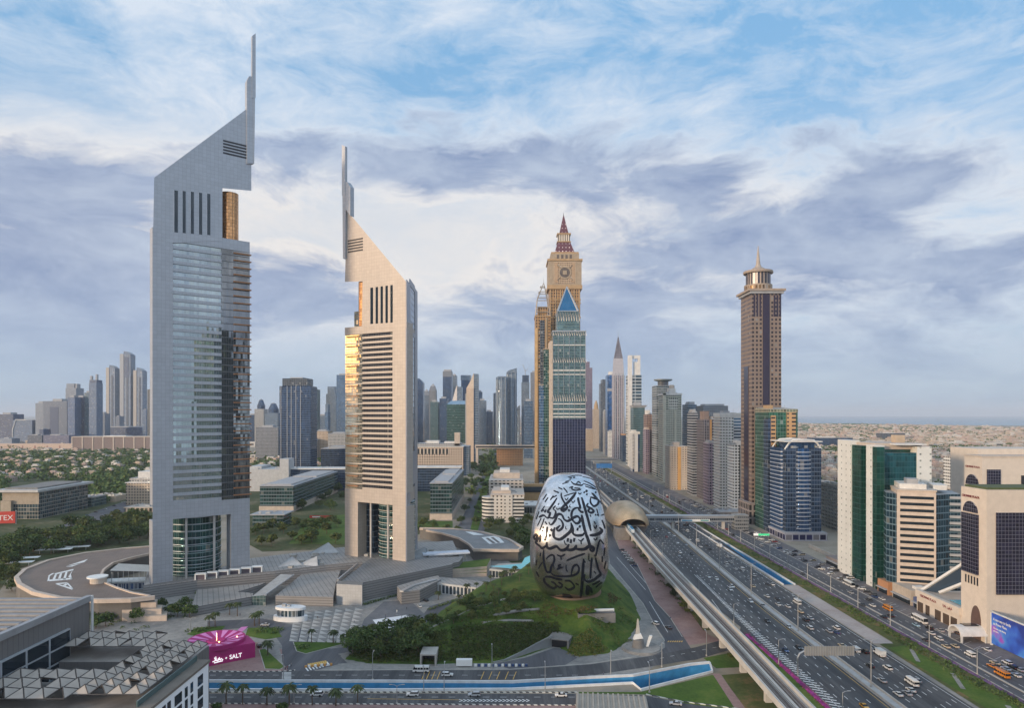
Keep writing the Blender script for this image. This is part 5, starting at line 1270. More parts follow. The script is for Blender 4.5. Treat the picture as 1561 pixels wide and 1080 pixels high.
# --- middle distance, left
t = thing('glass_office', 'glass and stone office with a wide flat overhanging roof, left of the trees', 'building', (-524, 735, 0))
MB().box(-19, 19, 0, 85, 0, 29).build('body', facade('office_glass', (0.30, 0.27, 0.23), (0.05, 0.09, 0.11), 3, 4, (0.05, 0.95, 0.1, 0.95), roof=(.25, .24, .23)), t)
MB().box(-27, 21.5, -5, 92, 29, 31.5).build('overhanging_roof', plain('pale_soffit', (0.42, 0.41, 0.40), .7), t); MB().box(-20, 15, 4, 80, 31.5, 33).build('roof_panel', M_CONCD, t)
MB().box(-19.5, 19.5, -0.6, 0, 16, 29).build('stone_band', plain('tan_stone', (0.33, 0.28, 0.22), .8), t); MB().box(-19, -8, -4, 0, 0, 20).build('stone_core', MATS['tan_stone'], t)
t, w, d, h = block('low glass annexe beside the glass office with the overhanging roof', 112, 140, 760, 830, 30, F['teal'], name='annexe'); roofbox(t, 0, 1, 0, 1, 1, M_ROOFG, 'roof')
t = thing('billboard', 'red billboard reading TEX at the left edge', 'sign', (*G(8, 800), 0), rad(12))
MB().box(-16, 9, -0.4, .4, 1, 13).build('panel', plain('red_panel', (0.50, 0.045, 0.03), .5, var=.05), t); text('sign_lettering', 'TEX', M_WHITE, t, (.5, -0.45, 4.2), (rad(90), 0, 0), 7.5, .05)
for x in (-14, 9): MB().box(x, x + .8, .4, 1.2, 0, 14).build('post', M_STEEL, t)
t, w, d, h = block('beige hotel block with white roof box, left of the silver grey tower', 192, 240, 737, 850, 40, F['beige'], name='hotel_block')
roofbox(t, .33, .72, .1, .6, 14, M_WALLW, 'roof_box'); roofbox(t, .1, 1, .02, .9, 6, F['pale'], 'upper_floor'); ringbox(t, 1.0, h - .1, h + .8, M_WALLW)
t, w, d, h = block('low sand coloured pavilion in front of the beige hotel block', 190, 236, 775, 790, 30, facade('arcade_wall', (0.42, 0.34, 0.27), (.08, .08, .08), 5, 9, (.2, .8, 0, .5)), name='low_pavilion'); ringbox(t, .8, h, h + .8, M_WALLB)
t, w, d, h = block('sand coloured low building by the side road behind the trees', 140, 176, 757, 880, 30, plain('sand_wall', (.45, .37, .28), .8), name='low_building'); roofbox(t, .1, .5, .2, .6, 2, M_WALLB)
for i, (x, y) in enumerate(((100, 826), (130, 822), (155, 817), (82, 838), (110, 834), (30, 851), (20, 858))):
    t = thing('car_shade', f'white flat car park shade roof among the trees, {ordinal(i)} one', 'shade', (*G(x, y, 3.2), 0), rad(15), 'car park shades')
    MB().box(-13, 13, -3, 3, 3, 3.3).build('roof', M_WHITE, t)
    for q in (-10, 0, 10): MB().box(q - .15, q + .15, -.15, .15, 0, 3).build('post', M_STEEL, t)
# --- between the two tall towers
t, w, d, h = block('dark glass office tower with pale vertical ribs, between the two tall towers', 426, 473.5, 589, 1150, 38, F['bluedk'], name='office_tower')
finsf(t, [.05, .25, .38, .53, .68], 0, h, M_STEEL, .7, .6); roofbox(t, .08, .88, .05, .95, 13, F['darkg'], 'crown_storey'); roofbox(t, .3, .7, .2, .8, 15, M_WALLG)
for (a, b, yt, Y, dp, m, lab) in [(388, 402, 624, 2400, 40, 'pale', 'pale grid tower far behind, left of the dome topped one'), (404, 423, 630, 2350, 45, 'steel', 'far tower with a domed cap between the tall towers'), (390, 424, 652, 1750, 50, 'grey', 'beige grey apartment block with dense grid of windows'),
    (472, 483, 594, 2300, 40, 'teal', 'teal tower peeking right of the dark ribbed tower'), (497, 512, 601, 2400, 40, 'steel', 'far pale stepped tower between the two tall towers, right'), (513, 530, 572, 2300, 40, 'blue', 'blue tower half hidden by the beige tower left edge'), (378, 390, 633, 2500, 40, 'bluedk', 'blue slab half hidden by the silver grey tower right edge'), (480, 500, 634, 2450, 40, 'steel', 'low steel grey block among the far towers between the tall pair'), (495, 500, 629, 2200, 30, 'blue', 'narrow blue slab left of the far stepped tower')]:
    t, w, d, h = block(lab, a, b, yt, Y, dp, F[m])
    if 'dome' in lab: MB().lathe(0, d / 2, [(w * .42, h), (w * .42, h + 12), (w * .3, h + 22), (w * .2, h + 32), (.1, h + 36)], 16).build('domed_cap', F['bluedk'], t)
    elif 'stepped' in lab: roofbox(t, .12, .88, .1, .9, 26, F['steel'], 'upper_step')
    else: roofbox(t, .2, .7, .2, .8, 5, M_WALLG)
for (a, b, yt, Y, dp, m, lab, nm) in [(463, 482, 672, 1650, 40, 'pale', 'pale apartment block behind the blue glass offices, leftmost', 'apartment_block'), (480, 500, 658, 1680, 40, 'beige', 'beige apartment block with arched top behind the blue glass offices', 'apartment_block'), (500, 530, 662, 1640, 40, 'pale', 'cream apartment block beside the beige tower left edge', 'apartment_block'),
    (489, 540, 685, 1250, 60, 'bluedk', 'dark blue glass block behind the low offices', 'office_block'), (378, 440, 716, 1000, 50, 'none', 'blank pale grey wall building right of the silver grey tower', 'blank_building')]:
    m_ = plain('blank_wall', (0.40, 0.41, 0.42), .7) if m == 'none' else F[m]
    t, w, d, h = block(lab, a, b, yt, Y, dp, m_, name=nm)
    if 'blank' in lab: roofbox(t, .78, 1.0, 0, .5, 15, m_, 'stair_core'); roofbox(t, 0, .3, .1, .9, 4, m_, 'upper_step')
    else: roofbox(t, .2, .8, .2, .8, 4, M_WALLG); ringbox(t, .5, h - .1, h + 1, M_WALLG)
def deepoff(label, px0, px1, ytop, Y, depth, mat, roofm):
    t, w, d, h = block(label, px0, px1, ytop, Y, depth, mat, name='glass_office')
    ringbox(t, .8, h - .05, h + .9, M_WALLG); MB().box(-w / 2 + 4, w / 2 - 4, 5, d * .46, h + .9, h + 2.2).build('roof_panel', roofm, t); MB().box(-w / 2 + 4, w / 2 - 4, d * .54, d - 5, h + .9, h + 2.2).build('roof_panel', roofm, t)
    MB().box(-w / 2 - .6, w / 2 + .6, -1, d, 0, 6.5).build('stone_base', M_WALLB, t)
    return t
M_RP = plain('roof_metal', (0.34, 0.34, 0.35), .6)
F['greenoff'] = facade('offices_green', (0.12, 0.15, 0.17), (0.03, 0.085, 0.085), 3.0, 4.0, (0.04, 0.97, 0.06, 0.8), roof=(.2, .2, .2))
deepoff('low teal glass office with two grey roof panels, between the tall towers', 396, 447, 742, 790, 200, F['greenoff'], M_RP)
deepoff('dark glass office with two grey roof panels, right of the beige tower', 656, 688.5, 738, 730, 180, F['greenoff'], M_RP)
t, w, d, h = block('long blue glass office bar behind the low teal office', 436, 530, 716, 1010, 30, F['bluedk'], name='glass_office'); ringbox(t, 1, h - .05, h + 1.4, M_WALLW, 'roof_slab')
t, w, d, h = block('blue glass office bar emerging right of the beige tower', 628, 702, 714, 1000, 30, F['bluedk'], name='glass_office'); ringbox(t, 1, h - .05, h + 1.4, M_WALLW, 'roof_slab')
t = thing('led_screen', 'white lit vertical advertising screen in the trees right of the silver grey tower', 'screen', (*G(396.5, 802), 0)); MB().box(-2, 2, -.3, .3, 1, 11).build('panel', plain('screen_white', (.7, .7, .75), .4, var=0, emit=((1, .95, .95), .7)), t); MB().box(-.8, 1, -.34, -.3, 3, 7).build('picture', plain('screen_red', (.5, .03, .04), .5, var=0), t)
t = thing('garden_banner', 'long low red banner on the lawn between the two tall towers', 'sign', (*G(489, 791), 0)); MB().box(-12, 11, -.3, .3, .3, 3.2).build('panel', MATS['red_panel'], t); MB().box(-9, 0, -.34, -.3, 1.1, 2.4).build('white_stripe', M_WHITE, t)
t, w, d, h = block('small round grey pavilion in the trees below the low teal office', 385, 432, 786, 690, 25, F['greenoff'], name='low_pavilion'); ringbox(t, 2, h, h + 1, M_WALLG, 'roof_slab')

# --- right of the beige tower
t, w, d, h = block('beige hotel with an arcade of tall windows and stepped pale roofs', 630, 706, 682, 1250, 60, facade('arcade_grid', (0.50, 0.40, 0.32), (0.08, 0.09, 0.1), 4.4, 4.6, (0.25, 0.75, 0.2, 0.72), roof=(.42, .40, .37)), name='hotel_block')
MB().box(-w / 2, w * .22, -.6, 0, h - 13, h - 3).build('window_arcade', facade('arcade_glass', (0.52, 0.44, 0.36), (0.06, 0.07, 0.08), 6.5, 40, (0.2, 0.8, -1, 2)), t); ringbox(t, 1.2, h - .1, h + 1.5, M_WALLW)
roofbox(t, .05, .95, .1, .8, 6, F['pale'], 'upper_storey'); roofbox(t, .25, .5, .2, .6, 11, M_WALLW); roofbox(t, .6, .9, .3, .7, 9, M_WALLW); roofbox(t, .82, .93, .1, .3, 26, M_WALLB, 'chimney_block'); MB().box(w * .5, w * .62, 5, 50, 0, h + 1).build('side_wing', F['steel'], t)
t, w, d, h = block('tall beige slab tower with a slanted crown and glass back, beside the avenue', 711, 722, 592, 1550, 30, facade('slab_stone', (0.50, 0.39, 0.30), (0.2, 0.15, 0.12), 3, 3, (2, 2, 2, 2), joints=3), name='slab_tower')
MB().box(w / 2, w * 1.15, 3, 28, 0, h + 32).build('glass_back', F['steel'], t); mb = MB(); mb.loft([[(-w * .5, y, h), (w * .5, y, h), (w * .5, y, h + 34), (w * .05, y, h + 16)] for y in (3, 24)][::-1]); mb.build('slanted_crown', plain('crown_stone', (.55, .45, .36), .7), t); MB().box(-w * .66, -w * .5, 2, 24, 0, h - 12).build('side_fin', M_WALLG, t)
for (a, b, yt, Y, dp, m, lab) in [(632, 645, 584, 2500, 40, 'bluedk', 'dark rounded tower just right of the beige tower'), (645, 654, 603, 2700, 40, 'steel', 'pale blue tower between the dark rounded one and the peaked one'), (654, 664.5, 596, 2450, 36, 'grey', 'grey tower with a pointed peak in the far cluster'), (656, 668, 613, 2250, 40, 'teal', 'lower teal tower in front of the peaked one'), (664, 675, 622, 2300, 40, 'bluedk', 'low dark blue slab in the far cluster'),
    (675, 688.5, 575, 2400, 45, 'bluedk', 'tall navy tower with a pale framed top in the far cluster'), (670, 682, 608, 2200, 40, 'bluedk', 'navy slab in front of the tall navy tower'), (688, 696, 573, 2600, 40, 'steel', 'pale tower right behind the tall navy tower'), (703, 717, 580, 2450, 40, 'bluedk', 'dark tower with pale cap behind the beige slab tower'), (728, 735, 598, 2500, 40, 'blue', 'thin blue tower right of the beige slab tower'),
    (729, 741, 611, 2350, 40, 'steel', 'pale blue tower with white frame right of the beige slab tower'), (740, 751, 628, 2500, 40, 'bluedk', 'low dark blue tower in the gap right of the beige slab tower'), (752, 758, 601, 2550, 40, 'blue', 'slim blue tower left of the pair of curved glass towers'), (756, 773, 576, 2150, 45, 'steel', 'left one of the pair of curved glass towers'), (772, 788, 568, 2200, 45, 'steel', 'right one of the pair of curved glass towers'),
    (787, 793, 624, 2300, 40, 'bluedk', 'low blue block right of the pair of curved glass towers'), (795, 807, 583, 2350, 40, 'steel', 'unfinished tower with a crane on top'), (799, 812, 612, 1750, 36, 'blue', 'pale blue gridded tower beside the orange building'), (809, 822, 568, 2500, 40, 'grey', 'grey tower half hidden behind the gold tower')]:
    t, w, d, h = block(lab, a, b, yt, Y, dp, F[m])
    if 'peak' in lab and 'lower' not in lab: MB().loft([[(-w / 2, 0, h), (w / 2, 0, h), (w / 2, d, h), (-w / 2, d, h)], [(-w * .3, 5, h + 16), (w * .3, 5, h + 16), (w * .3, d - 5, h + 16), (-w * .3, d - 5, h + 16)], [(-.4, d / 2, h + 26), (.4, d / 2, h + 26), (.4, d / 2 + 1, h + 26), (-.4, d / 2 + 1, h + 26)]]).build('pointed_peak', F['grey'], t)
    elif 'rounded' in lab: MB().loft([[(-w / 2, 0, h), (w / 2, 0, h), (w / 2, d, h), (-w / 2, d, h)], [(-w / 2, 2, h + 8), (w * .3, 2, h + 8), (w * .3, d - 2, h + 8), (-w / 2, d - 2, h + 8)], [(-w / 2, 6, h + 16), (0, 6, h + 16), (0, d - 6, h + 16), (-w / 2, d - 6, h + 16)]]).build('rounded_top', F['bluedk'], t)
    elif 'framed top' in lab: roofbox(t, 0, 1, 0, 1, 20, F['grey'], 'framed_top'); roofbox(t, .1, .9, .1, .9, 26, M_WALLG)
    elif 'pale cap' in lab: roofbox(t, -.05, 1.05, 0, 1, 18, F['steel'], 'pale_cap')
    elif 'crane' in lab:
        roofbox(t, .1, .95, .1, .9, 24, F['bluedk'], 'unfinished_storeys'); mb = MB(); mb.tube([(0, 10, h + 24), (-1, 10, h + 44)], .9, 4); mb.tube([(-1, 10, h + 40), (-9, 10, h + 62)], .8, 4); mb.tube([(-1, 10, h + 38), (10, 10, h + 48)], .7, 4); mb.build('crane', M_WALLG, t)
    elif 'curved' in lab:
        k = 1 if 'left' in lab else -1; mb = MB(); mb.loft([[(-w * .5, y, h), (w * .5, y, h), (w * .5 - (w * .35 if k < 0 else 0) * 0, y, h + (4 if k > 0 else 14)), (-w * .3, y, h + (4 if k > 0 else 6))] for y in (0, d)][::-1]); mb.build('curved_top', F['steel'], t)
        mb = MB(); mb.prism([(-w * .5 + w * q / 8, -6 * math.sin(math.pi * q / 8)) for q in range(9)] + [(w * .5, 1), (-w * .5, 1)], 0, h * .97); mb.build('curved_front', F['steel'], t); finsf(t, [.15, .5, .85], 0, h, M_STEEL, 1.2, 6)
    else: roofbox(t, .2, .75, .2, .8, 6, M_WALLG)
# white slanted wedge and dark green glass block
t, w, d, h = block('white wedge shaped building with a steep slanted edge behind the dark green glass block', 696, 704, 590, 1950, 40, F['steel'], name='wedge_tower')
mb = MB(); mb.loft([[(-w * 1.95, y, h - 75), (-w * .4, y, h - 75), (-w * .4, y, h + 5), (-w * .7, y, h - 6)] for y in (-1, 36)][::-1]); mb.build('white_wedge', plain('wedge_white', (.62, .56, .52), .6), t); MB().box(-w * 1.9, -w * .4, 0, 36, 0, h - 75).build('lower_body', F['bluedk'], t)
t, w, d, h = block('dark green glass block with a square outline sign, in front of the white wedge', 681, 712, 617, 1650, 50, F['green'], name='glass_block')
mb = MB(); mb.loft([[(-w / 2, 0, h), (w / 2, 0, h), (w / 2, d, h), (-w / 2, d, h)], [(-w * .3, 8, h + 9), (w / 2, 8, h + 9), (w / 2, d, h + 9), (-w * .3, d, h + 9)]]); mb.build('sloped_top', glass('pale_blue_glass', (.25, .36, .45)), t)
mb = MB()
for q in ((.15, .42, 30, 31.2), (.15, .42, 41, 42.2), (.15, .18, 31.2, 41), (.39, .42, 31.2, 41)): mb.box(w * q[0], w * q[1], -.3, 0, q[2], q[3])
mb.build('square_sign', M_WALLW, t)
t, w, d, h = block('sun-warmed orange block with dark window slots, by the far end of the avenue', 757, 797, 681, 1500, 45, F['orange'], name='orange_block'); ringbox(t, .8, h - .1, h + 1.2, plain('sunlit_edge', (.5, .33, .18), .7)); roofbox(t, .1, .5, .2, .7, 3, M_WALLB)
t = thing('skybridge', 'long thin beige skybridge over the avenue beside the orange block', 'bridge', (-20, 1490, 0)); MB().box(-60, 76, -4, 0, 38, 46).build('bridge_deck', M_WALLB, t); MB().box(-58, 74, -4.3, -4, 40, 43).build('window_band', M_DKGLASS, t)
for x in (-58, 70): MB().box(x, x + 5, -4, 0, 0, 38).build('pier', M_WALLB, t)
t, w, d, h = block('white office building with rounded left end and dark window strips, beside the avenue', 748, 799, 756, 713, 60, facade('white_office', (0.56, 0.53, 0.49), (0.05, 0.055, 0.06), 4.2, 3.6, (0.3, 0.7, 0.3, 0.7), roof=(.5, .44, .39)), name='white_office')
mb = MB(); mb.cyl(-w / 2, 9, 0, h - 2, 9.5, n=24); mb.build('rounded_end', F['strip'], t); MB().box(w * .18, w * .5, -.5, 0, 2, h - 2).build('window_bay', F['strip'], t)
MB().box(-w * .45, w * .1, 10, 50, h, h + 4).build('roof_storey', M_WALLB, t); MB().box(-w * .2, w * .05, 15, 40, h + 4, h + 7).build('plant_room', M_WALLW, t); MB().box(-w * .15, w * .15, -1.2, 0, 0, h + 1).build('centre_bay', facade('bay_wall', (.55, .52, .48), (.1, .1, .1), 5, 3.6, (.35, .65, .3, .65)), t); ringbox(t, .4, h - .05, h + .8, M_WALLB)
t, w, d, h = block('cream office building with roof garden behind the white rounded office', 745, 798, 733, 850, 90, facade('cream_office', (0.52, 0.46, 0.40), (0.07, 0.07, 0.07), 5, 4, (0.2, 0.8, 0.3, 0.75), roof=(.45, .41, .37)), name='cream_office'); roofbox(t, .12, .9, .3, .8, 7, M_WALLB, 'roof_storey'); roofbox(t, .3, .6, .4, .7, 11, M_WALLW)
t, w, d, h = block('gold framed low gallery joining the gold tower, right of the white offices', 797, 845, 739, 880, 14, plain('gold_frame', (0.42, 0.27, 0.13), .6), name='gallery', z0=0); MB().box(-w / 2, w / 2, -1, 0, h - 10, h - 3).build('window_band', M_DKGLASS, t)
t, w, d, h = block('low dark glazed hall behind the museum, under the gold gallery', 797, 850, 772, 780, 40, facade('hall_dark', (0.24, 0.24, 0.24), (0.03, 0.05, 0.05), 3, 9, (.05, .95, 0, .7), roof=(.33, .31, .30)), name='low_hall'); ringbox(t, .6, h - .05, h + .8, M_WALLW, 'roof_edge')

# --- the gold towers and the teal one
M_GOLD = facade('gold_stone', (0.34, 0.205, 0.095), (0.05, 0.04, 0.04), 3.4, 4.2, (0.3, 0.75, 0.2, 0.8), gr=.15)
M_GOLDP = plain('gold_trim', (0.36, 0.24, 0.13), .6); M_CREAMP = plain('cream_trim', (0.31, 0.245, 0.175), .6); M_PURP = facade('purple_tiles', (0.105, 0.035, 0.05), (.6, .5, .5), 5, 6, (.38, .62, .38, .62), gm=0)
Y = 1000
s = Y / FX
t, w, d, h = block('gold clock tower with purple pointed roof behind the teal tower', 837.5, 884.5, 440, Y, 42, M_GOLD, name='clock_tower')
yl = lambda y: Z(y, Y)
def tier(nm, a, b, y0, y1, mat, inset=0.0):
    x0, x1 = (a - 861) * s, (b - 861) * s; hw = (x1 - x0) / 2; c = 21
    return MB().box(x0, x1, c - hw * .9, c + hw * .9, yl(y0), yl(y1)).build(nm, mat, t)
tier('cornice', 834.5, 887.5, 441, 435, M_GOLDP); tier('clock_storey', 836, 886.5, 435, 398, M_CREAMP); tier('cornice', 834.5, 888, 398, 395, M_GOLDP); tier('upper_storey', 839.5, 883, 395, 386, M_CREAMP); tier('cornice', 840.5, 882.5, 386, 383.5, M_GOLDP)
yf = 21 - (886.5 - 836) / 2 * s * .9
MB().box(-17 * s + .4 * 0, 17 * s, yf - .3, yf + .2, yl(433), yl(399.5)).build('lattice_panel', facade('lattice', (0.42, 0.32, 0.22), (0.12, 0.08, 0.06), 2.6, 2.6, (.2, .8, .2, .8), gm=0, gr=.6), t)
for a, b in ((-15.4, -10.4), (10.4, 15.4)): MB().box(a * s - 0, b * s, yf - .5, yf - .25, yl(431), yl(401)).build('side_panel', plain('tan_panel', (.36, .25, .16), .6), t)
cz = yl(416)
clock = MB(); clock.loft([[(r * math.cos(2 * math.pi * k / 24), yy, cz + r * math.sin(2 * math.pi * k / 24)) for k in range(24)] for r, yy in ((9.3, yf - .3), (9.3, yf - 1.0), (7.4, yf - 1.0), (7.4, yf - .5))]); ck = clock.build('clock_ring', M_CREAMP, t)
MB().loft([[(r * math.cos(2 * math.pi * k / 24), yy, cz + r * math.sin(2 * math.pi * k / 24)) for k in range(24)] for r, yy in ((7.4, yf - .3), (7.4, yf - .6))]).build('clock_face', plain('clock_dark', (.10, .08, .07), .5), t)
MB().box(-2.9, 2.9, yf - 1.1, yf - .6, cz - 2.9, cz + 2.9).build('clock_boss', M_CREAMP, t)
mb = MB()
for k in range(4):
    a = math.pi / 4 + k * math.pi / 2; mb.tube([(8.5 * math.cos(a), yf - .8, cz + 8.5 * math.sin(a)), (15.5 * math.cos(a), yf - .8, cz + 15.5 * math.sin(a))], .7, 4)
mb.build('lattice_bar', M_CREAMP, t)
def frust(nm, a0, b0, y0, a1, b1, y1, mat):
    r = []
    for a, b, y in ((a0, b0, y0), (a1, b1, y1)):
        x0, x1 = (a - 861) * s, (b - 861) * s; hw = (x1 - x0) / 2 * .9
        r.append([(x0, 21 - hw, yl(y)), (x1, 21 - hw, yl(y)), (x1, 21 + hw, yl(y)), (x0, 21 + hw, yl(y))])
    return MB().loft(r).build(nm, mat, t)
frust('purple_roof', 846, 877, 383.5, 851, 870.5, 366, M_PURP); tier('cornice', 850, 871.5, 366, 364.5, M_GOLDP); tier('lantern', 851.5, 870, 364.5, 354, facade('lantern_arcade', (.55, .49, .41), (.12, .09, .07), 3.2, 30, (.3, .7, -1, 2))); tier('cornice', 850, 871.5, 354, 352, M_GOLDP); frust('purple_spire', 853.8, 868, 352, 860, 861.4, 323, M_PURP); frust('finial', 860.2, 861.2, 323, 860.6, 860.9, 318, M_DARK)
for k in range(4): MB().box((-12 + k * 6.5) * s, (-8.5 + k * 6.5) * s, 21 - (883 - 839.5) / 2 * s * .9 - .2, 6, yl(394), yl(388)).build('roof_window', plain('niche_dark', (.1, .08, .07), .6), t)
for f in (.03, .2, .36, .64, .8, .97): MB().box(-w / 2 + w * f - .9, -w / 2 + w * f + .9, -.7, .1, 0, h - 2).build('pilaster', M_GOLDP, t)
for yy in (458, 463, 485): MB().box(-w / 2 - .8, w / 2 + .8, -1, d + .5, yl(yy), yl(yy) + 1.6).build('string_course', M_GOLDP, t)
Y = 950; s = Y / FX
t, w, d, h = block('slim gold tower with an open lattice spire, left of the clock tower', 816, 839, 482, Y, 34, M_GOLD, name='gold_tower')
mb = MB(); ap = (2, 17, Z(428, Y)); bs = [(-w * .47, 1, h), (w * .5, 1, h), (w * .5, 33, h), (-w * .47, 33, h)]
for b_ in bs: mb.tube([b_, tuple(Vector(b_).lerp(Vector((b_[0] * .72, 17 + (b_[1] - 17) * .72, h + 26)), 1)), ap], [.8, .7, .4], 5)
for zz, k in ((h + 6, .94), (h + 13, .86), (h + 26, .72), (h + 35, .5), (h + 43, .28)):
    q = [(b_[0] * k, 17 + (b_[1] - 17) * k, zz) for b_ in bs]; mb.tube(q + q[:1], .55, 4)
mb.build('lattice_spire', plain('lattice_metal', (.36, .30, .24), .5, .3), t); spike(t, 2, 17, Z(430, Y), 9, .5)
MB().box(-w * .32, w * .34, 6, 30, h, h + 14).build('lantern_storey', M_GOLD, t); MB().box(-w * .2, w * .12, -.4, 0, 6, h - 6).build('glass_strip', F['darkg'], t); MB().box(w * .18, w * .28, -.9, 0, 0, h - 2).build('pilaster', M_CREAMP, t); ringbox(t, .7, h - 1, h + .8, M_GOLDP)
MB().box(-w * .5 - .5, -w * .34, -1.0, 4, 0, h * .93).build('gold_bay', plain('lit_gold', (.55, .36, .18), .4, .3), t)  # brighter gold copy paints the sunlit left edge
t, w, d, h = block('dark teal glass slab squeezed between the gold tower and the teal tower', 829, 840, 533, 925, 20, F['green'], name='glass_slab'); ringbox(t, .4, h - .1, h + 1.4, M_CREAMP)
t, w, d, h = block('low blue slab in front of the slim gold tower', 822, 832, 588, 930, 18, F['blue'], name='glass_slab'); ringbox(t, .4, h - .1, h + 1.0, M_CREAMP)
Y = 900; s = Y / FX
t, w, d, h = block('teal glass tower with a blue triangular glass peak, just behind the museum', 843, 892.5, 505, Y, 44, F['teal'], name='teal_tower')
yl = lambda y: Z(y, Y)
c_ = 867.75
MB().box((850 - c_) * s, (884 - c_) * s, 4, 40, h, yl(475)).build('upper_shaft', F['teal'], t)
apx = ((866 - c_) * s, 20, yl(433)); q = [((850.5 - c_) * s, 5), ((882 - c_) * s, 5), ((882 - c_) * s, 38), ((850.5 - c_) * s, 38)]; zb = yl(474)
mb = MB()
for a, b in zip(q, q[1:] + q[:1]): mb.face([(*a, zb), (*b, zb), apx])
mb.build('glass_peak', glass('peak_glass', (.03, .13, .26)), t)
mb = MB()
for a in q: mb.tube([(*a, zb), apx], [1.5, .7], 5)
mb.tube([(*p, zb) for p in q + q[:1]], 1.0, 5)
for k in range(9):
    x = (850.5 - c_) * s + (31.5 * s) * k / 8; mb.tube([(x - 1.6, 3.6, yl(489)), (x, 3.4, zb), (x + 1.6, 3.6, yl(489))], .45, 4)
mb.build('peak_frame', M_STEEL, t)
mb = MB()
for zz0, zz1 in ((505, 512), (545, 553), (600, 612)):
    for k in range(15):
        x = -w / 2 + w * k / 14; mb.tube([(x - 1.3, -.5, yl(zz1)), (x, -.9, yl(zz0)), (x + 1.3, -.5, yl(zz1))], .35, 4)
mb.build('lattice_band', M_STEEL, t)
for yy, th in ((527, 1.2), (566, 1.6), (572, 1.2), (617, 1.4), (625, 1.4), (632, 1.4), (637, 1.6)): MB().box(-w / 2 - .4, w / 2 + .4, -.7, d, yl(yy), yl(yy) + th).build('white_band', M_WALLW, t)
MB().box(-w / 2 - .2, w / 2 + .2, -.5, d, 0, yl(639)).build('navy_lower_wall', facade('navy_glass', (0.10, 0.11, 0.16), (0.018, 0.022, 0.06), 3.6, 3.8, (0.1, 0.95, 0.04, 0.97), lit=.005, var=.25), t)
MB().box(-w / 2 - 4, -w / 2 - .3, 1, d, 0, yl(520)).build('side_pier', M_WALLB, t); MB().box(-w / 2 - 1, w / 2 + 1, -1.2, d, h - 1.0, h + .6).build('cornice', M_STEEL, t); finsf(t, [.0, .16, .33, .5, .67, .84, 1.0], yl(639), h - 2, M_STEEL, .4, .7)

# ------------------------------------------------------------------ the row of towers along the right of the highway
def row(label, pf, pr, ytop, Y, depth, m, name='tower_block'):
    return block(label, pf, pr, ytop, Y, depth, F[m] if isinstance(m, str) else m, name=name, side='L')
F['whiteg'] = facade('white_grid', (0.72, 0.71, 0.68), (0.05, 0.055, 0.06), 3.4, 3.4, (0.18, 0.82, 0.25, 0.75))
F['olive'] = facade('olive_glass_grid', (0.42, 0.41, 0.34), (0.07, 0.10, 0.09), 3.6, 3.7, (0.1, 0.9, 0.25, 0.8))
F['rib'] = facade('ribbed_dark', (0.17, 0.15, 0.16), (0.04, 0.045, 0.06), 3.0, 3.6, (0.12, 0.7, 0.1, 0.9))
t, w, d, h = row('mauve slab tower directly right of the teal tower', 891, 903, 561, 2500, 40, 'purple'); roofbox(t, 0, .6, 0, .8, 22, F['purple'], 'upper_step')
t, w, d, h = row('beige tower with a domed top, left end of the far highway row', 903, 914, 624, 2250, 40, 'beige'); MB().lathe(0, 15, [(w * .4, h), (w * .36, h + 12), (w * .2, h + 22), (.3, h + 30)], 12).build('dome', M_GOLDP, t)
t, w, d, h = row('low beige block under the mauve slab tower', 892, 904, 655, 2100, 40, 'beige'); ringbox(t, 1, h - .1, h + 1, M_WALLB)
t, w, d, h = row('dark grey tower with rounded shoulder, left of the bright blue tower', 913, 924, 585, 2050, 40, 'darkg'); roofbox(t, .3, 1, 0, 1, 12, F['darkg'], 'upper_step')
t, w, d, h = row('slim grey tower with white edge in front of the dark grey one', 919, 925, 627, 1900, 30, 'pale'); roofbox(t, .2, .8, .1, .8, 4, M_WALLG)
t, w, d, h = row('bright blue glass tower framed in pale stone, left of the pointed spire tower', 923, 935.5, 572, 1850, 40, facade('royal_blue', (0.10, 0.18, 0.30), (0.015, 0.09, 0.26), 3, 4, (.04, .96, .06, .94)))
MB().box(w * .5 - 5, w * .5 + .6, -1, 4, 0, h + 3).build('stone_edge', M_WALLG, t); MB().box(-w / 2 - .6, w * .5, -.8, 2, h * .8, h * .8 + 7).build('pale_band', M_WALLG, t); roofbox(t, .3, .95, .1, .6, 9, M_WALLW)
t, w, d, h = row('small pale block at the foot of the bright blue tower', 926, 935, 658, 1800, 30, 'whiteg'); roofbox(t, .2, .8, .1, .8, 3, M_WALLG)
Y = 1700; s = Y / FX
t, w, d, h = row('tall mauve grey tower with a slender pointed lattice spire', 933, 952, 573, Y, 38, facade('spire_tower', (0.38, 0.34, 0.36), (0.08, 0.09, 0.14), 4.5, 3.8, (.3, .72, .1, .9)), name='spire_tower')
yl = lambda y: Z(y, Y)
def fr(a0, y0, a1, y1, nm, mat, dd=.9):
    mb = MB(); c = d / 2; k = s * .5
    mb.loft([[(-a * k, c - a * k * dd, yl(y)), (a * k, c - a * k * dd, yl(y)), (a * k, c + a * k * dd, yl(y)), (-a * k, c + a * k * dd, yl(y))] for a, y in ((a0, y0), (a1, y1))])
    return mb.build(nm, mat, t)
fr(16, 573, 13, 546, 'stepped_top', plain('silver_top', (.42, .40, .42), .5, .3)); fr(12.5, 546, 1.2, 513, 'pointed_spire', facade('spire_lattice', (.10, .09, .11), (.3, .3, .34), 4, 6, (.3, .7, .3, .7), gm=.3)); fr(.7, 513, .3, 503, 'mast', M_STEEL)
for f in (.1, .5, .9): MB().box(-w / 2 + w * f - 1, -w / 2 + w * f + 1, -1.2, 0, 0, h + 6).build('pilaster', M_WALLG, t)
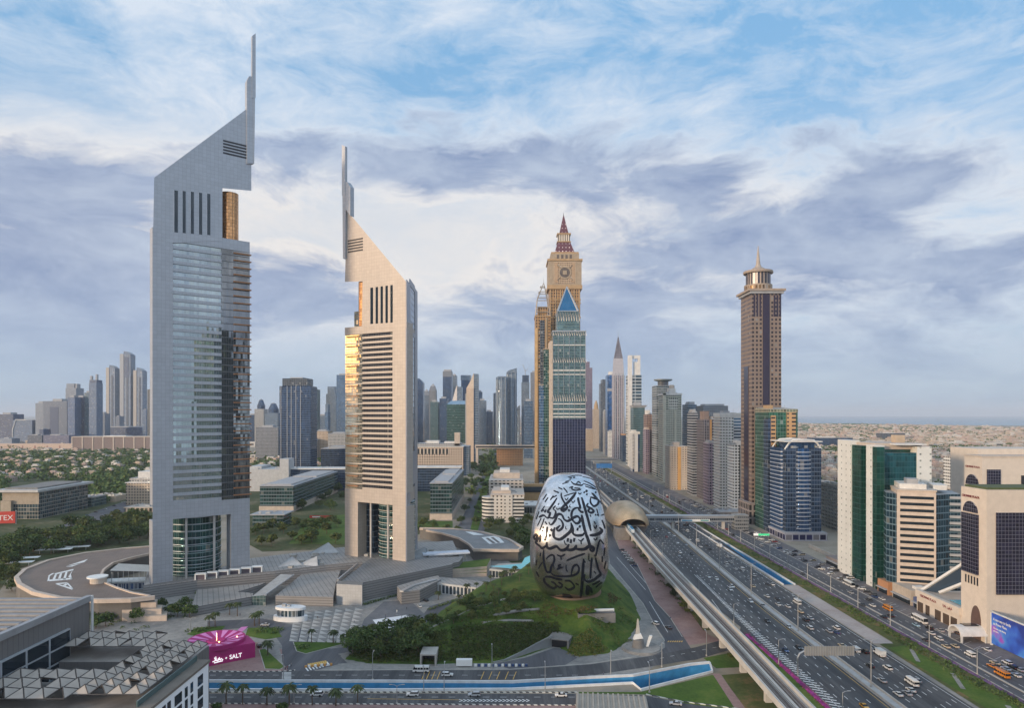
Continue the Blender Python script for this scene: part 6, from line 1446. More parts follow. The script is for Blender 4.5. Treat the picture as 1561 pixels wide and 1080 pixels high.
t, w, d, h = row('small blue glass block in front of the spire tower', 946, 954, 664, 1620, 30, 'bluedk'); roofbox(t, 0, 1, 0, 1, 3, plain('orange_crown', (.42, .22, .1), .7), 'crown_band')
Y = 1480; s = Y / FX
t, w, d, h = row('tall tower with an open white portal frame on top and a toothed white spine', 954, 978, 572, Y, 40, facade('frame_tower', (0.42, 0.44, 0.45), (0.05, 0.09, 0.12), 30, 7, (.02, .98, .3, 1)), name='frame_tower')
yl = lambda y: Z(y, Y)
MB().box(-w / 2 - 1, -w / 2 + 7, -2, 10, 0, yl(542)).build('white_spine', M_WALLW, t); mb = MB(); mb.box(-w / 2 + 7, w * .42, 2, 8, yl(547), yl(542)); mb.build('frame_lintel', M_WALLW, t); MB().box(w * .42 - 5, w * .42, 2, 8, h, yl(547)).build('frame_post', M_WALLW, t); MB().box(-w * .1, w * .25, 3, 7, h, yl(552)).build('white_panel', M_WALLW, t); spike(t, w * .05, 5, h, 55, .9)
tooth = MB().box(-w / 2 - 4.5, -w / 2 - 1, -2, 6, 0, 2.4).mesh('tooth', [M_WALLW])
for k in range(34): link('tooth', tooth, t, (0, 0, 14 + k * (h - 40) / 33))
t, w, d, h = row('teal glass tower with a flared roof in front of the white portal frame tower', 961, 983, 622, 1420, 36, 'teal'); MB().loft([[(-w / 2, 0, h), (w / 2, 0, h), (w / 2, d, h), (-w / 2, d, h)], [(-w / 2 - 2, -3, h + 5), (w / 2 + 5, -3, h + 5), (w / 2 + 5, d, h + 5), (-w / 2 - 2, d, h + 5)]]).build('flared_roof', M_WALLG, t); roofbox(t, .2, .7, .2, .8, 12, M_WALLG)
t, w, d, h = row('blue and white striped tower with white rooftop frame, below the teal flared one', 960, 975, 660, 1340, 34, facade('navy_stripe', (0.55, 0.56, 0.57), (0.015, 0.06, 0.16), 14, 3.6, (.25, .75, -.1, 1.1)), name='striped_tower'); ringbox(t, .8, h - 3, h + 2, M_WALLW); roofbox(t, 0, .5, 0, .6, 5, M_WALLW)
me = MB().box(-w / 2 - 1.2, -w / 2 + 3, -1.2, d, 0, 1.6).mesh('balcony', [M_WALLW])
for k in range(24): link('balcony', me, t, (0, 0, 6 + k * (h - 12) / 23))
t, w, d, h = row('plain brown grey tower left of the disc topped tower', 981, 995, 632, 1330, 36, 'brown'); roofbox(t, .1, .6, .1, .8, 8, M_WALLW)
t, w, d, h = row('narrow mauve tower at the foot of the plain brown grey one', 980, 990, 655, 1290, 30, 'purple'); roofbox(t, .1, .9, .1, .8, 3, M_WALLB)
Y = 1230
t, w, d, h = row('dark glass tower topped by a wide flat disc', 994, 1028, 589, Y, 40, facade('balcony_glass', (0.24, 0.27, 0.28), (0.03, 0.06, 0.07), 4, 3.7, (.05, .95, .25, .9)), name='disc_tower')
MB().cyl(0, d / 2, h, h + 9, w * .3, n=24).build('neck', F['darkg'], t); MB().lathe(0, d / 2, [(w * .32, h + 9), (w * .52, h + 11), (w * .52, h + 13), (.1, h + 13)], 28).build('roof_disc', plain('disc_dark', (.13, .15, .15), .5), t); bandsf(t, 36, 8, h, M_WALLG, .7, .9)
Y = 1130
t, w, d, h = row('olive grey tower with a stepped crown and central turret', 1003.5, 1039, 600, Y, 40, 'olive', name='stepped_tower')
roofbox(t, .35, .7, .1, .5, 8, M_WALLW, 'upper_step'); roofbox(t, .42, .62, .15, .4, 14, M_WALLB, 'turret'); ringbox(t, 1, h - 3, h, M_WALLW); MB().box(-w * .22, w * .3, -1, 0, h - 26, h - 8).build('crown_panel', facade('crown_arcade', (.5, .49, .43), (.09, .1, .1), 3, 4.5, (.2, .8, .2, .8)), t); MB().box(-w / 2 - .6, -w * .36, -1, 3, 0, h + 1).build('corner_pier', plain('olive_stone', (.45, .43, .35), .7), t); MB().box(w * .1, w * .2, -1, 1, 0, h - 28).build('corner_pier', MATS['olive_stone'], t); bandsf(t, 30, 8, h - 30, plain('olive_trim', (.46, .45, .38), .7), .5, .7)
Y = 1020
t, w, d, h = row('lower beige apartment block with an orange recess, beside the green median', 1014, 1048, 682, Y, 36, facade('apartment_wall', (0.53, 0.44, 0.35), (0.10, 0.09, 0.08), 4.0, 3.4, (.3, .7, .3, .7)), name='apartment_block')
MB().box(-w * .08, w * .1, -.8, .2, 0, h).build('orange_recess', plain('orange_bay', (.55, .30, .10), .7), t); roofbox(t, .25, .6, .2, .6, 7, M_WALLB); ringbox(t, .8, h - .05, h + 1.2, M_WALLB); bl_ = MB().box(-w / 2 - 1.0, -w * .12, -1.0, d * .9, 0, 1.1).mesh('balcony', [M_WALLB]); br_ = MB().box(w * .14, w / 2 + .4, -1.0, 4, 0, 1.1).mesh('balcony', [M_WALLB])  # plain orange strip down the front
for k in range(18): link('balcony', bl_, t, (0, 0, 5 + k * 3.6 * h / 70)); link('balcony', br_, t, (0, 0, 5 + k * 3.6 * h / 70))
t, w, d, h = row('broad pale blue tower set back behind the brown towers', 1040, 1062, 617, 1250, 40, 'steel'); roofbox(t, .3, .9, .2, .8, 5, M_WALLG)
t, w, d, h = row('broad pale grey slab with flat roof set back behind the brown towers', 1062, 1110, 619, 1150, 40, 'grey'); roofbox(t, .1, .9, .2, .8, 3, M_WALLG)
t, w, d, h = row('dark ribbed grey tower with window bands, right of the beige apartment block', 1047.5, 1064, 630, 950, 30, facade('band_tower', (0.28, 0.29, 0.31), (0.035, 0.04, 0.055), 40, 3.7, (-1, 2, .4, .95)), name='banded_tower'); roofbox(t, .1, .7, .1, .7, 5, M_WALLG)
t, w, d, h = row('dark brown tower between the ribbed grey one and the white hotel', 1062, 1090, 640, 900, 34, 'rib', name='brown_tower'); roofbox(t, .1, .55, .1, .7, 11, plain('brown_cap', (.2, .15, .13), .7), 'upper_step'); roofbox(t, .7, .95, .2, .7, 4, M_WALLB); MB().box(w * .05, w * .2, -.8, 0, h * .45, h).build('tinted_bay', plain('amber_bay', (.45, .25, .1), .5, .3), t)  # plain amber strip on the upper front
t, w, d, h = row('mauve brown lower tower in front of the dark brown one', 1072, 1090, 676, 850, 24, 'purple', name='brown_tower'); roofbox(t, .1, .8, .1, .7, 3, M_WALLG)
t, w, d, h = row('white balconied hotel tower left of the tall brown tower', 1088, 1131, 632, 805, 26, F['whiteg'], name='white_tower')
MB().box(w * .12, w / 2, -.7, 0, 30, h - 4).build('blue_bay', facade('blue_strip', (.55, .55, .55), (.03, .08, .14), 40, 3.6, (-1, 2, .3, .85)), t); ringbox(t, .6, h - 3, h + 1.5, M_WALLW); roofbox(t, .2, .5, .2, .7, 4, M_WALLG)
b_ = MB().box(-w / 2 - 1.4, -w * .05, -1.3, d, 0, 1.1).mesh('balcony', [M_WALLW])
for k in range(30): link('balcony', b_, t, (0, 0, 7 + k * (h - 10) / 30))
t, w, d, h = row('lower white block with rounded bays in front of the white hotel tower', 1108.5, 1131, 679, 770, 22, F['whiteg'], name='white_block'); roofbox(t, .5, 1, .1, .8, 5, M_WALLW); MB().box(w * .2, w * .3, -.5, .2, 4, h).build('dark_strip', M_DKGLASS, t)
t, w, d, h = row('grey stone podium with columns at the foot of the tall brown tower', 1088, 1137, 782, 745, 24, facade('podium_grid', (.25, .25, .26), (.05, .06, .07), 5, 5, (.2, .8, .1, .8)), name='podium'); ringbox(t, .8, h - .1, h + .8, M_WALLG)
# the tall brown tower
Y = 700; s = Y / FX
M_BRN = facade('tall_brown_grid', (0.205, 0.153, 0.122), (0.03, 0.026, 0.035), 3.9, 4.3, (0.24, 0.76, 0.18, 0.72), gr=.15, gm=.3, lit=.03)
t, w, d, h = block('tall brown stone tower with a flat cornice, round lantern and needle spire', 1129.5, 1191, 444, Y, 33, M_BRN, name='brown_tower', side='L')
yl = lambda y: Z(y, Y)
MB().box(-w / 2 - 4, w / 2 + 3.5, -3.5, d + 3.5, h, h + 2.2).build('cornice', plain('brown_trim', (.30, .24, .195), .7), t); MB().box(-w / 2 - 2, w / 2 + 2, -2, d + 2, h - 2.5, h).build('cornice', M_WALLG, t)
M_STRIP = glass('dark_strip_glass', (.03, .022, .045), .1, .3)
MB().box(-w * .13, w * .10, -.5, .3, 22, h - 3).build('glass_strip', M_STRIP, t); MB().box(-w / 2 - .5, -w / 2 + .3, 9, 22, 0, h * .68).build('glass_strip', M_STRIP, t)
for f in (.06, .16, .26, .74, .84, .94): MB().box(-w / 2 + w * f, -w / 2 + w * f + 1.6, -.3, .2, h - 26, h - 4).build('glass_strip', M_STRIP, t)
cx_ = -2.6; r_ = 21.5 * s
MB().lathe(cx_, d / 2, [(r_ * .98, h + 2.2), (r_ * .98, yl(431))], 24).build('lantern_base', facade('lantern_wall', (.29, .23, .18), (.2, .12, .06), 4, 6, (.15, .85, .1, .75), gm=.5), t)
MB().lathe(cx_, d / 2, [(r_ * .86, yl(431)), (r_ * .86, yl(413))], 16).build('lantern_glazing', facade('lantern_glass', (.36, .29, .24), (.05, .045, .06), 5.2, 40, (.12, .88, -1, 2), gm=.1, gr=.3), t)
MB().lathe(cx_, d / 2, [(r_ * 1.02, yl(413)), (r_ * 1.05, yl(411.5)), (r_ * 1.02, yl(409)), (r_ * .6, yl(407)), (r_ * .35, yl(403.5)), (.1, yl(402))], 24).build('lantern_roof', MATS['brown_trim'], t)
MB().lathe(cx_, d / 2, [(4.4, yl(405)), (2.3, yl(398)), (1.5, yl(386)), (.25, yl(368.5))], 10).build('needle_spire', plain('spire_stone', (.34, .29, .25), .6), t)
MB().box(-w / 2 - 3, w / 2 + 1, -2.5, d, 0, 22).build('podium', facade('brown_podium', (.22, .19, .18), (.04, .04, .045), 5, 7, (.2, .8, .1, .85)), t)
# green and gold block, blue twin tower
Y = 655
t, w, d, h = block('green glass and gold block with a canted glass top, behind the blue banded tower', 1151, 1216, 629, Y, 36, facade('emerald_glass', (.12, .17, .15), (.025, .11, .07), 2.6, 3.8, (.05, .95, .06, .94)), name='green_tower', side='L')
M_GB = facade('gold_bay', (.45, .27, .13), (.06, .05, .05), 6.5, 3.8, (.2, .8, .35, .8))
MB().box(-w * .42, -w * .26, -1.2, 2, 0, h - 3).build('gold_bay', M_GB, t); MB().box(w * .12, w * .42, -1.2, 2, 0, h).build('gold_bay', M_GB, t); mb = MB(); mb.prism([(-w * .5, -.6), (w * .5, -.6), (w * .5, d), (-w * .5, d)], h, [h + 3, h + 3, h + 5, h + 5]); mb.build('canted_top', facade('canted_glass', (.34, .30, .22), (.2, .2, .13), 3, 3, (.1, .9, .1, .9)), t); roofbox(t, .1, .25, .2, .6, 7, M_GOLDP)
MB().box(-w * .5 - .3, -w * .42, -.5, 12, 0, h * .95).build('dark_flank', F['bluedk'], t)
t['label'] = 'green glass and gold block behind the blue banded tower'
Y = 612
t, w, d, h = block('blue glass tower with white floor bands and a white arch on its roof', 1176, 1252, 684, Y, 34, F['bluedk'], name='blue_tower', side='L', base='core')
prof = [(-w / 2 - 1.2, d), (-w / 2 - 1.2, 9)] + [(-w / 2 - 1.2 + (w + 2.4) * q / 16, 8.5 - 9.5 * math.sin(math.pi * q / 16)) for q in range(17)] + [(w / 2 + 1.2, 9), (w / 2 + 1.2, d)]
prof = [p for i, p in enumerate(prof) if i == 0 or (abs(p[0] - prof[i - 1][0]) + abs(p[1] - prof[i - 1][1])) > .3]
M_BG = facade('royal_banded_glass', (.035, .07, .15), (.03, .085, .20), 3, 3.9, (.04, .96, .02, .98), lit=.02, var=.3)
MB().prism(prof, 0, h).build('glass_wall', M_BG, t)
k_ = 1.018
bd = MB().prism([((x) * k_, y - .6 if y < 6 else y) for x, y in prof], 0, .8).mesh('floor_band', [plain('band_metal', (.34, .37, .43), .5, .2)])
for k in range(20): link('floor_band', bd, t, (0, 0, 10 + k * (h - 12) / 19.5))
MB().box(-w * .36, w * .38, 5, 28, h, h + 5.5).build('penthouse', M_BG, t)
for y_ in (1.0, d - 3):
    mb = MB(); mb.tube([(-w * .52, y_, h - 1), (-w * .40, y_, h + 4.5), (-w * .30, y_, h + 7), (0, y_ - 1, h + 7.6), (w * .30, y_, h + 7), (w * .40, y_, h + 4.5), (w * .52, y_, h - 1)], .9, 5); mb.build('roof_arch', M_WALLW, t)
ringbox(t, .8, h + 5.5, h + 6.4, M_WALLW, 'roof_edge'); MB().box(-w / 2 - 3, w / 2 + 3, -5, d, 0, 7.5).build('shop_podium', facade('shop_front', (.32, .32, .36), (.04, .04, .12), 6, 7.5, (.08, .92, .15, .75)), t)
sg_ = thing('shop_sign', 'small lit green and white shop sign at the foot of the gold and green block', 'sign', (*G(1166, 824), 0)); MB().box(-6, 4, -.3, .3, 4, 5.6).build('panel', plain('lit_green', (.05, .5, .2), .5, var=0, emit=((.1, 1, .45), .35)), sg_); MB().box(-10, -6, -.3, .3, 4, 6).build('panel', plain('lit_white', (.7, .7, .7), .5, var=0, emit=((1, .95, .9), .35)), sg_)
for x in (-9, 3): MB().box(x, x + .3, .3, .6, 0, 5).build('post', M_STEEL, sg_)
# white and green slab tower
Y = 446
x0 = 233.0
t = thing('green_tower', 'tall white and green slab tower with deep dark green recess and teal glass side', 'building', (x0, Y, 0)); h = Z(679, Y)
M_GRN = facade('deep_green_glass', (.015, .06, .05), (.012, .075, .06), 2.2, 3.7, (.04, .96, .05, .95), gr=.12, lit=.01, var=.3); M_WS = facade('white_slab', (.60, .60, .57), (.28, .31, .29), 6.5, 4.2, (.62, .8, .4, .65), gm=.1, roof=(.5, .5, .5)); M_TG = facade('teal_curtain', (.02, .08, .09), (.014, .085, .10), 1.9, 3.7, (.05, .95, .05, .95), gr=.1, lit=.01, var=.3)
MB().box(3, 36, 6, 44, 0, h - 3).build('core', M_GRN, t)
def px_on(px): return x0 * FX / (px - CX) - Y          # place along the highway-side face seen at this pixel column
ya, yb, yc, yd, ye_ = px_on(1277), px_on(1297), px_on(1311), px_on(1330), px_on(1346)
MB().box(0, 6, yb, ya, 0, h + 2).build('white_slab', M_WS, t); MB().box(.8, 5, yc, yb, 0, h - 1).build('green_glazing', M_GRN, t); MB().box(3.5, 5, yd, yc, 0, h - 1).build('green_glazing', M_GRN, t); MB().box(.0, 5, -6, yd, 0, h - 1).build('green_glazing', M_GRN, t)
xs = [(p - CX) / FX * Y - x0 for p in (1330, 1346, 1396, 1418)]
MB().box(xs[0], xs[1], -2, 8, 0, h).build('white_slab', M_WS, t); MB().box(xs[1], xs[2], -.8, 6, 0, h - 5).build('teal_glazing', M_TG, t); MB().box(xs[2], xs[3], -1.5, 34, 0, h - 1).build('white_slab', M_WS, t)
mb = MB(); mb.box(4, 35, 4, 34, h - 3, h + 1); mb.build('roof_storey', M_WALLB, t); MB().box(14, 34, -3, 14, h, h + .8).build('roof_canopy', M_WALLW, t); MB().box(24, 30, 15, 21, h + 1, h + 6).build('plant_room', plain('tan_box', (.42, .33, .24), .8), t)
# beige strip-window block
Y = 410
t, w, d, h = block('pinkish beige office block with dark strip windows and blue glass corners', 1371, 1424, 752, Y, 34, plain('pink_beige', (.50, .42, .36), .75), name='office_block')
t.rotation_euler = (0, 0, rad(-21)); t.location = (X(1397, 418), 418, 0)
wd = MB().box(0, 9.2, -.25, .2, 0, 1.7).mesh('window_band', [M_DKGLASS])
for k in range(15):
    z = 6 + k * (h - 10) / 14.2
    link('window_band', wd, t, (-w / 2 + 1.6, 0, z)); link('window_band', wd, t, (w / 2 - 10.4, 0, z))
M_BC = facade('slate_blue_glass', (.10, .16, .20), (.025, .065, .095), 2.2, 4.0, (.05, .95, .08, .9))
mb = MB(); mb.prism([(-w / 2 - 5, 7), (-w / 2, 1.5), (-w / 2, d), (-w / 2 - 5, d)], 0, h - 2); mb.build('glass_corner', M_BC, t)
mb = MB(); mb.prism([(w / 2, 1.5), (w / 2 + 9, 10), (w / 2 + 15, 12), (w / 2 + 15, d), (w / 2, d)], 0, h - 2); mb.build('glass_corner', M_BC, t)
bb = MB().box(w / 2 + 9, w / 2 + 15.6, 9.6, d, 0, 1.5).mesh('balcony', [M_WALLG])
for k in range(15): link('balcony', bb, t, (0, 0, 6 + k * (h - 10) / 14.2))
roofbox(t, .1, .8, .15, .8, 4, M_WALLW); roofbox(t, .3, .6, .2, .5, 7, M_WALLG); ringbox(t, .4, h - .05, h + .9, M_WALLB); roofbox(t, 1.05, 1.4, .4, .9, 3, M_WALLW)
# hotel complex with dark glass panels at the right edge
M_CP = plain('hotel_stone', (.56, .49, .42), .75, var=.1); M_CPG = facade('hotel_glass', (.15, .15, .19), (.022, .022, .05), 1.7, 1.9, (.06, .97, .06, .97), gm=.4, lit=0, var=.35)
M_RED = plain('maroon_letters', (.16, .02, .03), .5, var=0)
t = thing('hotel_tower', 'cream hotel tower with tall dark glass panel and arched opening, nearest on the right edge', 'building', (231.5, 336, 0)); h = 75.0
MB().box(0, 60, 0, 19, 0, h).build('tower_body', M_CP, t)
MB().box(-1.0, .3, 5.5, 17.5, 32, h - 13).build('glass_panel', M_CPG, t); mb = MB(); mb.loft([[(x, 11.5 + 5.4 * math.cos(a), h - 12.4 + 5.6 * math.sin(a)) for a in [math.pi * k / 14 for k in range(15)]] for x in (.3, -.6)]); mb.build('arched_window', M_CPG, t)
MB().box(4.5, 50, -.8, .3, 24, h - 11).build('glass_panel', M_CPG, t); ringbox_ = MB().box(1.2, 60, 1.2, 18, h, h + 1.0).build('roof_garden', plain('roof_planting', (.07, .09, .035), .9, var=.5, scale=1.5), t)
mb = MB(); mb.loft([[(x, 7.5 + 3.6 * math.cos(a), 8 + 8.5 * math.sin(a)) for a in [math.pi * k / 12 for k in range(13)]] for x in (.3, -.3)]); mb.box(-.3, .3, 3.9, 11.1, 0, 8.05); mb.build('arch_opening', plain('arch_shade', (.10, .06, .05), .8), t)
for k in range(5): MB().box(-.2, .3, 6 + k * 2.2, 6.9 + k * 2.2, 26.5, 30.5).build('slot_window', M_DARK, t)
text('sign_lettering', 'CROWNE PLAZA', M_RED, t, (-.25, 11.5, h - 5), (rad(90), 0, rad(-90)), 1.7, .1)
t = thing('hotel_tower', 'second cream hotel tower with dark glass panels, set back behind the nearest one', 'building', (314, 460, 0)); h = Z(698, 460)
MB().box(0, 90, 0, 18, 0, h).build('tower_body', M_CP, t); MB().box(8, 90, 16, 46, 0, h + 5).build('rear_body', M_CP, t); MB().box(-.9, .3, 3, 16, 30, h - 20).build('glass_panel', M_CPG, t)
mb = MB(); mb.loft([[(x, 9.5 + 6.2 * math.cos(a), h - 19 + 7 * math.sin(a)) for a in [math.pi * k / 14 for k in range(15)]] for x in (.3, -.9)]); mb.build('arched_window', M_CPG, t)
MB().box(3, 12, -.7, .3, 36, h - 8).build('glass_panel', M_CPG, t)
for k in range(3): MB().box(26 + k * 9, 28.5 + k * 9, -.3, .4, 30, h - 12).build('slot_window', M_DARK, t)
MB().box(-.3, 90, -.3, 18.3, h, h + 1.1).build('parapet', M_WALLB, t)
text('sign_lettering', 'CROWNE PLAZA', M_RED, t, (-.2, 9.5, h - 7.5), (rad(90), 0, rad(-90)), 1.9, .1)
t = thing('hotel_podium', 'low cream hotel podium with arcade windows, roof pool and CROWNE PLAZA lettering', 'building', (231, 351, 0))
MB().box(0, 44, 4, 42, 0, 11).build('podium_body', M_CP, t); MB().box(-.9, 1.5, 3.5, 42, 8.2, 12.2).build('parapet', M_CP, t)
for y in (6.5, 13, 20, 30, 36): MB().box(-.2, .3, y, y + (5 if y != 30 else 3.5), .2, 5.6).build('shop_window', plain('warm_glass', (.10, .07, .05), .2, .2), t)
MB().box(6, 18, 7, 22, 11, 11.4).build('pool', plain('pool_water', (.05, .34, .46), .15, var=.05), t); MB().box(4, 40, 5, 40, 11.0, 11.12).build('roof_deck', plain('deck_stone', (.42, .35, .29), .8), t)
text('sign_lettering', 'CROWNE PLAZA', M_RED, t, (-1.0, 30, 9.3), (rad(90), 0, rad(-90)), 1.9, .1); text('sign_lettering', '\ufedb\ufead\ufe8d\ufeed\ufee5 \ufe91\ufefc\ufeaf\ufe8d'[::-1], M_RED, t, (-1.0, 13, 9.3), (rad(90), 0, rad(-90)), 2.0, .1)
mb = MB(); mb.tube([(3, 42, 11.5), (26, 30, 34)], 1.0, 4); mb.build('raking_beam', M_WALLW, t); mb = MB(); mb.tube([(9, 36, 11.5), (28, 26, 24)], 1.0, 4); mb.build('raking_beam', M_WALLW, t); mb = MB(); mb.face([(3, 42, 11.5), (9, 36, 11.5), (28, 26, 24), (26, 30, 34)]); mb.build('raking_glass', M_DKGLASS, t)
t = thing('entrance_canopy', 'white barrel vaulted entrance canopy of the hotel, facing the service road', 'canopy', (226, 341, 0))
mb = MB(); mb.loft([[(x, 5.2 * math.cos(a), 3.4 + 4.2 * math.sin(a)) for a in [math.pi * k / 14 for k in range(15)]] + [(x, 4.5 * math.cos(a), 3.2 + 3.6 * math.sin(a)) for a in [math.pi * k / 14 for k in range(14, -1, -1)]] for x in (-7, 6)]); mb.build('vault', plain('canopy_white2', (.62, .6, .58), .5), t)
mb = MB()
for y in (-5, 4.4): mb.box(-6.8, -6, y, y + .6, 0, 3.4); mb.box(5, 5.8, y, y + .6, 0, 3.4)
mb.build('post', M_WALLW, t); MB().box(-3, 4, -1.8, 1.8, 7.55, 7.8).build('skylight', M_DKGLASS, t)
# big blue advertising hoarding
t = thing('billboard', 'long blue advertising hoarding with white lettering at the right edge', 'sign', (232.5, 318, 0))
m = bpy.data.materials.new('hoarding_print'); m.use_nodes = True; nt = NT(m.node_tree); bs = nt.node('ShaderNodeBsdfPrincipled'); o_ = nt.node('ShaderNodeOutputMaterial'); nt.l.new(bs.outputs[0], o_.inputs[0])
ps = nt.node('ShaderNodeTexCoord').outputs['Object']; n_ = nt.noise(ps, .09, 2, .5); nt.put(bs.inputs['Base Color'], nt.ramp(n_, [(.35, (.02, .04, .25)), (.48, (.03, .10, .50)), (.6, (.06, .22, .62)), (.7, (.30, .06, .45))])); bs.inputs['Roughness'].default_value = .5
MB().box(-.3, .3, -58, 15.5, 1, 16).build('panel', m, t); MB().box(-.45, .45, 15.5, 16.3, 0, 16.6).build('frame', M_WALLW, t); MB().box(-.45, .45, -58, 16, 16, 16.5).build('frame', M_WALLW, t)
for k, ln in enumerate(('A new way to family', 'on Power Plans.')): text('sign_lettering', ln, M_WHITE, t, (-.36, 14.3, 12.6 - k * 2.1), (rad(90), 0, rad(-90)), 1.9, .03, 'LEFT', sx=.75)
for k, ln in enumerate(('Discounts, data sharing', 'and more.')): text('sign_lettering', ln, M_WHITE, t, (-.36, 14.3, 8.6 - k * 1.4), (rad(90), 0, rad(-90)), 1.2, .03, 'LEFT', sx=.75)
# low shops along the service road and car parks
sh = [(1335, 893, 232, 425, 12, 8, (.40, .20, .10), 'orange brown'), (1352, 900, 233, 402, 20, 9, (.40, .34, .28), 'sand coloured'), (1290, 877, 236, 492, 26, 6, (.20, .17, .16), 'dark'), (1385, 920, 233, 393, 7, 6, (.07, .09, .18), 'blue fronted')]
for i, (a, b, x, y, dp, hh, c, nm) in enumerate(sh):
    t = thing('shop', f'low {nm} shop building facing the service road below the towers', 'shop', (x, y, 0))
    MB().box(0, 22, 0, dp, 0, hh).build('body', plain('shop_' + nm.replace(' ', '_'), c, .8), t); MB().box(-1.6, .3, .5, dp - .5, 3.2, 3.8).build('awning', M_WALLG, t); MB().box(-.15, .2, 1, dp - 1, .2, 3).build('shop_window', M_DKGLASS, t); MB().box(4, 9, 2, min(dp - 1, 6), hh, hh + 1.6).build('plant_room', M_WALLW, t)
for (a, b, yt, Y, dp, m, lab) in [(1252, 1290, 745, 640, 60, 'pale', 'low pale office with dark windows right of the blue banded tower'), (1222, 1262, 735, 900, 40, 'beige', 'beige block beyond the blue banded tower'), (1418, 1480, 752, 640, 60, 'grey', 'long grey building behind the pinkish beige block'), (1447, 1476, 700, 700, 40, 'whiteg', 'white apartment block left of the set back hotel tower'), (1230, 1300, 668, 2300, 40, 'bluedk', 'long dark low block among the distant villas'), (1335, 1380, 661, 2900, 50, 'darkg', 'dark flat topped building far off among the villas')]:
    t, w, d, h = block(lab, a, b, yt, Y, dp, F[m], name='low_block', side='L'); roofbox(t, .2, .6, .2, .6, 3, M_WALLW); ringbox(t, .4, h - .05, h + .7, M_WALLB)
t = thing('wall', 'long pale low boundary wall by the car park below the blue banded tower', 'wall', (250, 560, 0)); MB().box(-.3, .3, -60, 20, 0, 3).build('wall_body', M_CONC, t)

# ------------------------------------------------------------------ courtyard building at the lower left
M_CLAD = facade('grey_rib_cladding', (.155, .145, .14), (.12, .115, .11), 2.2, 60, (0, .12, -1, 2), gr=.6, gm=0, var=.05, lit=0, roof=(.16, .155, .15))
M_CLADR = facade('rib_cladding_pale_roof', (.155, .145, .14), (.12, .115, .11), 2.2, 60, (0, .12, -1, 2), gr=.6, gm=0, var=.05, lit=0, roof=(.27, .24, .215))
M_BRONZE = plain('pergola_frame', (.075, .065, .06), .5, .4); M_FAB = plain('canvas_panel', (.38, .33, .285), .8, var=.12, scale=.5); M_WF = plain('white_facade', (.80, .81, .83), .6, var=.05)
t = thing('upper_wing', 'dark grey clad building wing with louvred roof and big framed window, lower left corner', 'building', (-149, 243, 0))
MB().box(-70, 0, -75, 0, 0, 46).build('body', M_CLAD, t); 
for k in range(15): MB().box(-70, -1 - 0.2 * k, -4.2 - k * 4.6, -2.4 - k * 4.6, 46.8, 47.8).build('roof_louvre', plain('louvre_grey', (.27, .27, .28), .5, .3), t)
MB().box(-1.2, .6, -75, .5, 46, 48).build('eave', plain('eave_metal', (.34, .34, .35), .5, .4), t); MB().box(.6, 1.1, -.4, .5, 8, 48).build('corner_edge', M_WALLW, t)
wy0, wy1 = -43.5, -12; fr_ = MB().box(.1, .9, wy0, wy1, 26, 40.2).build('window_frame', plain('frame_pale', (.42, .44, .46), .5, .2), t)
for i in range(3):
    for j in range(3):
        a = wy0 + .6 + i * (wy1 - wy0) / 3; z = 26.5 + j * 4.6
        MB().box(.5, 1.0, a, a + (wy1 - wy0) / 3 - 1.0, z, z + 4.0).build('pane', M_DKGLASS, fr_)
for (x0_, x1_, y0_, y1_) in ((-60, -10, -50, -40),): MB().box(x0_, x1_, y0_, y1_, 46, 46.6).build('roof_well', M_DARK, t)
t = thing('courtyard_building', 'lower white fronted courtyard building ringed by a canvas pergola roof, lower left corner', 'building', (-98, 185, 0))
RZ = 33.0
MB().prism([(-25, 0), (0, 0), (0, 36), (-8, 36), (-8, 56), (-25, 56)], 0, RZ - 2).build('right_wing', M_CLADR, t); MB().box(-75, -25, 1, 23, 0, RZ - 2).build('near_wing', M_CLADR, t); MB().box(-52, -25, 40, 57, 0, RZ - 2).build('far_wing', M_CLADR, t)
fc = MB().box(0, .8, 0, 35.5, 0, RZ - .6).build('white_front', M_WF, t)
for fl in range(9):
    z = RZ - 5.4 - fl * 3.7
    for y, wd_ in ((1.6, 3.4), (6.4, 1.7), (9.2, 1.8), (13.4, 4.2), (19.6, 1.6), (23.2, 1.5), (28, 3.4)):
        if fl % 2 and wd_ < 1.35: continue
        MB().box(.55, .95, y, y + wd_, z, z + 2.9).build('window', M_DKGLASS, fc)
MB().box(-3.4, 1.2, -.5, 36, RZ - .6, RZ + .2).build('eave', plain('eave_brown', (.16, .135, .11), .7), t); MB().box(-3.0, -2.6, 0, 35, RZ + .2, RZ + 1.8).build('glass_balustrade', glass('green_glass_rail', (.10, .15, .15), .1, .2), t)
def pergola(x0, x1, y0, y1, nx, ny):
    fr_ = MB(); k = 0
    for i in range(nx):
        for j in range(ny):
            a0 = x0 + (x1 - x0) * i / nx; a1 = x0 + (x1 - x0) * (i + 1) / nx; b0 = y0 + (y1 - y0) * j / ny; b1 = y0 + (y1 - y0) * (j + 1) / ny
            zz = RZ + 2; c = ((a0 + a1) / 2, (b0 + b1) / 2, zz + 1.9)
            q = [(a0, b0, zz), (a1, b0, zz), (a1, b1, zz), (a0, b1, zz)]
            pm = MB(); g = .12
            for e in range(4):
                if (i * 3 + j * 5 + e) % 9 == 3: continue
                p, r = q[e], q[(e + 1) % 4]; ce = Vector(((p[0] + r[0] + c[0]) / 3, (p[1] + r[1] + c[1]) / 3, (p[2] + r[2] + c[2]) / 3))
                pm.face([tuple(Vector(v).lerp(ce, g)) for v in (p, r, c)])
            pm.build('canvas_panel', M_FAB, t)
            for e in range(4):
                fr_.tube([q[e], q[(e + 1) % 4]], .16, 4); fr_.tube([q[e], c], .13, 4)
    fr_.build('pergola_frame', M_BRONZE, t)
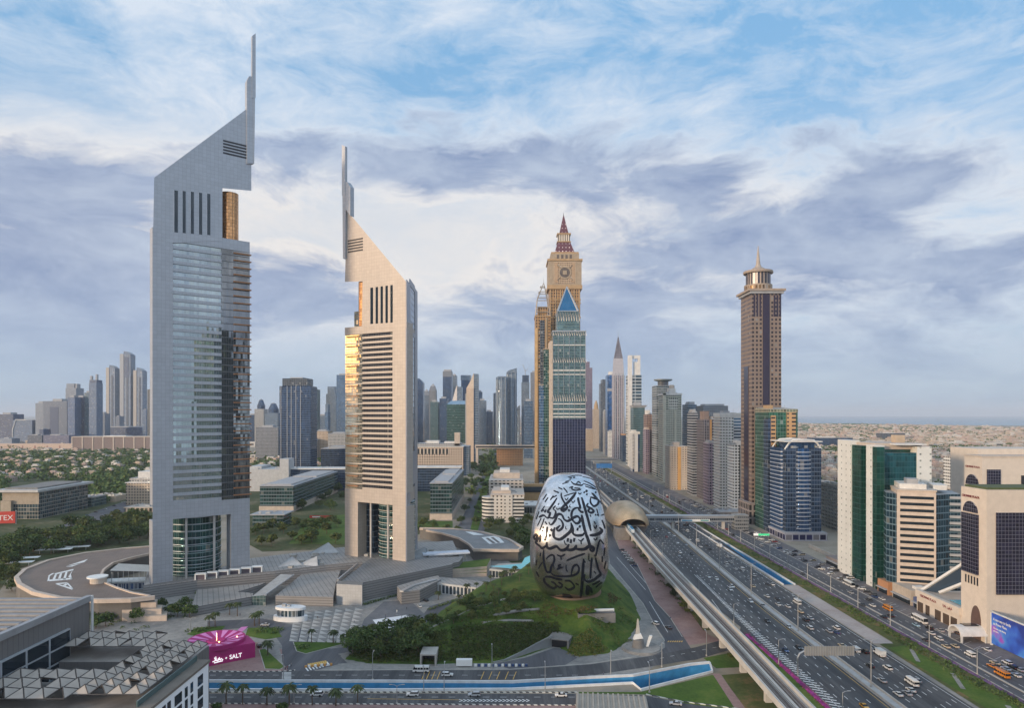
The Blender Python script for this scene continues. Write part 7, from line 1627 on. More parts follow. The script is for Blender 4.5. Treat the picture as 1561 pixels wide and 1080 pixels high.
pergola(-23, -4, 4, 46, 4, 9); pergola(-66, -23, 1, 22, 8, 3); pergola(-51, -23, 43, 57, 6, 2)
MB().box(-74, -25, .2, 1, RZ - 2, RZ - .5).build('parapet', M_WALLG, t); MB().box(-60, -30, -1.2, .2, RZ - 9, RZ - 5).build('lit_terrace', plain('terrace_light_orange', (.42, .20, .07), .7), t); MB().box(-70, -24, -.6, .2, 0, RZ - 9).build('window_wall', M_DKGLASS, t)  # warm light on the terrace painted as an orange block
MB().box(-52, -24, 39.8, 40.1, RZ - 12, RZ - 8).build('window_wall', M_DKGLASS, t)

# two towers across the road, just outside the frame; they show as reflections in the silver grey tower
t = thing('tower_block', 'dark tower seen as the tall reflection in the glass of the silver grey tower', 'building', (222, 148, 0)); MB().box(-22, 26, 0, 30, 0, 214).build('shaft', F['green'], t); MB().box(-14, 14, 4, 26, 214, 224).build('plant_room', M_WALLG, t); t['w'] = 48; t['d'] = 30; t['h'] = 214; bandsf(t, 30, 8, 210, M_WALLG, .4, .7)
t = thing('tower_block', 'narrow tower seen as the smaller reflection in the glass of the silver grey tower', 'building', (256, 196, 0)); MB().box(-12, 12, 0, 22, 0, 232).build('shaft', F['bluedk'], t); MB().box(-6, 6, 4, 18, 232, 240).build('plant_room', M_WALLG, t)

# ------------------------------------------------------------------ plants
def leaf_mat(name, dark, light, warm):
    m = bpy.data.materials.new(name); m.use_nodes = True
    t = NT(m.node_tree)
    b = t.node('ShaderNodeBsdfPrincipled'); o = t.node('ShaderNodeOutputMaterial'); t.l.new(b.outputs[0], o.inputs[0])
    pos = t.node('ShaderNodeTexCoord').outputs['Object']; oi = t.node('ShaderNodeObjectInfo')
    n = t.noise(pos, 0.55, 3, .7)
    c = t.ramp(n, [(.35, dark), (.55, light), (.72, warm)])
    k = t.mapr(oi.outputs['Random'], 0, 1, .7, 1.35)
    t.put(b.inputs['Base Color'], t.vmath('SCALE', c, scale=k)); b.inputs['Roughness'].default_value = .75; b.inputs['Specular IOR Level'].default_value = .2
    return m
M_LEAF = leaf_mat('leaves', (.026, .05, .018), (.07, .108, .03), (.14, .15, .045)); M_LEAF2 = leaf_mat('olive_leaves', (.05, .07, .022), (.10, .12, .035), (.16, .15, .05)); M_PALM = leaf_mat('palm_leaves', (.03, .045, .018), (.06, .08, .03), (.12, .11, .045))
M_BARK = plain('bark', (.12, .085, .06), .9, var=.3, scale=2)
def leaf_cloud(mb, centre, rad3, n, size, rng):
    for _ in range(n):
        while True:
            v = Vector((rng.uniform(-1, 1), rng.uniform(-1, 1), rng.uniform(-1, 1)))
            if .35 < v.length < 1: break
        p = Vector(centre) + Vector((v.x * rad3[0], v.y * rad3[1], v.z * rad3[2]))
        a = Vector((rng.gauss(0, 1), rng.gauss(0, 1), rng.gauss(0, .7))).normalized(); b = a.cross(Vector((rng.gauss(0, 1), rng.gauss(0, 1), rng.gauss(0, 1)))).normalized()
        s = size * rng.uniform(.6, 1.3)
        mb.face([tuple(p + a * s), tuple(p + b * s * .7), tuple(p - a * s), tuple(p - b * s * .7)])
def make_tree(seed, h, w, leafm, n=420, size=.62, name='tree'):
    rng = random.Random(seed)
    t = thing(name, 'tree', 'tree', (0, 0, -500))
    mb = MB(); mb.tube([(0, 0, -.3), (.1, .05, h * .25), (-.05, .1, h * .55), (.1, 0, h * .8)], [.28, .22, .16, .05], 6)
    lumps = []
    for k in range(6):
        a = k * 1.05 + rng.uniform(-.3, .3); r = w * rng.uniform(.22, .36); z = h * rng.uniform(.45, .75)
        e = (r * math.cos(a), r * math.sin(a), z); mb.tube([(0, 0, h * .35), (e[0] * .6, e[1] * .6, z * .8), e], [.13, .09, .03], 5); lumps.append(e)
    lumps.append((0, 0, h * .82))
    mb.build('trunk', M_BARK, t)
    c = MB()
    for e in lumps:
        q = w * rng.uniform(.22, .32); leaf_cloud(c, e, (q, q, q * .72), n // 7, size, rng)
    c.build('crown', leafm, t)
    return remember(t)
def make_palm(seed, h):
    rng = random.Random(seed)
    t = thing('palm_tree', 'palm', 'palm tree', (0, 0, -500))
    MB().tube([(0, 0, -.2), (.08, 0, h * .4), (0, .1, h * .8), (.05, 0, h)], [.36, .26, .24, .3], 7).build('trunk', M_BARK, t)
    c = MB()
    for k in range(34):
        a = k * 2.4 + rng.uniform(-.2, .2); up = rng.uniform(-.25, 1.0); L = rng.uniform(2.4, 3.3); pts = []
        for q in range(6):
            f = q / 5; r = L * f * (.98 - .12 * up); z = h + .2 + L * (up * f * .75 - (.75 if up > 0 else .45) * f * f)
            pts.append(Vector((r * math.cos(a), r * math.sin(a), z)))
        sd = Vector((-math.sin(a), math.cos(a), 0))
        for q in range(5):
            w0 = .42 * math.sin(math.pi * (.12 + .88 * q / 5.5)); w1 = .42 * math.sin(math.pi * (.12 + .88 * (q + 1) / 5.5))
            dn = Vector((0, 0, -.16)); p, r = pts[q], pts[q + 1]
            c.face([p, r, r + sd * w1 + dn, p + sd * w0 + dn]); c.face([p, p - sd * w0 + dn, r - sd * w1 + dn, r])
    c.build('crown', M_PALM, t)
    return remember(t)
TREES = [make_tree(1, 8.5, 9, M_LEAF), make_tree(2, 7.5, 8, M_LEAF), make_tree(3, 9.5, 9, M_LEAF), make_tree(4, 7, 8, M_LEAF2), make_tree(5, 8, 7, M_LEAF2)]
PALMS = [make_palm(11, 6.2), make_palm(12, 7.2), make_palm(13, 5.4)]
used_models = set()
def put(model, x, y, z, sc, label, group):
    rz_ = RND.uniform(0, 6.28)
    if model.name not in used_models:
        used_models.add(model.name); model.location = (x, y, z); model.rotation_euler = (0, 0, rz_); model.scale = (sc, sc, sc); model['label'] = label; model['group'] = group
        return model
    return dup(model, (x, y, z), rz_, label, sc, group)
def scatter(poly_px, n, mind, avoid=(), zt=0.0):
    poly = GP(poly_px); x0, x1 = min(p[0] for p in poly), max(p[0] for p in poly); y0, y1 = min(p[1] for p in poly), max(p[1] for p in poly)
    out = []; tries = 0
    while len(out) < n and tries < n * 60:
        tries += 1
        x, y = RND.uniform(x0, x1), RND.uniform(y0, y1)
        if not inpoly(x, y, poly) or any(inpoly(x, y, q) for q in avoid): continue
        if any((x - a) ** 2 + (y - b) ** 2 < mind * mind for a, b in out): continue
        out.append((x, y))
    return sorted(out, key=lambda p: p[1])
def grove(px, n, mind, where, group, models=TREES, sc=(.8, 1.25), z=None, avoid=()):
    pts = sorted(scatter(px, n, mind, avoid), key=lambda p: p[0] / p[1])
    for i, (x, y) in enumerate(pts):
        m = RND.choice(models); s_ = RND.uniform(*sc)
        kind = 'palm' if m in PALMS else ('olive green tree' if m.children[1].data.materials[0] is M_LEAF2 else 'green tree')
        put(m, x, y, z(x, y) if z else 0.0, s_, f'{kind} {where}, {ordinal(i)} from left', group)
side_rd = GP([(60, 812), (105, 798), (150, 778), (200, 762), (225, 764), (180, 785), (140, 800), (70, 822)])
grove([(-10, 842), (60, 820), (105, 806), (232, 790), (232, 828), (190, 831), (120, 839), (60, 849), (25, 866), (8, 890), (-10, 905)], 96, 7, 'in the belt behind the brown crescent roof', 'trees behind the crescent roof', avoid=[side_rd], sc=(1.1, 1.8))
grove([(385, 798), (520, 798), (522, 828), (470, 834), (390, 836)], 30, 7, 'between the two tall towers', 'trees between the tall towers', sc=(.9, 1.4))
grove([(455, 752), (525, 745), (525, 780), (455, 785)], 12, 10, 'beside the blue glass office bar', 'trees beside the glass offices', sc=(1.2, 1.7))
grove([(636, 800), (700, 812), (735, 822), (700, 826), (640, 818)], 12, 6, 'behind the grey crescent roof', 'trees behind the grey crescent roof')
grove([(738, 800), (805, 797), (815, 830), (800, 845), (770, 822), (740, 812)], 18, 7, 'in front of the white rounded office', 'trees in front of the white office', sc=(.9, 1.4))
grove([(800, 785), (822, 780), (816, 840), (800, 850)], 7, 7, 'left of the museum', 'trees left of the museum')
def hill_scatter(px, n, mind):
    x0, x1 = min(p[0] for p in px), max(p[0] for p in px); y0, y1 = min(p[1] for p in px), max(p[1] for p in px); out = []; tr_ = 0
    while len(out) < n and tr_ < n * 30:
        tr_ += 1; a, b = RND.uniform(x0, x1), RND.uniform(y0, y1)
        if not inpoly(a, b, px): continue
        p = onhill(a, b)
        if math.hypot(p[0] - EGGP[0], (p[1] - EGGP[1]) * .55) < 21 or any((p[0] - q[0]) ** 2 + (p[1] - q[1]) ** 2 < mind * mind for q in out): continue
        out.append(p)
    return out
def hill_grove(px, n, mind, where, group, models, sc):
    for i, (x, y, z) in enumerate(sorted(hill_scatter(px, n, mind), key=lambda p: p[0] / p[1])):
        m = RND.choice(models); kind = 'olive green tree' if m.children[1].data.materials[0] is M_LEAF2 else 'green tree'
        put(m, x, y, z - .2, RND.uniform(*sc), f'{kind} {where}, {ordinal(i)} from left', group)
hill_grove([(524, 985), (560, 970), (600, 962), (640, 955), (655, 975), (640, 1003), (560, 1006), (530, 1002)], 30, 4.0, 'at the left foot of the museum hill', 'trees at the foot of the museum hill', TREES[:4], (.75, 1.15))
hill_grove([(640, 955), (680, 930), (720, 918), (790, 905), (830, 915), (800, 935), (740, 945), (690, 965)], 32, 4.0, 'on the upper left of the museum hill', 'trees on the museum hill', TREES[2:], (.45, .75))
grove([(133, 935), (175, 925), (225, 932), (288, 920), (300, 940), (225, 958), (140, 962)], 17, 5, 'below the stone terraces', 'trees below the stone terraces', models=TREES[:3], sc=(.7, 1.05))
grove([(0, 870), (22, 872), (30, 895), (20, 908), (0, 908)], 6, 6, 'at the left end of the crescent roof', 'trees at the end of the crescent roof')
grove([(958, 812), (985, 835), (1030, 885), (1072, 945), (1058, 950), (1010, 893), (965, 838)], 18, 5.5, 'in the strip under the metro viaduct', 'trees under the viaduct', models=TREES[3:] + TREES[:1], sc=(.35, .6))
grove([(1080, 985), (1130, 985), (1150, 1030), (1100, 1030)], 4, 4, 'on the lawn at the viaduct foot', 'trees at the viaduct foot', models=TREES[3:], sc=(.4, .55))
# avenue rows
av = 0
for sd, a, b in (('left', (700, 800), (744, 700)), ('middle', (722, 800), (748, 700)), ('right', (741, 800), (757, 700))):
    A, B = Vector(G(*a)), Vector(G(*b)); n = 12
    for k in range(n):
        p = A.lerp(B, k / n); put(RND.choice(TREES), p.x + RND.uniform(-3, 3), p.y, 0, RND.uniform(.8, 1.3), f'{ordinal(k)} tree along the {sd} line of the tree lined avenue', 'avenue trees')
grove([(704, 760), (720, 735), (735, 700), (728, 700), (708, 735), (700, 755)], 12, 9, 'on the slope between the dark glass office and the avenue', 'trees beside the avenue', sc=(1, 1.6))
# palms
pl = [(345, 1074), (370, 1075), (407, 1076), (441, 1076), (476, 1076), (512, 1077), (545, 1072)]
for i, (a, b) in enumerate(pl): put(PALMS[i % 3], *G(a, b), 0, RND.uniform(.95, 1.2), f'{"browning " if a == 512 else ""}palm on the near pavement of the bottom road, {ordinal(i)} from the left', 'palms along the bottom road')
pl = [(319, 958), (328, 957), (388, 955), (395, 952), (475, 981), (508, 981), (542, 976), (571, 976), (408, 1000), (350, 938), (362, 940)]
for i, (a, b) in enumerate(pl): put(PALMS[i % 3], *G(a, b), 0, RND.uniform(.85, 1.15), f'palm on the plaza around the magenta pavilion and kiosk, {ordinal(i)} one', 'plaza palms')
pl = [(700, 922), (712, 916), (726, 912), (741, 926), (752, 931), (735, 940), (748, 915), (765, 920), (780, 908), (792, 915), (806, 900), (760, 938), (830, 907), (845, 900), (668, 905), (820, 890), (770, 885), (785, 882)]
for i, (a, b) in enumerate(pl): x, y = G(a, b, 4); put(PALMS[i % 3], x, y, hz(x, y), RND.uniform(.6, .95), f'palm on the garden slope left of the museum, {ordinal(i)} one', 'palms by the museum')

# planted cover: leaves strewn over the hill, the beds, the verges
def cover(name, pts, mat, per, size, spread, hgt):
    rng = random.Random(5); mb = MB()
    for x, y, z in pts:
        leaf_cloud(mb, (x, y, z + hgt * .4), (spread, spread, hgt), per, size, rng)
    o = mb.build(name, mat); o['kind'] = 'stuff'; return o
P_ = [p for p in hill_scatter([(560, 990), (640, 945), (740, 905), (830, 905), (945, 920), (975, 945), (962, 985), (880, 1000), (845, 975), (800, 985), (640, 985)], 420, 1.6) if math.sin(p[0] * .16 + p[1] * .22) > -.35]
cover('ground_cover', P_, M_LEAF2, 22, .42, 2.3, .7)
P_ = hill_scatter([(535, 1000), (560, 985), (650, 968), (700, 958), (780, 953), (850, 950), (855, 975), (800, 992), (770, 1003), (700, 1009), (640, 1010), (560, 1010)], 900, 1.05)
cover('hedge_cover', P_, leaf_mat('hedge_leaves', (.034, .048, .014), (.062, .08, .022), (.12, .10, .032)), 24, .42, 1.7, 1.0)
P_ = hill_scatter([(705, 940), (790, 925), (860, 928), (905, 938), (870, 948), (790, 946)], 260, 1.1) + hill_scatter([(690, 955), (760, 950), (800, 952), (760, 958)], 80, 1.1)
cover('lawn_tufts', P_, leaf_mat('fresh_leaves', (.05, .09, .012), (.085, .135, .018), (.14, .16, .03)), 16, .24, 1.5, .25)
for pts in ([(752, 939), (790, 932), (822, 930)], [(735, 951), (775, 947), (812, 948)], [(650, 962), (690, 945), (730, 926), (770, 915)]):
    mb = MB(); q = [onhill(*p) for p in pts]; mb.tube([(x, y, z + .1) for x, y, z in q], .75, 6); o = mb.build('footpath', M_PAVE); o['kind'] = 'structure'
P_ = hill_scatter([(862, 1000), (885, 968), (900, 960), (918, 980), (925, 998), (885, 1003)], 110, .9)
cover('shrubbery', P_, leaf_mat('ochre_leaves', (.07, .07, .016), (.13, .12, .028), (.19, .15, .04)), 20, .32, 1.3, 1.0)
P_ = hill_scatter([(815, 935), (840, 915), (900, 918), (930, 905), (945, 915), (900, 930), (830, 945)], 90, 1.2)
cover('shrubbery', P_, leaf_mat('rust_leaves', (.05, .035, .016), (.10, .06, .025), (.16, .08, .03)), 18, .34, 1.4, .8)
P_ = []
for y in range(205, 1000, 3):
    wv = .5 + .5 * math.sin(y * .11) * math.sin(y * .037 + 1)
    for _ in range(1 + 2 * (y < 420)): P_.append((RND.uniform(188 + 4 * wv, 197), y + RND.uniform(-1.5, 1.5), 0))
for x, y in scatter([(958, 812), (985, 835), (1030, 885), (1072, 945), (1058, 950), (1010, 893), (965, 838)], 70, 2): P_.append((x, y, 0))
for a, b, n, r in ((408, 963, 26, 7), (300, 962, 14, 5), (460, 988, 8, 4), (330, 1079, 20, 1), (430, 1079, 20, 1)):
    cx0, cy0 = G(a, b)
    for _ in range(n): P_.append((cx0 + RND.uniform(-r, r), cy0 + RND.uniform(-r, r) * .6, 0))
for x, y in scatter([(130, 935), (300, 915), (300, 935), (225, 962), (140, 965)], 60, 1.5): P_.append((x, y, 0))
for a, b, c, e, n in ((556, 922, 612, 906, 26), (668, 890, 760, 902, 30), (300, 905, 420, 890, 40), (470, 915, 512, 912, 14), (655, 930, 700, 914, 18), (640, 880, 700, 866, 20)):
    for k in range(n): x, y = G(a + (c - a) * k / n, b + (e - b) * k / n); P_.append((x, y - 1.5, 0))
cover('shrubbery', P_, M_LEAF, 24, .40, 1.6, 1.0)
P_ = [(RND.uniform(197.6, 199.5), y, .2) for y in range(180, 900, 2)]
cover('flower_cover', P_, leaf_mat('purple_blossom', (.10, .05, .10), (.19, .10, .2), (.25, .14, .24)), 10, .22, .8, .35)
P_ = [(RND.uniform(118.8, 121.2), y, .2) for y in range(195, 352, 1)] + [(interp(LEFT, y) - RND.uniform(.5, 2.5), y, .2) for y in range(410, 655, 2)]
cover('flower_cover', P_, leaf_mat('magenta_blossom', (.16, .03, .10), (.34, .05, .21), (.44, .09, .30)), 12, .22, .8, .35)

# ------------------------------------------------------------------ low houses and trees reaching to the horizon
M_VW = [plain('villa_' + n, c, .8, var=.15) for n, c in (('white', (.52, .49, .45)), ('cream', (.46, .39, .32)), ('sand', (.40, .32, .25)), ('pink', (.42, .31, .26)))]
M_VWIN = plain('villa_window', (.07, .07, .075), .3, var=0)
def villa_mesh(k):
    rng = random.Random(50 + k); mb = MB(); w, d = rng.uniform(12, 18), rng.uniform(10, 15); h = rng.uniform(6.5, 8)
    mb.box(-w / 2, w / 2, -d / 2, d / 2, 0, h); mb.box(-w * .3, w * .25, -d * .25, d * .35, h, h + 3); mb.box(-w * .75, -w / 2, -d * .3, d * .3, 0, 3.6); mb.box(-w / 2 - .2, w / 2 + .2, -d / 2 - .2, d / 2 + .2, h - .5, h + .3)
    for q in range(4):
        x = -w / 2 + w * (q + .5) / 4
        for z in (1, 4.2): mb.box(x - .8, x + .8, -d / 2 - .06, -d / 2 + .2, z, z + 1.7, 1); mb.box(x - .8, x + .8, d / 2 - .2, d / 2 + .06, z, z + 1.7, 1)
    return mb
VM = [(villa_mesh(k).mesh('villa', [M_VW[k % 4], M_VWIN])) for k in range(8)]
spots = []
def villa_field(pxpoly, step, keep):
    poly = GP(pxpoly); x0, x1 = min(p[0] for p in poly), max(p[0] for p in poly); y0, y1 = min(p[1] for p in poly), max(p[1] for p in poly)
    y = y0
    while y < y1:
        x = x0
        while x < x1:
            if RND.random() < keep and inpoly(x, y, poly): spots.append((x + RND.uniform(-7, 7), y + RND.uniform(-7, 7)))
            x += step
        y += step
villa_field([(1222, 660), (1570, 662), (1570, 740), (1465, 738), (1420, 728), (1258, 775), (1222, 740)], 27, .62)
villa_field([(-10, 688), (236, 688), (236, 725), (-10, 738)], 34, .38)
villa_field([(385, 690), (525, 690), (525, 712), (385, 715)], 34, .35)
spots.sort(key=lambda p: p[1])
near, rest = spots[:290], spots[290:]
def clear(x, y): return not (x > 222 and y < 760 and x < 300)
near = [p for p in near if clear(*p)]
cl_names = ['white', 'cream', 'sand coloured', 'pinkish']
near.sort(key=lambda p: p[0] / p[1])
cnt = {}
for i, (x, y) in enumerate(near):
    k = RND.randrange(8); sd = 'left' if x < 0 else 'right'; c = cl_names[k % 4]; q = cnt.get((sd, c), 0); cnt[sd, c] = q + 1
    tag(link('villa', VM[k], None, (x, y, 0), RND.choice((0, 1.57, 3.14, .2, -.2))), f'{c} flat roofed villa in the {"tree filled left" if sd == "left" else "low right hand"} quarter, {ordinal(q)} from its left', 'villa', 'villas in the low quarters')
mb = MB()
def far_house(x, y, sc=1.0):
    w, d, h = RND.uniform(8, 22) * sc, RND.uniform(8, 18) * sc, RND.uniform(5, 10) * sc; m = RND.randrange(4)
    mb.box(x - w / 2, x + w / 2, y - d / 2, y + d / 2, 0, h, m, bottom=False)
    if RND.random() < .6: mb.box(x - w * .3, x + w * .2, y - d * .2, y + d * .3, h, h + 3 * sc, RND.randrange(4), bottom=False)
    mb.box(x - w * .3, x + w * .3, y - d / 2 - .1, y - d / 2 + .1, h * .35, h * .7, 4, bottom=False)
for x, y in rest: far_house(x, y)
for _ in range(4200):
    y = 2300 + 6200 * RND.random() ** 1.25
    if RND.random() < .62:
        lim = min(.76 * y, 4000); x = RND.uniform(.40 * y, lim)
        if x > 3300 and y > 6900: continue
    else: x = RND.uniform(-.78 * y, .1 * y)
    far_house(x, y, RND.choice((1, 1, 1.3, 1.8)))
tag(mb.build('distant_houses', M_VW + [M_VWIN]), 'pale low houses spreading to the horizon', None, None, 'stuff')
mb = MB(); rng = random.Random(8)
def clump(x, y, r, h, n):
    for _ in range(n):
        a = rng.uniform(0, 6.28); q = r * math.sqrt(rng.random()); z = h * rng.uniform(.25, 1) * (1 - .4 * (q / r) ** 2)
        p = Vector((x + q * math.cos(a), y + q * math.sin(a), z)); u = Vector((rng.gauss(0, 1), rng.gauss(0, 1), rng.gauss(0, .6))).normalized(); v = u.cross(Vector((rng.gauss(0, 1), rng.gauss(0, 1), rng.gauss(0, 1)))).normalized(); s_ = rng.uniform(1.2, 2.4) * (1 + y / 4000)
        mb.face([tuple(p + u * s_), tuple(p + v * s_), tuple(p - u * s_), tuple(p - v * s_)])
def wood(pxpoly, n, r, h, q):
    poly = GP(pxpoly); x0, x1 = min(p[0] for p in poly), max(p[0] for p in poly); y0, y1 = min(p[1] for p in poly), max(p[1] for p in poly); k = 0; tr_ = 0
    while k < n and tr_ < n * 40:
        tr_ += 1; x, y = rng.uniform(x0, x1), rng.uniform(y0, y1)
        if inpoly(x, y, poly) and not (-560 < x < -480 and 720 < y < 840): clump(x, y, r * rng.uniform(.6, 1.4), h * rng.uniform(.7, 1.3), q); k += 1
wood([(-20, 692), (236, 688), (236, 716), (190, 735), (-20, 735)], 900, 9, 9, 26)
wood([(130, 735), (195, 722), (195, 758), (130, 775)], 110, 7, 9, 30)
wood([(-20, 735), (10, 735), (6, 770), (-20, 770)], 40, 7, 9, 30)
wood([(385, 692), (526, 690), (526, 715), (385, 715)], 160, 9, 8, 22)
wood([(700, 760), (735, 700), (750, 690), (756, 690), (760, 720), (745, 760)], 70, 7, 8, 24)
wood([(1222, 656), (1570, 660), (1570, 745), (1465, 740), (1258, 780), (1222, 740)], 560, 9, 7, 20)
for _ in range(1100):
    y = 2000 + 5600 * rng.random() ** 1.3; x = rng.uniform(.38 * y, min(.76 * y, 3800)) if rng.random() < .72 else rng.uniform(-.78 * y, 0)
    for q in range(3): clump(x + rng.gauss(0, 60), y + rng.gauss(0, 10), 22 * rng.uniform(.5, 1.8), 12, 14)
tag(mb.build('woodland', M_LEAF), 'distant tree cover among the low houses', None, None, 'stuff')

# ------------------------------------------------------------------ vehicles
PAINT = {n: plain('paint_' + n.replace(' ', '_'), c, .28, .15, 0, coat=.6) for n, c in (('white', (.74, .74, .73)), ('silver', (.42, .43, .45)), ('black', (.015, .015, .018)), ('dark grey', (.06, .062, .07)), ('blue', (.03, .07, .2)), ('red', (.34, .03, .03)), ('cream', (.62, .53, .38)), ('yellow', (.72, .36, .03)), ('orange', (.65, .24, .03)), ('light blue', (.30, .48, .60)), ('brown', (.14, .08, .06)))}
M_CGL = plain('car_glass', (.012, .015, .02), .08, .2, 0); M_LAMP = plain('headlamp', (.75, .75, .72), .2, 0, 0); M_TAIL = plain('tail_lamp', (.30, .01, .01), .3, 0, 0)
M_ROOFW = PAINT['white']
KIND = {  # length, width, lower side profile (y, z), cabin profile (y, z), wheel radius, axles
 'saloon': (4.7, 1.86, [(-2.3, .35), (2.3, .35), (2.36, .62), (2.2, .80), (.9, .95), (-1.5, 1.0), (-2.3, .98), (-2.36, .6)], [(1.0, .93), (.25, 1.42), (-.95, 1.45), (-1.75, 1.0)], .33, (1.4, -1.4)),
 'suv': (4.9, 1.98, [(-2.4, .4), (2.4, .4), (2.46, .75), (2.3, 1.0), (1.0, 1.12), (-2.4, 1.15), (-2.46, .6)], [(1.05, 1.1), (.5, 1.72), (-2.05, 1.76), (-2.38, 1.15)], .39, (1.5, -1.45)),
 'van': (5.6, 2.05, [(-2.75, .4), (2.7, .4), (2.8, .8), (2.5, 1.15), (2.2, 1.3), (-2.75, 1.3)], [(2.2, 1.3), (1.35, 2.25), (-2.6, 2.3), (-2.75, 1.3)], .38, (1.7, -1.7)),
 'minibus': (7.2, 2.25, [(-3.55, .45), (3.5, .45), (3.6, 1.0), (3.45, 1.35), (-3.55, 1.35)], [(3.45, 1.35), (2.9, 2.65), (-3.4, 2.7), (-3.55, 1.35)], .42, (2.2, -2.2)),
 'bus': (11.5, 2.55, [(-5.7, .5), (5.7, .5), (5.75, 1.5), (-5.7, 1.5)], [(5.75, 1.5), (5.5, 3.2), (-5.6, 3.25), (-5.7, 1.5)], .5, (3.6, -3.4)),
 'truck': (7.4, 2.4, [(-3.7, .6), (3.6, .6), (3.7, 1.2), (3.5, 1.6), (-3.7, 1.6)], [(3.5, 1.55), (3.0, 2.5), (1.7, 2.5), (1.6, 1.55)], .5, (2.4, -2.2))}
def shapes(kind):
    L, W, low, cab, r, ax = KIND[kind]; hw = W / 2
    body = MB()
    body.loft([[(sx * hw * k, y * (1 if k == 1 else .985), z) for y, z in low] for sx, k in ((-1, .93), (-1, 1), (1, 1), (1, .93))][:1] + [[(x, y, z) for y, z in low] for x in (-hw, hw)] + [[(hw * .93, y, z) for y, z in low]], 0)
    cb = MB(); t = .80 if kind in ('saloon', 'suv') else .92
    inner = [(y, z) for y, z in cab]; rr = [(y * (.97), z) for y, z in cab]
    base = lambda x, q: [(x * (1 if z < cab[0][1] + .12 else t), y, z) for y, z in q]
    cb.loft([base(-hw * .95, inner), base(hw * .95, inner)], 0)
    roof = MB(); y1, z1 = cab[1]; y2, z2 = cab[2]; x_ = hw * .95 * t
    roof.box(-x_ * .98, x_ * .98, y2 + .05, y1 - .05, min(z1, z2) - .02, max(z1, z2) + .035)
    if kind in ('van', 'minibus', 'bus'):
        roof.box(-hw * .96, hw * .96, cab[3][0] + .1, cab[0][0] - .9, z1 - .45, z1 + .03)
        for k in range(int(L / 1.4)):
            y = cab[3][0] + .15 + k * (cab[0][0] - cab[3][0] - 1.0) / int(L / 1.4); roof.box(-hw * .965, hw * .965, y, y + .14, cab[0][1], z1)
    if kind == 'truck': roof.box(-hw * 1.0, hw * 1.0, -3.7, 1.5, 1.35, 3.3)
    wh = MB()
    wh.loft([[(x, r * math.cos(a), r * math.sin(a)) for a in [2 * math.pi * k / 12 for k in range(12)]] for x in (-.12, .12)])
    front = max(p[0] for p in low); zl = .68 if kind == 'saloon' else .8
    return body, cb, roof, wh, r, ax, hw, front, zl
MODELS = {}
def full_model(kind):
    """detailed vehicle with its parts, headed along +y"""
    if kind in MODELS: return MODELS[kind]
    body, cb, roof, wh, r, ax, hw, fy, zl = shapes(kind)
    t = thing(kind, kind, 'car', (0, 0, -600))
    body.build('body', PAINT['white'], t); cb.build('cabin', M_CGL, t); roof.build('roof', PAINT['silver'], t)
    wm = wh.mesh('wheel', [M_BLACK])
    for y in ax:
        for s_ in (-1, 1): link('wheel', wm, t, (s_ * (hw - .14), y, r))
    hl = MB().box(-.22, .22, -.05, .05, -.1, .1).mesh('headlight', [M_LAMP]); tl = MB().box(-.2, .2, -.05, .05, -.1, .1).mesh('tail_light', [M_TAIL])
    by = min(p[0] for p in KIND[kind][2])
    for s_ in (-1, 1): link('headlight', hl, t, (s_ * hw * .68, fy - .03, zl)); link('tail_light', tl, t, (s_ * hw * .7, by + .02, zl + .1))
    MODELS[kind] = remember(t); return t
SIMPLE = {}
def simple_mesh(kind, colour):
    if (kind, colour) in SIMPLE: return SIMPLE[kind, colour]
    body, cb, roof, wh, r, ax, hw, fy, zl = shapes(kind)
    mb = MB()
    def add(o, m, off=(0, 0, 0)):
        i = len(mb.v); mb.v += [(a + off[0], b + off[1], c + off[2]) for a, b, c in o.v]; mb.f += [tuple(k + i for k in f) for f in o.f]; mb.m += [m] * len(o.f)
    add(body, 0); add(cb, 1); add(roof, 0)
    for y in ax:
        for s_ in (-1, 1): add(wh, 2, (s_ * (hw - .14), y, r))
    me = mb.mesh(kind, [PAINT[colour], M_CGL, M_BLACK]); SIMPLE[kind, colour] = me; return me
CARS = []
def car(x, y, kind, colour, head, road, z=.06): CARS.append((x, y, kind, colour, head, road, z))
def cpx(px, py, kind, colour, head, road): car(*G(px, py), kind, colour, head, road)
W_, D_, K_, S_, B_ = 'white', 'dark grey', 'black', 'silver', 'blue'
R3 = [(313, 320, 'saloon', W_), (380, 338, 'saloon', D_), (388, 376, 'saloon', W_), (455, 390, 'saloon', W_), (519, 366, 'minibus', W_), (543, 427, 'saloon', 'cream'), (577, 484, 'suv', D_), (610, 472, 'saloon', W_), (608, 540, 'suv', W_), (739, 562, 'saloon', S_), (789, 540, 'suv', W_), (789, 570, 'saloon', B_), (825, 660, 'saloon', 'cream'), (922, 694, 'van', W_), (985, 704, 'suv', K_), (1083, 722, 'truck', W_), (1018, 800, 'saloon', K_), (1140, 815, 'suv', W_), (1102, 902, 'saloon', S_), (1305, 922, 'minibus', W_), (1340, 905, 'saloon', S_), (1298, 968, 'saloon', W_), (1274, 990, 'saloon', S_), (1212, 996, 'saloon', W_), (35, 94, 'suv', W_), (95, 131, 'saloon', W_), (143, 137, 'van', W_), (220, 176, 'suv', W_), (180, 194, 'saloon', S_), (215, 250, 'saloon', 'cream'), (348, 238, 'saloon', W_), (315, 236, 'saloon', D_), (65, 84, 'saloon', W_), (30, 110, 'saloon', W_), (75, 54, 'saloon', W_), (40, 48, 'suv', W_)]
for a, b, k, c in R3: cpx(1100 + a / 4.5, 840 + b / 4.5, k, c, 0, 'right hand carriageway')
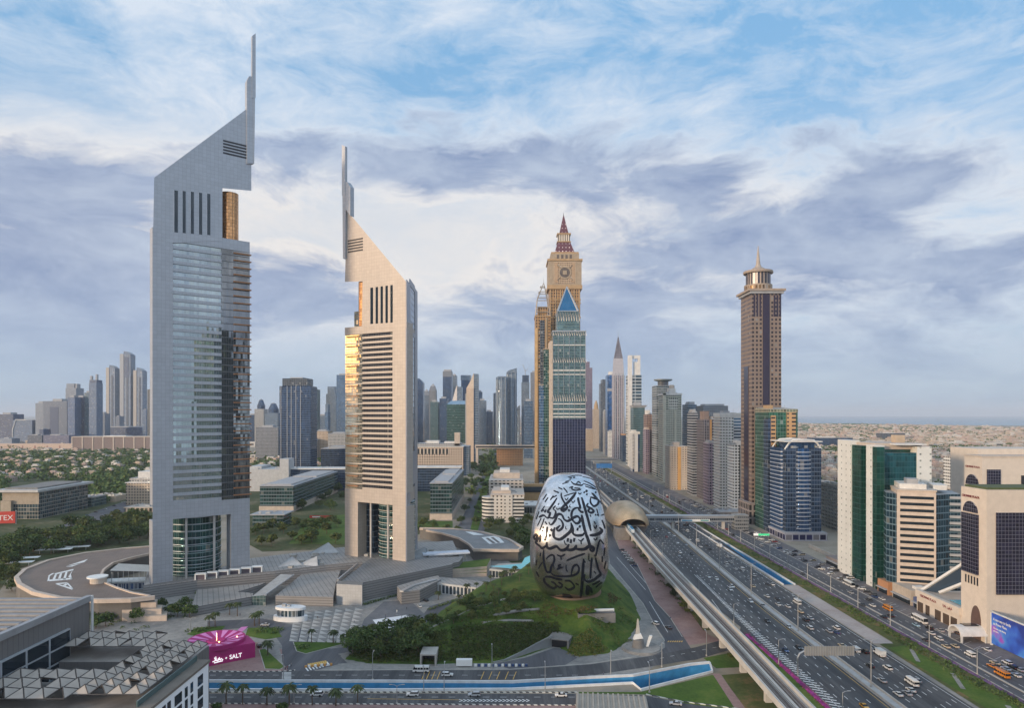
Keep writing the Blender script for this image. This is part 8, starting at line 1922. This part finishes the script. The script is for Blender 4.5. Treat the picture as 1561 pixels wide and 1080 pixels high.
L3 = [(72, 254, 'suv', W_), (60, 274, 'suv', W_), (198, 356, 'suv', W_), (285, 386, 'saloon', S_), (315, 490, 'saloon', D_), (463, 533, 'saloon', W_), (530, 674, 'saloon', K_), (440, 694, 'saloon', B_), (980, 1082, 'saloon', 'yellow')]
for a, b, k, c in L3: cpx(1100 + a / 4.5, 840 + b / 4.5, k, c, math.pi, 'left hand carriageway')
for a, b, k, c in [(525, 306, 'van', W_), (560, 297, 'saloon', S_), (605, 319, 'saloon', W_), (590, 347, 'saloon', 'red'), (640, 338, 'saloon', W_), (663, 386, 'saloon', W_), (680, 451, 'suv', W_), (672, 473, 'saloon', S_), (755, 460, 'saloon', K_), (683, 526, 'saloon', D_), (868, 613, 'saloon', W_), (920, 628, 'suv', W_), (515, 340, 'saloon', D_), (720, 400, 'saloon', S_)]:
    cpx(880 + a / 4.336, 740 + b / 4.336, k, c, math.pi, 'left hand carriageway')
for a, b, k, c in [(855, 404, 'saloon', D_), (940, 412, 'truck', W_), (815, 412, 'saloon', W_), (795, 374, 'van', W_), (742, 364, 'saloon', W_), (728, 310, 'van', W_), (875, 428, 'saloon', K_), (700, 300, 'saloon', S_)]:
    cpx(880 + a / 4.336, 740 + b / 4.336, k, c, 0, 'right hand carriageway')
sv = 'service road'
for a, b, k, c in [(240, 408, 'minibus', 'orange'), (135, 384, 'saloon', W_), (262, 455, 'saloon', K_), (212, 462, 'saloon', K_), (65, 379, 'saloon', D_), (110, 345, 'suv', D_), (435, 520, 'saloon', 'light blue'), (458, 490, 'bus', W_), (525, 540, 'suv', K_), (538, 576, 'saloon', W_), (600, 557, 'saloon', S_), (590, 614, 'suv', W_), (500, 622, 'saloon', D_), (640, 667, 'saloon', 'cream'), (700, 664, 'saloon', 'cream'), (805, 726, 'van', W_), (920, 688, 'saloon', W_), (955, 802, 'saloon', 'orange'), (975, 780, 'saloon', 'cream'), (1060, 780, 'suv', W_), (1052, 822, 'saloon', W_), (1100, 812, 'suv', K_), (1145, 828, 'saloon', S_), (1025, 865, 'minibus', 'orange'), (1120, 866, 'saloon', W_), (200, 338, 'saloon', W_), (150, 322, 'saloon', 'blue'), (665, 560, 'saloon', W_), (720, 575, 'saloon', 'brown')]:
    cpx(1300 + a / 4.5, 840 + b / 4.5, k, c, math.pi * (c == 'light blue'), sv)
cpx(1294, 894, 'bus', W_, 0, sv)
# parked and moving traffic farther along the service road, and the distant highway
rc = random.Random(21)
pick = lambda: rc.choice([W_] * 9 + [S_] * 4 + [D_] * 3 + [K_] * 3 + [B_, 'red', 'cream', 'brown'])
for y in range(425, 900, 7):
    if rc.random() < .62: car(222.5 + rc.uniform(-.5, .5), y, rc.choice(['saloon', 'suv']), pick(), rc.choice([1.1, 2.0]), 'service road parking', .07)
    if rc.random() < .45: car(230 + rc.uniform(-.5, .5), y + 2, rc.choice(['saloon', 'suv', 'saloon']), pick(), rc.choice([1.57, 1.57, 0]), 'service road parking', .07)
for y in range(430, 1000, 17):
    if rc.random() < .5: car(rc.choice([203, 208, 211.5]), y, rc.choice(['saloon', 'suv', 'van']), pick(), 0, sv)
for k in range(1, 6):
    y = 690 + rc.uniform(0, 30)
    while y < 1450:
        car(hc(y) - 2.9 - LANE * k, y, rc.choice(['saloon', 'saloon', 'suv', 'van']), pick(), math.pi, 'far left hand carriageway'); y += rc.uniform(28, 130)
for k in range(1, 8):
    y = 690 + rc.uniform(0, 30)
    while y < 1450:
        car(hc(y) + 2.1 + LANE * k, y, rc.choice(['saloon', 'saloon', 'suv', 'van', 'bus']), pick(), 0, 'far right hand carriageway'); y += rc.uniform(26, 120)
for a, b, k, c in [(948, 840, 'saloon', D_), (952, 844, 'saloon', W_), (955, 848, 'saloon', W_), (958, 852, 'saloon', W_), (961, 856, 'suv', W_), (964, 860, 'saloon', D_), (967, 864, 'saloon', 'blue')]: cpx(a, b, k, c, 1.2, 'frontage road beside the museum')
cpx(999, 953, 'suv', W_, 0.35, 'frontage road beside the museum'); cpx(1019, 959, 'saloon', D_, .35, 'frontage road beside the museum')
br = 'bottom road'
for a, b, k, c, hd in [(642, 1025.5, 'minibus', W_, 1.57), (682, 1032, 'suv', W_, -1.57), (629, 1062, 'suv', W_, 1.57), (723, 1062.5, 'suv', S_, 1.57), (855, 1063, 'saloon', W_, 1.57), (483, 1062, 'suv', W_, 1.57), (1030, 1076, 'saloon', S_, 1.3)]: cpx(a, b, k, c, hd, br)
for a, b, k, c, hd in [(640, 926, 'saloon', W_, .3), (649, 917, 'saloon', D_, .6), (404, 955, 'saloon', S_, 1.5), (698, 905, 'saloon', D_, 1), (395, 987, 'suv', K_, .5)]: cpx(a, b, k, c, hd, 'forecourt roads by the plaza')
for i in range(10): rr_ = rc.random(); cpx(705 + rc.uniform(-3, 34) * 1, 790 - i * 8, 'saloon', pick(), 0.3, 'tree lined avenue')
for i in range(6): cpx(118 + i * 14, 792 - i * 5, 'saloon', pick(), 1.2, 'side road by the glass office')
NAMES = dict(saloon='saloon car', suv='four wheel drive car', van='van', minibus='minibus', bus='bus', truck='box truck')
CARS.sort(key=lambda c: c[1])
total = len(CARS)
# only as many as the rules allow per kind
seen = {}; usedm = set(); out_n = {}
for (x, y, kind, colour, head, road, z) in CARS:
    q = seen.get((road, kind, colour), 0); seen[road, kind, colour] = q + 1
    col = 'orange yellow' if colour == 'orange' else colour
    lab = f'{ordinal(q)} nearest {col} {NAMES[kind]} on the {road}'
    cat = {'saloon': 'car', 'suv': 'car', 'van': 'van', 'minibus': 'minibus', 'bus': 'bus', 'truck': 'truck'}[kind]
    nm = {'saloon': 'saloon_car', 'suv': 'jeep', 'van': 'van', 'minibus': 'minibus', 'bus': 'bus', 'truck': 'box_truck'}[kind]
    grp = 'vehicles on the ' + road
    if y < 400:
        m = full_model(kind)
        o = dup(m, (x, y, z), head, lab, None, grp, swap={PAINT['white']: PAINT[colour], PAINT['silver']: PAINT[colour if kind != 'truck' else 'white']})
        o.name = nm; o['category'] = cat
    else:
        tag(link(nm, simple_mesh(kind, colour), None, (x, y, z), head), lab, cat, grp)
for m in list(MODELS.values()):
    for c in list(m.children): bpy.data.objects.remove(c)
    bpy.data.objects.remove(m)

# ------------------------------------------------------------------ lamp posts, flag poles
def make_lamp(h, arms, kind):
    t = thing('street_lamp', kind, 'street lamp', (0, 0, -700))
    MB().tube([(0, 0, 0), (0, 0, h * .5), (0, 0, h)], [.22, .17, .11], 7).build('pole', M_STEEL, t); MB().cyl(0, 0, 0, .6, .4, n=8).build('base', M_CONC, t)
    for s_ in arms:
        MB().tube([(0, 0, h - .3), (s_ * .9, 0, h + .3), (s_ * 2.4, 0, h + .45)], .09, 5).build('arm', M_STEEL, t); MB().box(s_ * 2.4 - .6, s_ * 2.4 + .6, -.22, .22, h + .36, h + .56).build('lamp_head', M_STEEL, t)
    return remember(t)
LM = {'tall': make_lamp(19, (-1, 1), 'l'), 'single': make_lamp(11, (1,), 'l'), 'post': make_lamp(7, (-1, 1), 'l')}
ul = set()
def lamp(kind, x, y, rz_, label, grp, z=0.0):
    m = LM[kind]
    if kind not in ul:
        ul.add(kind); m.location = (x, y, z); m.rotation_euler = (0, 0, rz_); m['label'] = label; m['group'] = grp
    else: dup(m, (x, y, z), rz_, label, None, grp)
for i, y in enumerate(range(282, 1400, 72)): lamp('tall', hc(y), y, 0, f'tall double armed lamp post on the highway median, {ordinal(i)} from the bottom', 'median lamp posts', .3)
for i, y in enumerate(range(262, 1000, 34)): lamp('single', 199.9, y, 0, f'lamp post on the purple flower strip, {ordinal(i)} from the bottom', 'service road lamp posts')
for i, y in enumerate(range(250, 660, 58)): lamp('single', interp(LEFT, y) - 2.0, y, 0, f'lamp post left of the left hand carriageway, {ordinal(i)} from the bottom', 'left verge lamp posts')
for i, (a, b) in enumerate(((432, 1038), (568, 1037.5), (646, 1056.5), (677, 1056.5), (750, 1020), (831, 1056), (931, 1031), (990, 1057), (1009, 1018), (1077, 1001))): lamp('single', *G(a, b), 1.57 if i % 2 else -1.57, f'lamp post along the blue underpass and bottom roads, {ordinal(i)} from left', 'bottom road lamp posts')
for i, (a, b) in enumerate(((448, 1074), (605, 1074), (290, 965), (502, 975), (600, 905), (565, 985), (612, 960))): lamp('post', *G(a, b), 0, f'short double lamp post on the plaza and near pavement, {ordinal(i)} from the bottom', 'plaza lamp posts')
for i in range(7):
    x, y = G(172 + i * 8, 905 - i * 1.2, 0); tag(MB().tube([(0, 0, 0), (0, 0, 13)], [.13, .08], 6).build('flag_pole', M_WHITE, None, (x, y, 8 if False else 0)), f'white flagpole between the brown crescent roof and the silver tower, {ordinal(i)} from left', 'flagpole', 'white flagpoles by the silver tower')
t = thing('tent_canopy', 'white sail canopy between the brown crescent roof and the silver grey tower', 'canopy', (*G(205, 880, 8), 0), rad(20)); mb = MB(); mb.face([(-13, -5, 14), (14, -7, 11.5), (14, 6, 13), (-10, 6, 16)]); mb.face([(-13, -5, 14), (-10, 6, 16), (14, 6, 13), (14, -7, 11.5)][::1]); mb.build('sail', M_WHITE, t)
for x, y in ((-12, -5), (13, -6), (13, 5)): MB().tube([(x, y, 0), (x, y, 13)], .2, 5).build('post', M_STEEL, t)
t = thing('glass_pavilion', 'pale glazed entrance pavilion with coloured panels beside the silver grey tower', 'pavilion', (*G(198, 900), 0), rad(10)); MB().box(-15, 15, 0, 8, 0, 5).build('glazing', facade('entrance_glass', (.5, .52, .55), (.08, .14, .28), 2.4, 5, (.1, .9, .1, .8)), t); MB().box(-16, 16, -1, 9, 5, 5.8).build('roof', M_WHITE, t)
# yellow barrier rack at the forecourt gate, hoardings on the bottom pavement
t = thing('barrier', 'row of yellow and white water barriers at the forecourt entrance', 'barrier', (*G(486, 1017), 0), rad(14))
for k in range(9): MB().box(-6 + k * 1.35, -5 + k * 1.35, -.35, .35, 0, 1.0).build('barrier_block', plain('barrier_orange', (.5, .24, .06), .6, var=0) if k % 2 == 0 else M_WHITE, t)
t = thing('site_store', 'white truck trailer and blue site barriers along the foot of the planted slope', 'barrier', (*G(730, 1017), 0)); MB().box(-10, -3, -1, 1.4, .5, 3.2).build('trailer', M_WHITE, t)
for k in range(16): MB().box(-2 + k * 1.5, -.9 + k * 1.5, -.3, .3, 0, 1.1).build('barrier_block', PAINT['blue'] if k % 2 else M_WHITE, t)

# ------------------------------------------------------------------ people
def person_mesh(name, top, legs, skin):
    me = bpy.data.meshes.new('sk'); V = [(0, 0, .95), (0, 0, 1.2), (0, 0, 1.42), (0, .01, 1.55), (0, .02, 1.68), (-.1, 0, .9), (-.12, .05, .5), (-.12, 0, .08), (-.12, .14, .04), (.1, 0, .9), (.12, -.12, .5), (.12, -.2, .08), (.12, -.07, .04), (-.2, 0, 1.4), (-.26, .02, 1.13), (-.27, .1, .9), (.2, 0, 1.4), (.26, -.02, 1.13), (.27, .06, .9)]
    E = [(0, 1), (1, 2), (2, 3), (3, 4), (0, 5), (5, 6), (6, 7), (7, 8), (0, 9), (9, 10), (10, 11), (11, 12), (2, 13), (13, 14), (14, 15), (2, 16), (16, 17), (17, 18)]
    Rr = [.15, .16, .15, .065, .105, .1, .075, .05, .045, .1, .075, .05, .045, .075, .055, .045, .075, .055, .045]
    me.from_pydata(V, E, []); ob = bpy.data.objects.new('sk', me); COL.objects.link(ob)
    md = ob.modifiers.new('s', 'SKIN'); ob.modifiers.new('b', 'SUBSURF').levels = 1
    for v, r in zip(me.skin_vertices[0].data, Rr): v.radius = (r, r)
    me.skin_vertices[0].data[0].use_root = True
    dg = bpy.context.evaluated_depsgraph_get(); m2 = bpy.data.meshes.new_from_object(ob.evaluated_get(dg)); m2.name = name
    bpy.data.objects.remove(ob)
    m2.materials.clear()
    for mt in (top, legs, skin): m2.materials.append(mt)
    for p in m2.polygons:
        z = p.center.z; p.material_index = 2 if z > 1.5 or (z < 1.0 and abs(p.center.x) > .21) else (0 if z > .95 else 1); p.use_smooth = True
    return m2
SK = plain('skin', (.30, .17, .11), .6, var=0); CL = {n: plain('cloth_' + n, c, .85, var=0) for n, c in (('white', (.65, .65, .63)), ('black', (.02, .02, .022)), ('blue', (.05, .08, .16)), ('grey', (.2, .2, .2)), ('red', (.3, .04, .04)))}
PM = {}
for i, (a, b, c1, c2, wh) in enumerate([(598, 955, 'black', 'black', 'on the white event floor, left of a pair'), (601, 955, 'black', 'grey', 'on the white event floor, right of a pair'), (625, 959, 'blue', 'black', 'near the right corner of the white event floor'), (588, 942, 'black', 'blue', 'on the dark plaza behind the white event floor'), (435, 1024, 'black', 'blue', 'waiting at the crosswalk, leftmost'), (438, 1022, 'red', 'black', 'waiting at the crosswalk, in red'), (441, 1020, 'white', 'grey', 'waiting at the crosswalk, in white'), (444, 1018, 'grey', 'black', 'waiting at the crosswalk, rightmost'), (414, 992, 'black', 'black', 'walking by the lawn right of the magenta pavilion'), (484, 945, 'black', 'grey', 'standing right of the white kiosk'), (366, 940, 'blue', 'black', 'walking on the paving behind the magenta pavilion'), (605, 935, 'white', 'white', 'near the grey hall entrance'), (620, 930, 'black', 'black', 'outside the grey hall entrance'), (458, 948, 'red', 'black', 'beside the kiosk base'), (920, 1032, 'blue', 'black', 'on the pavement above the blue underpass wall'), (1022, 946, 'blue', 'grey', 'on the brick path by the parked dark car'), (526, 934, 'grey', 'blue', 'on the tiled plaza'), (540, 950, 'white', 'blue', 'crossing the tiled plaza')]):
    key = (c1, c2)
    if key not in PM: PM[key] = person_mesh('person', CL[c1], CL[c2], SK)
    tag(link('person', PM[key], None, (*G(a, b), .09), i * 1.7), f'person in {c1} top and {c2} trousers {wh}', 'person', 'people on foot')

# ------------------------------------------------------------------ the air
hzm = bpy.data.materials.new('haze'); hzm.use_nodes = True
t = NT(hzm.node_tree); pv = t.node('ShaderNodeVolumePrincipled'); o_ = t.node('ShaderNodeOutputMaterial')
pv.inputs['Color'].default_value = (.80, .88, 1.0, 1); pv.inputs['Density'].default_value = HAZE; pv.inputs['Anisotropy'].default_value = 0.0
t.l.new(pv.outputs[0], o_.inputs['Volume'])
o = MB().box(-33000, 33000, -700, 43000, -8, 385).build('haze', hzm); o['kind'] = 'stuff'
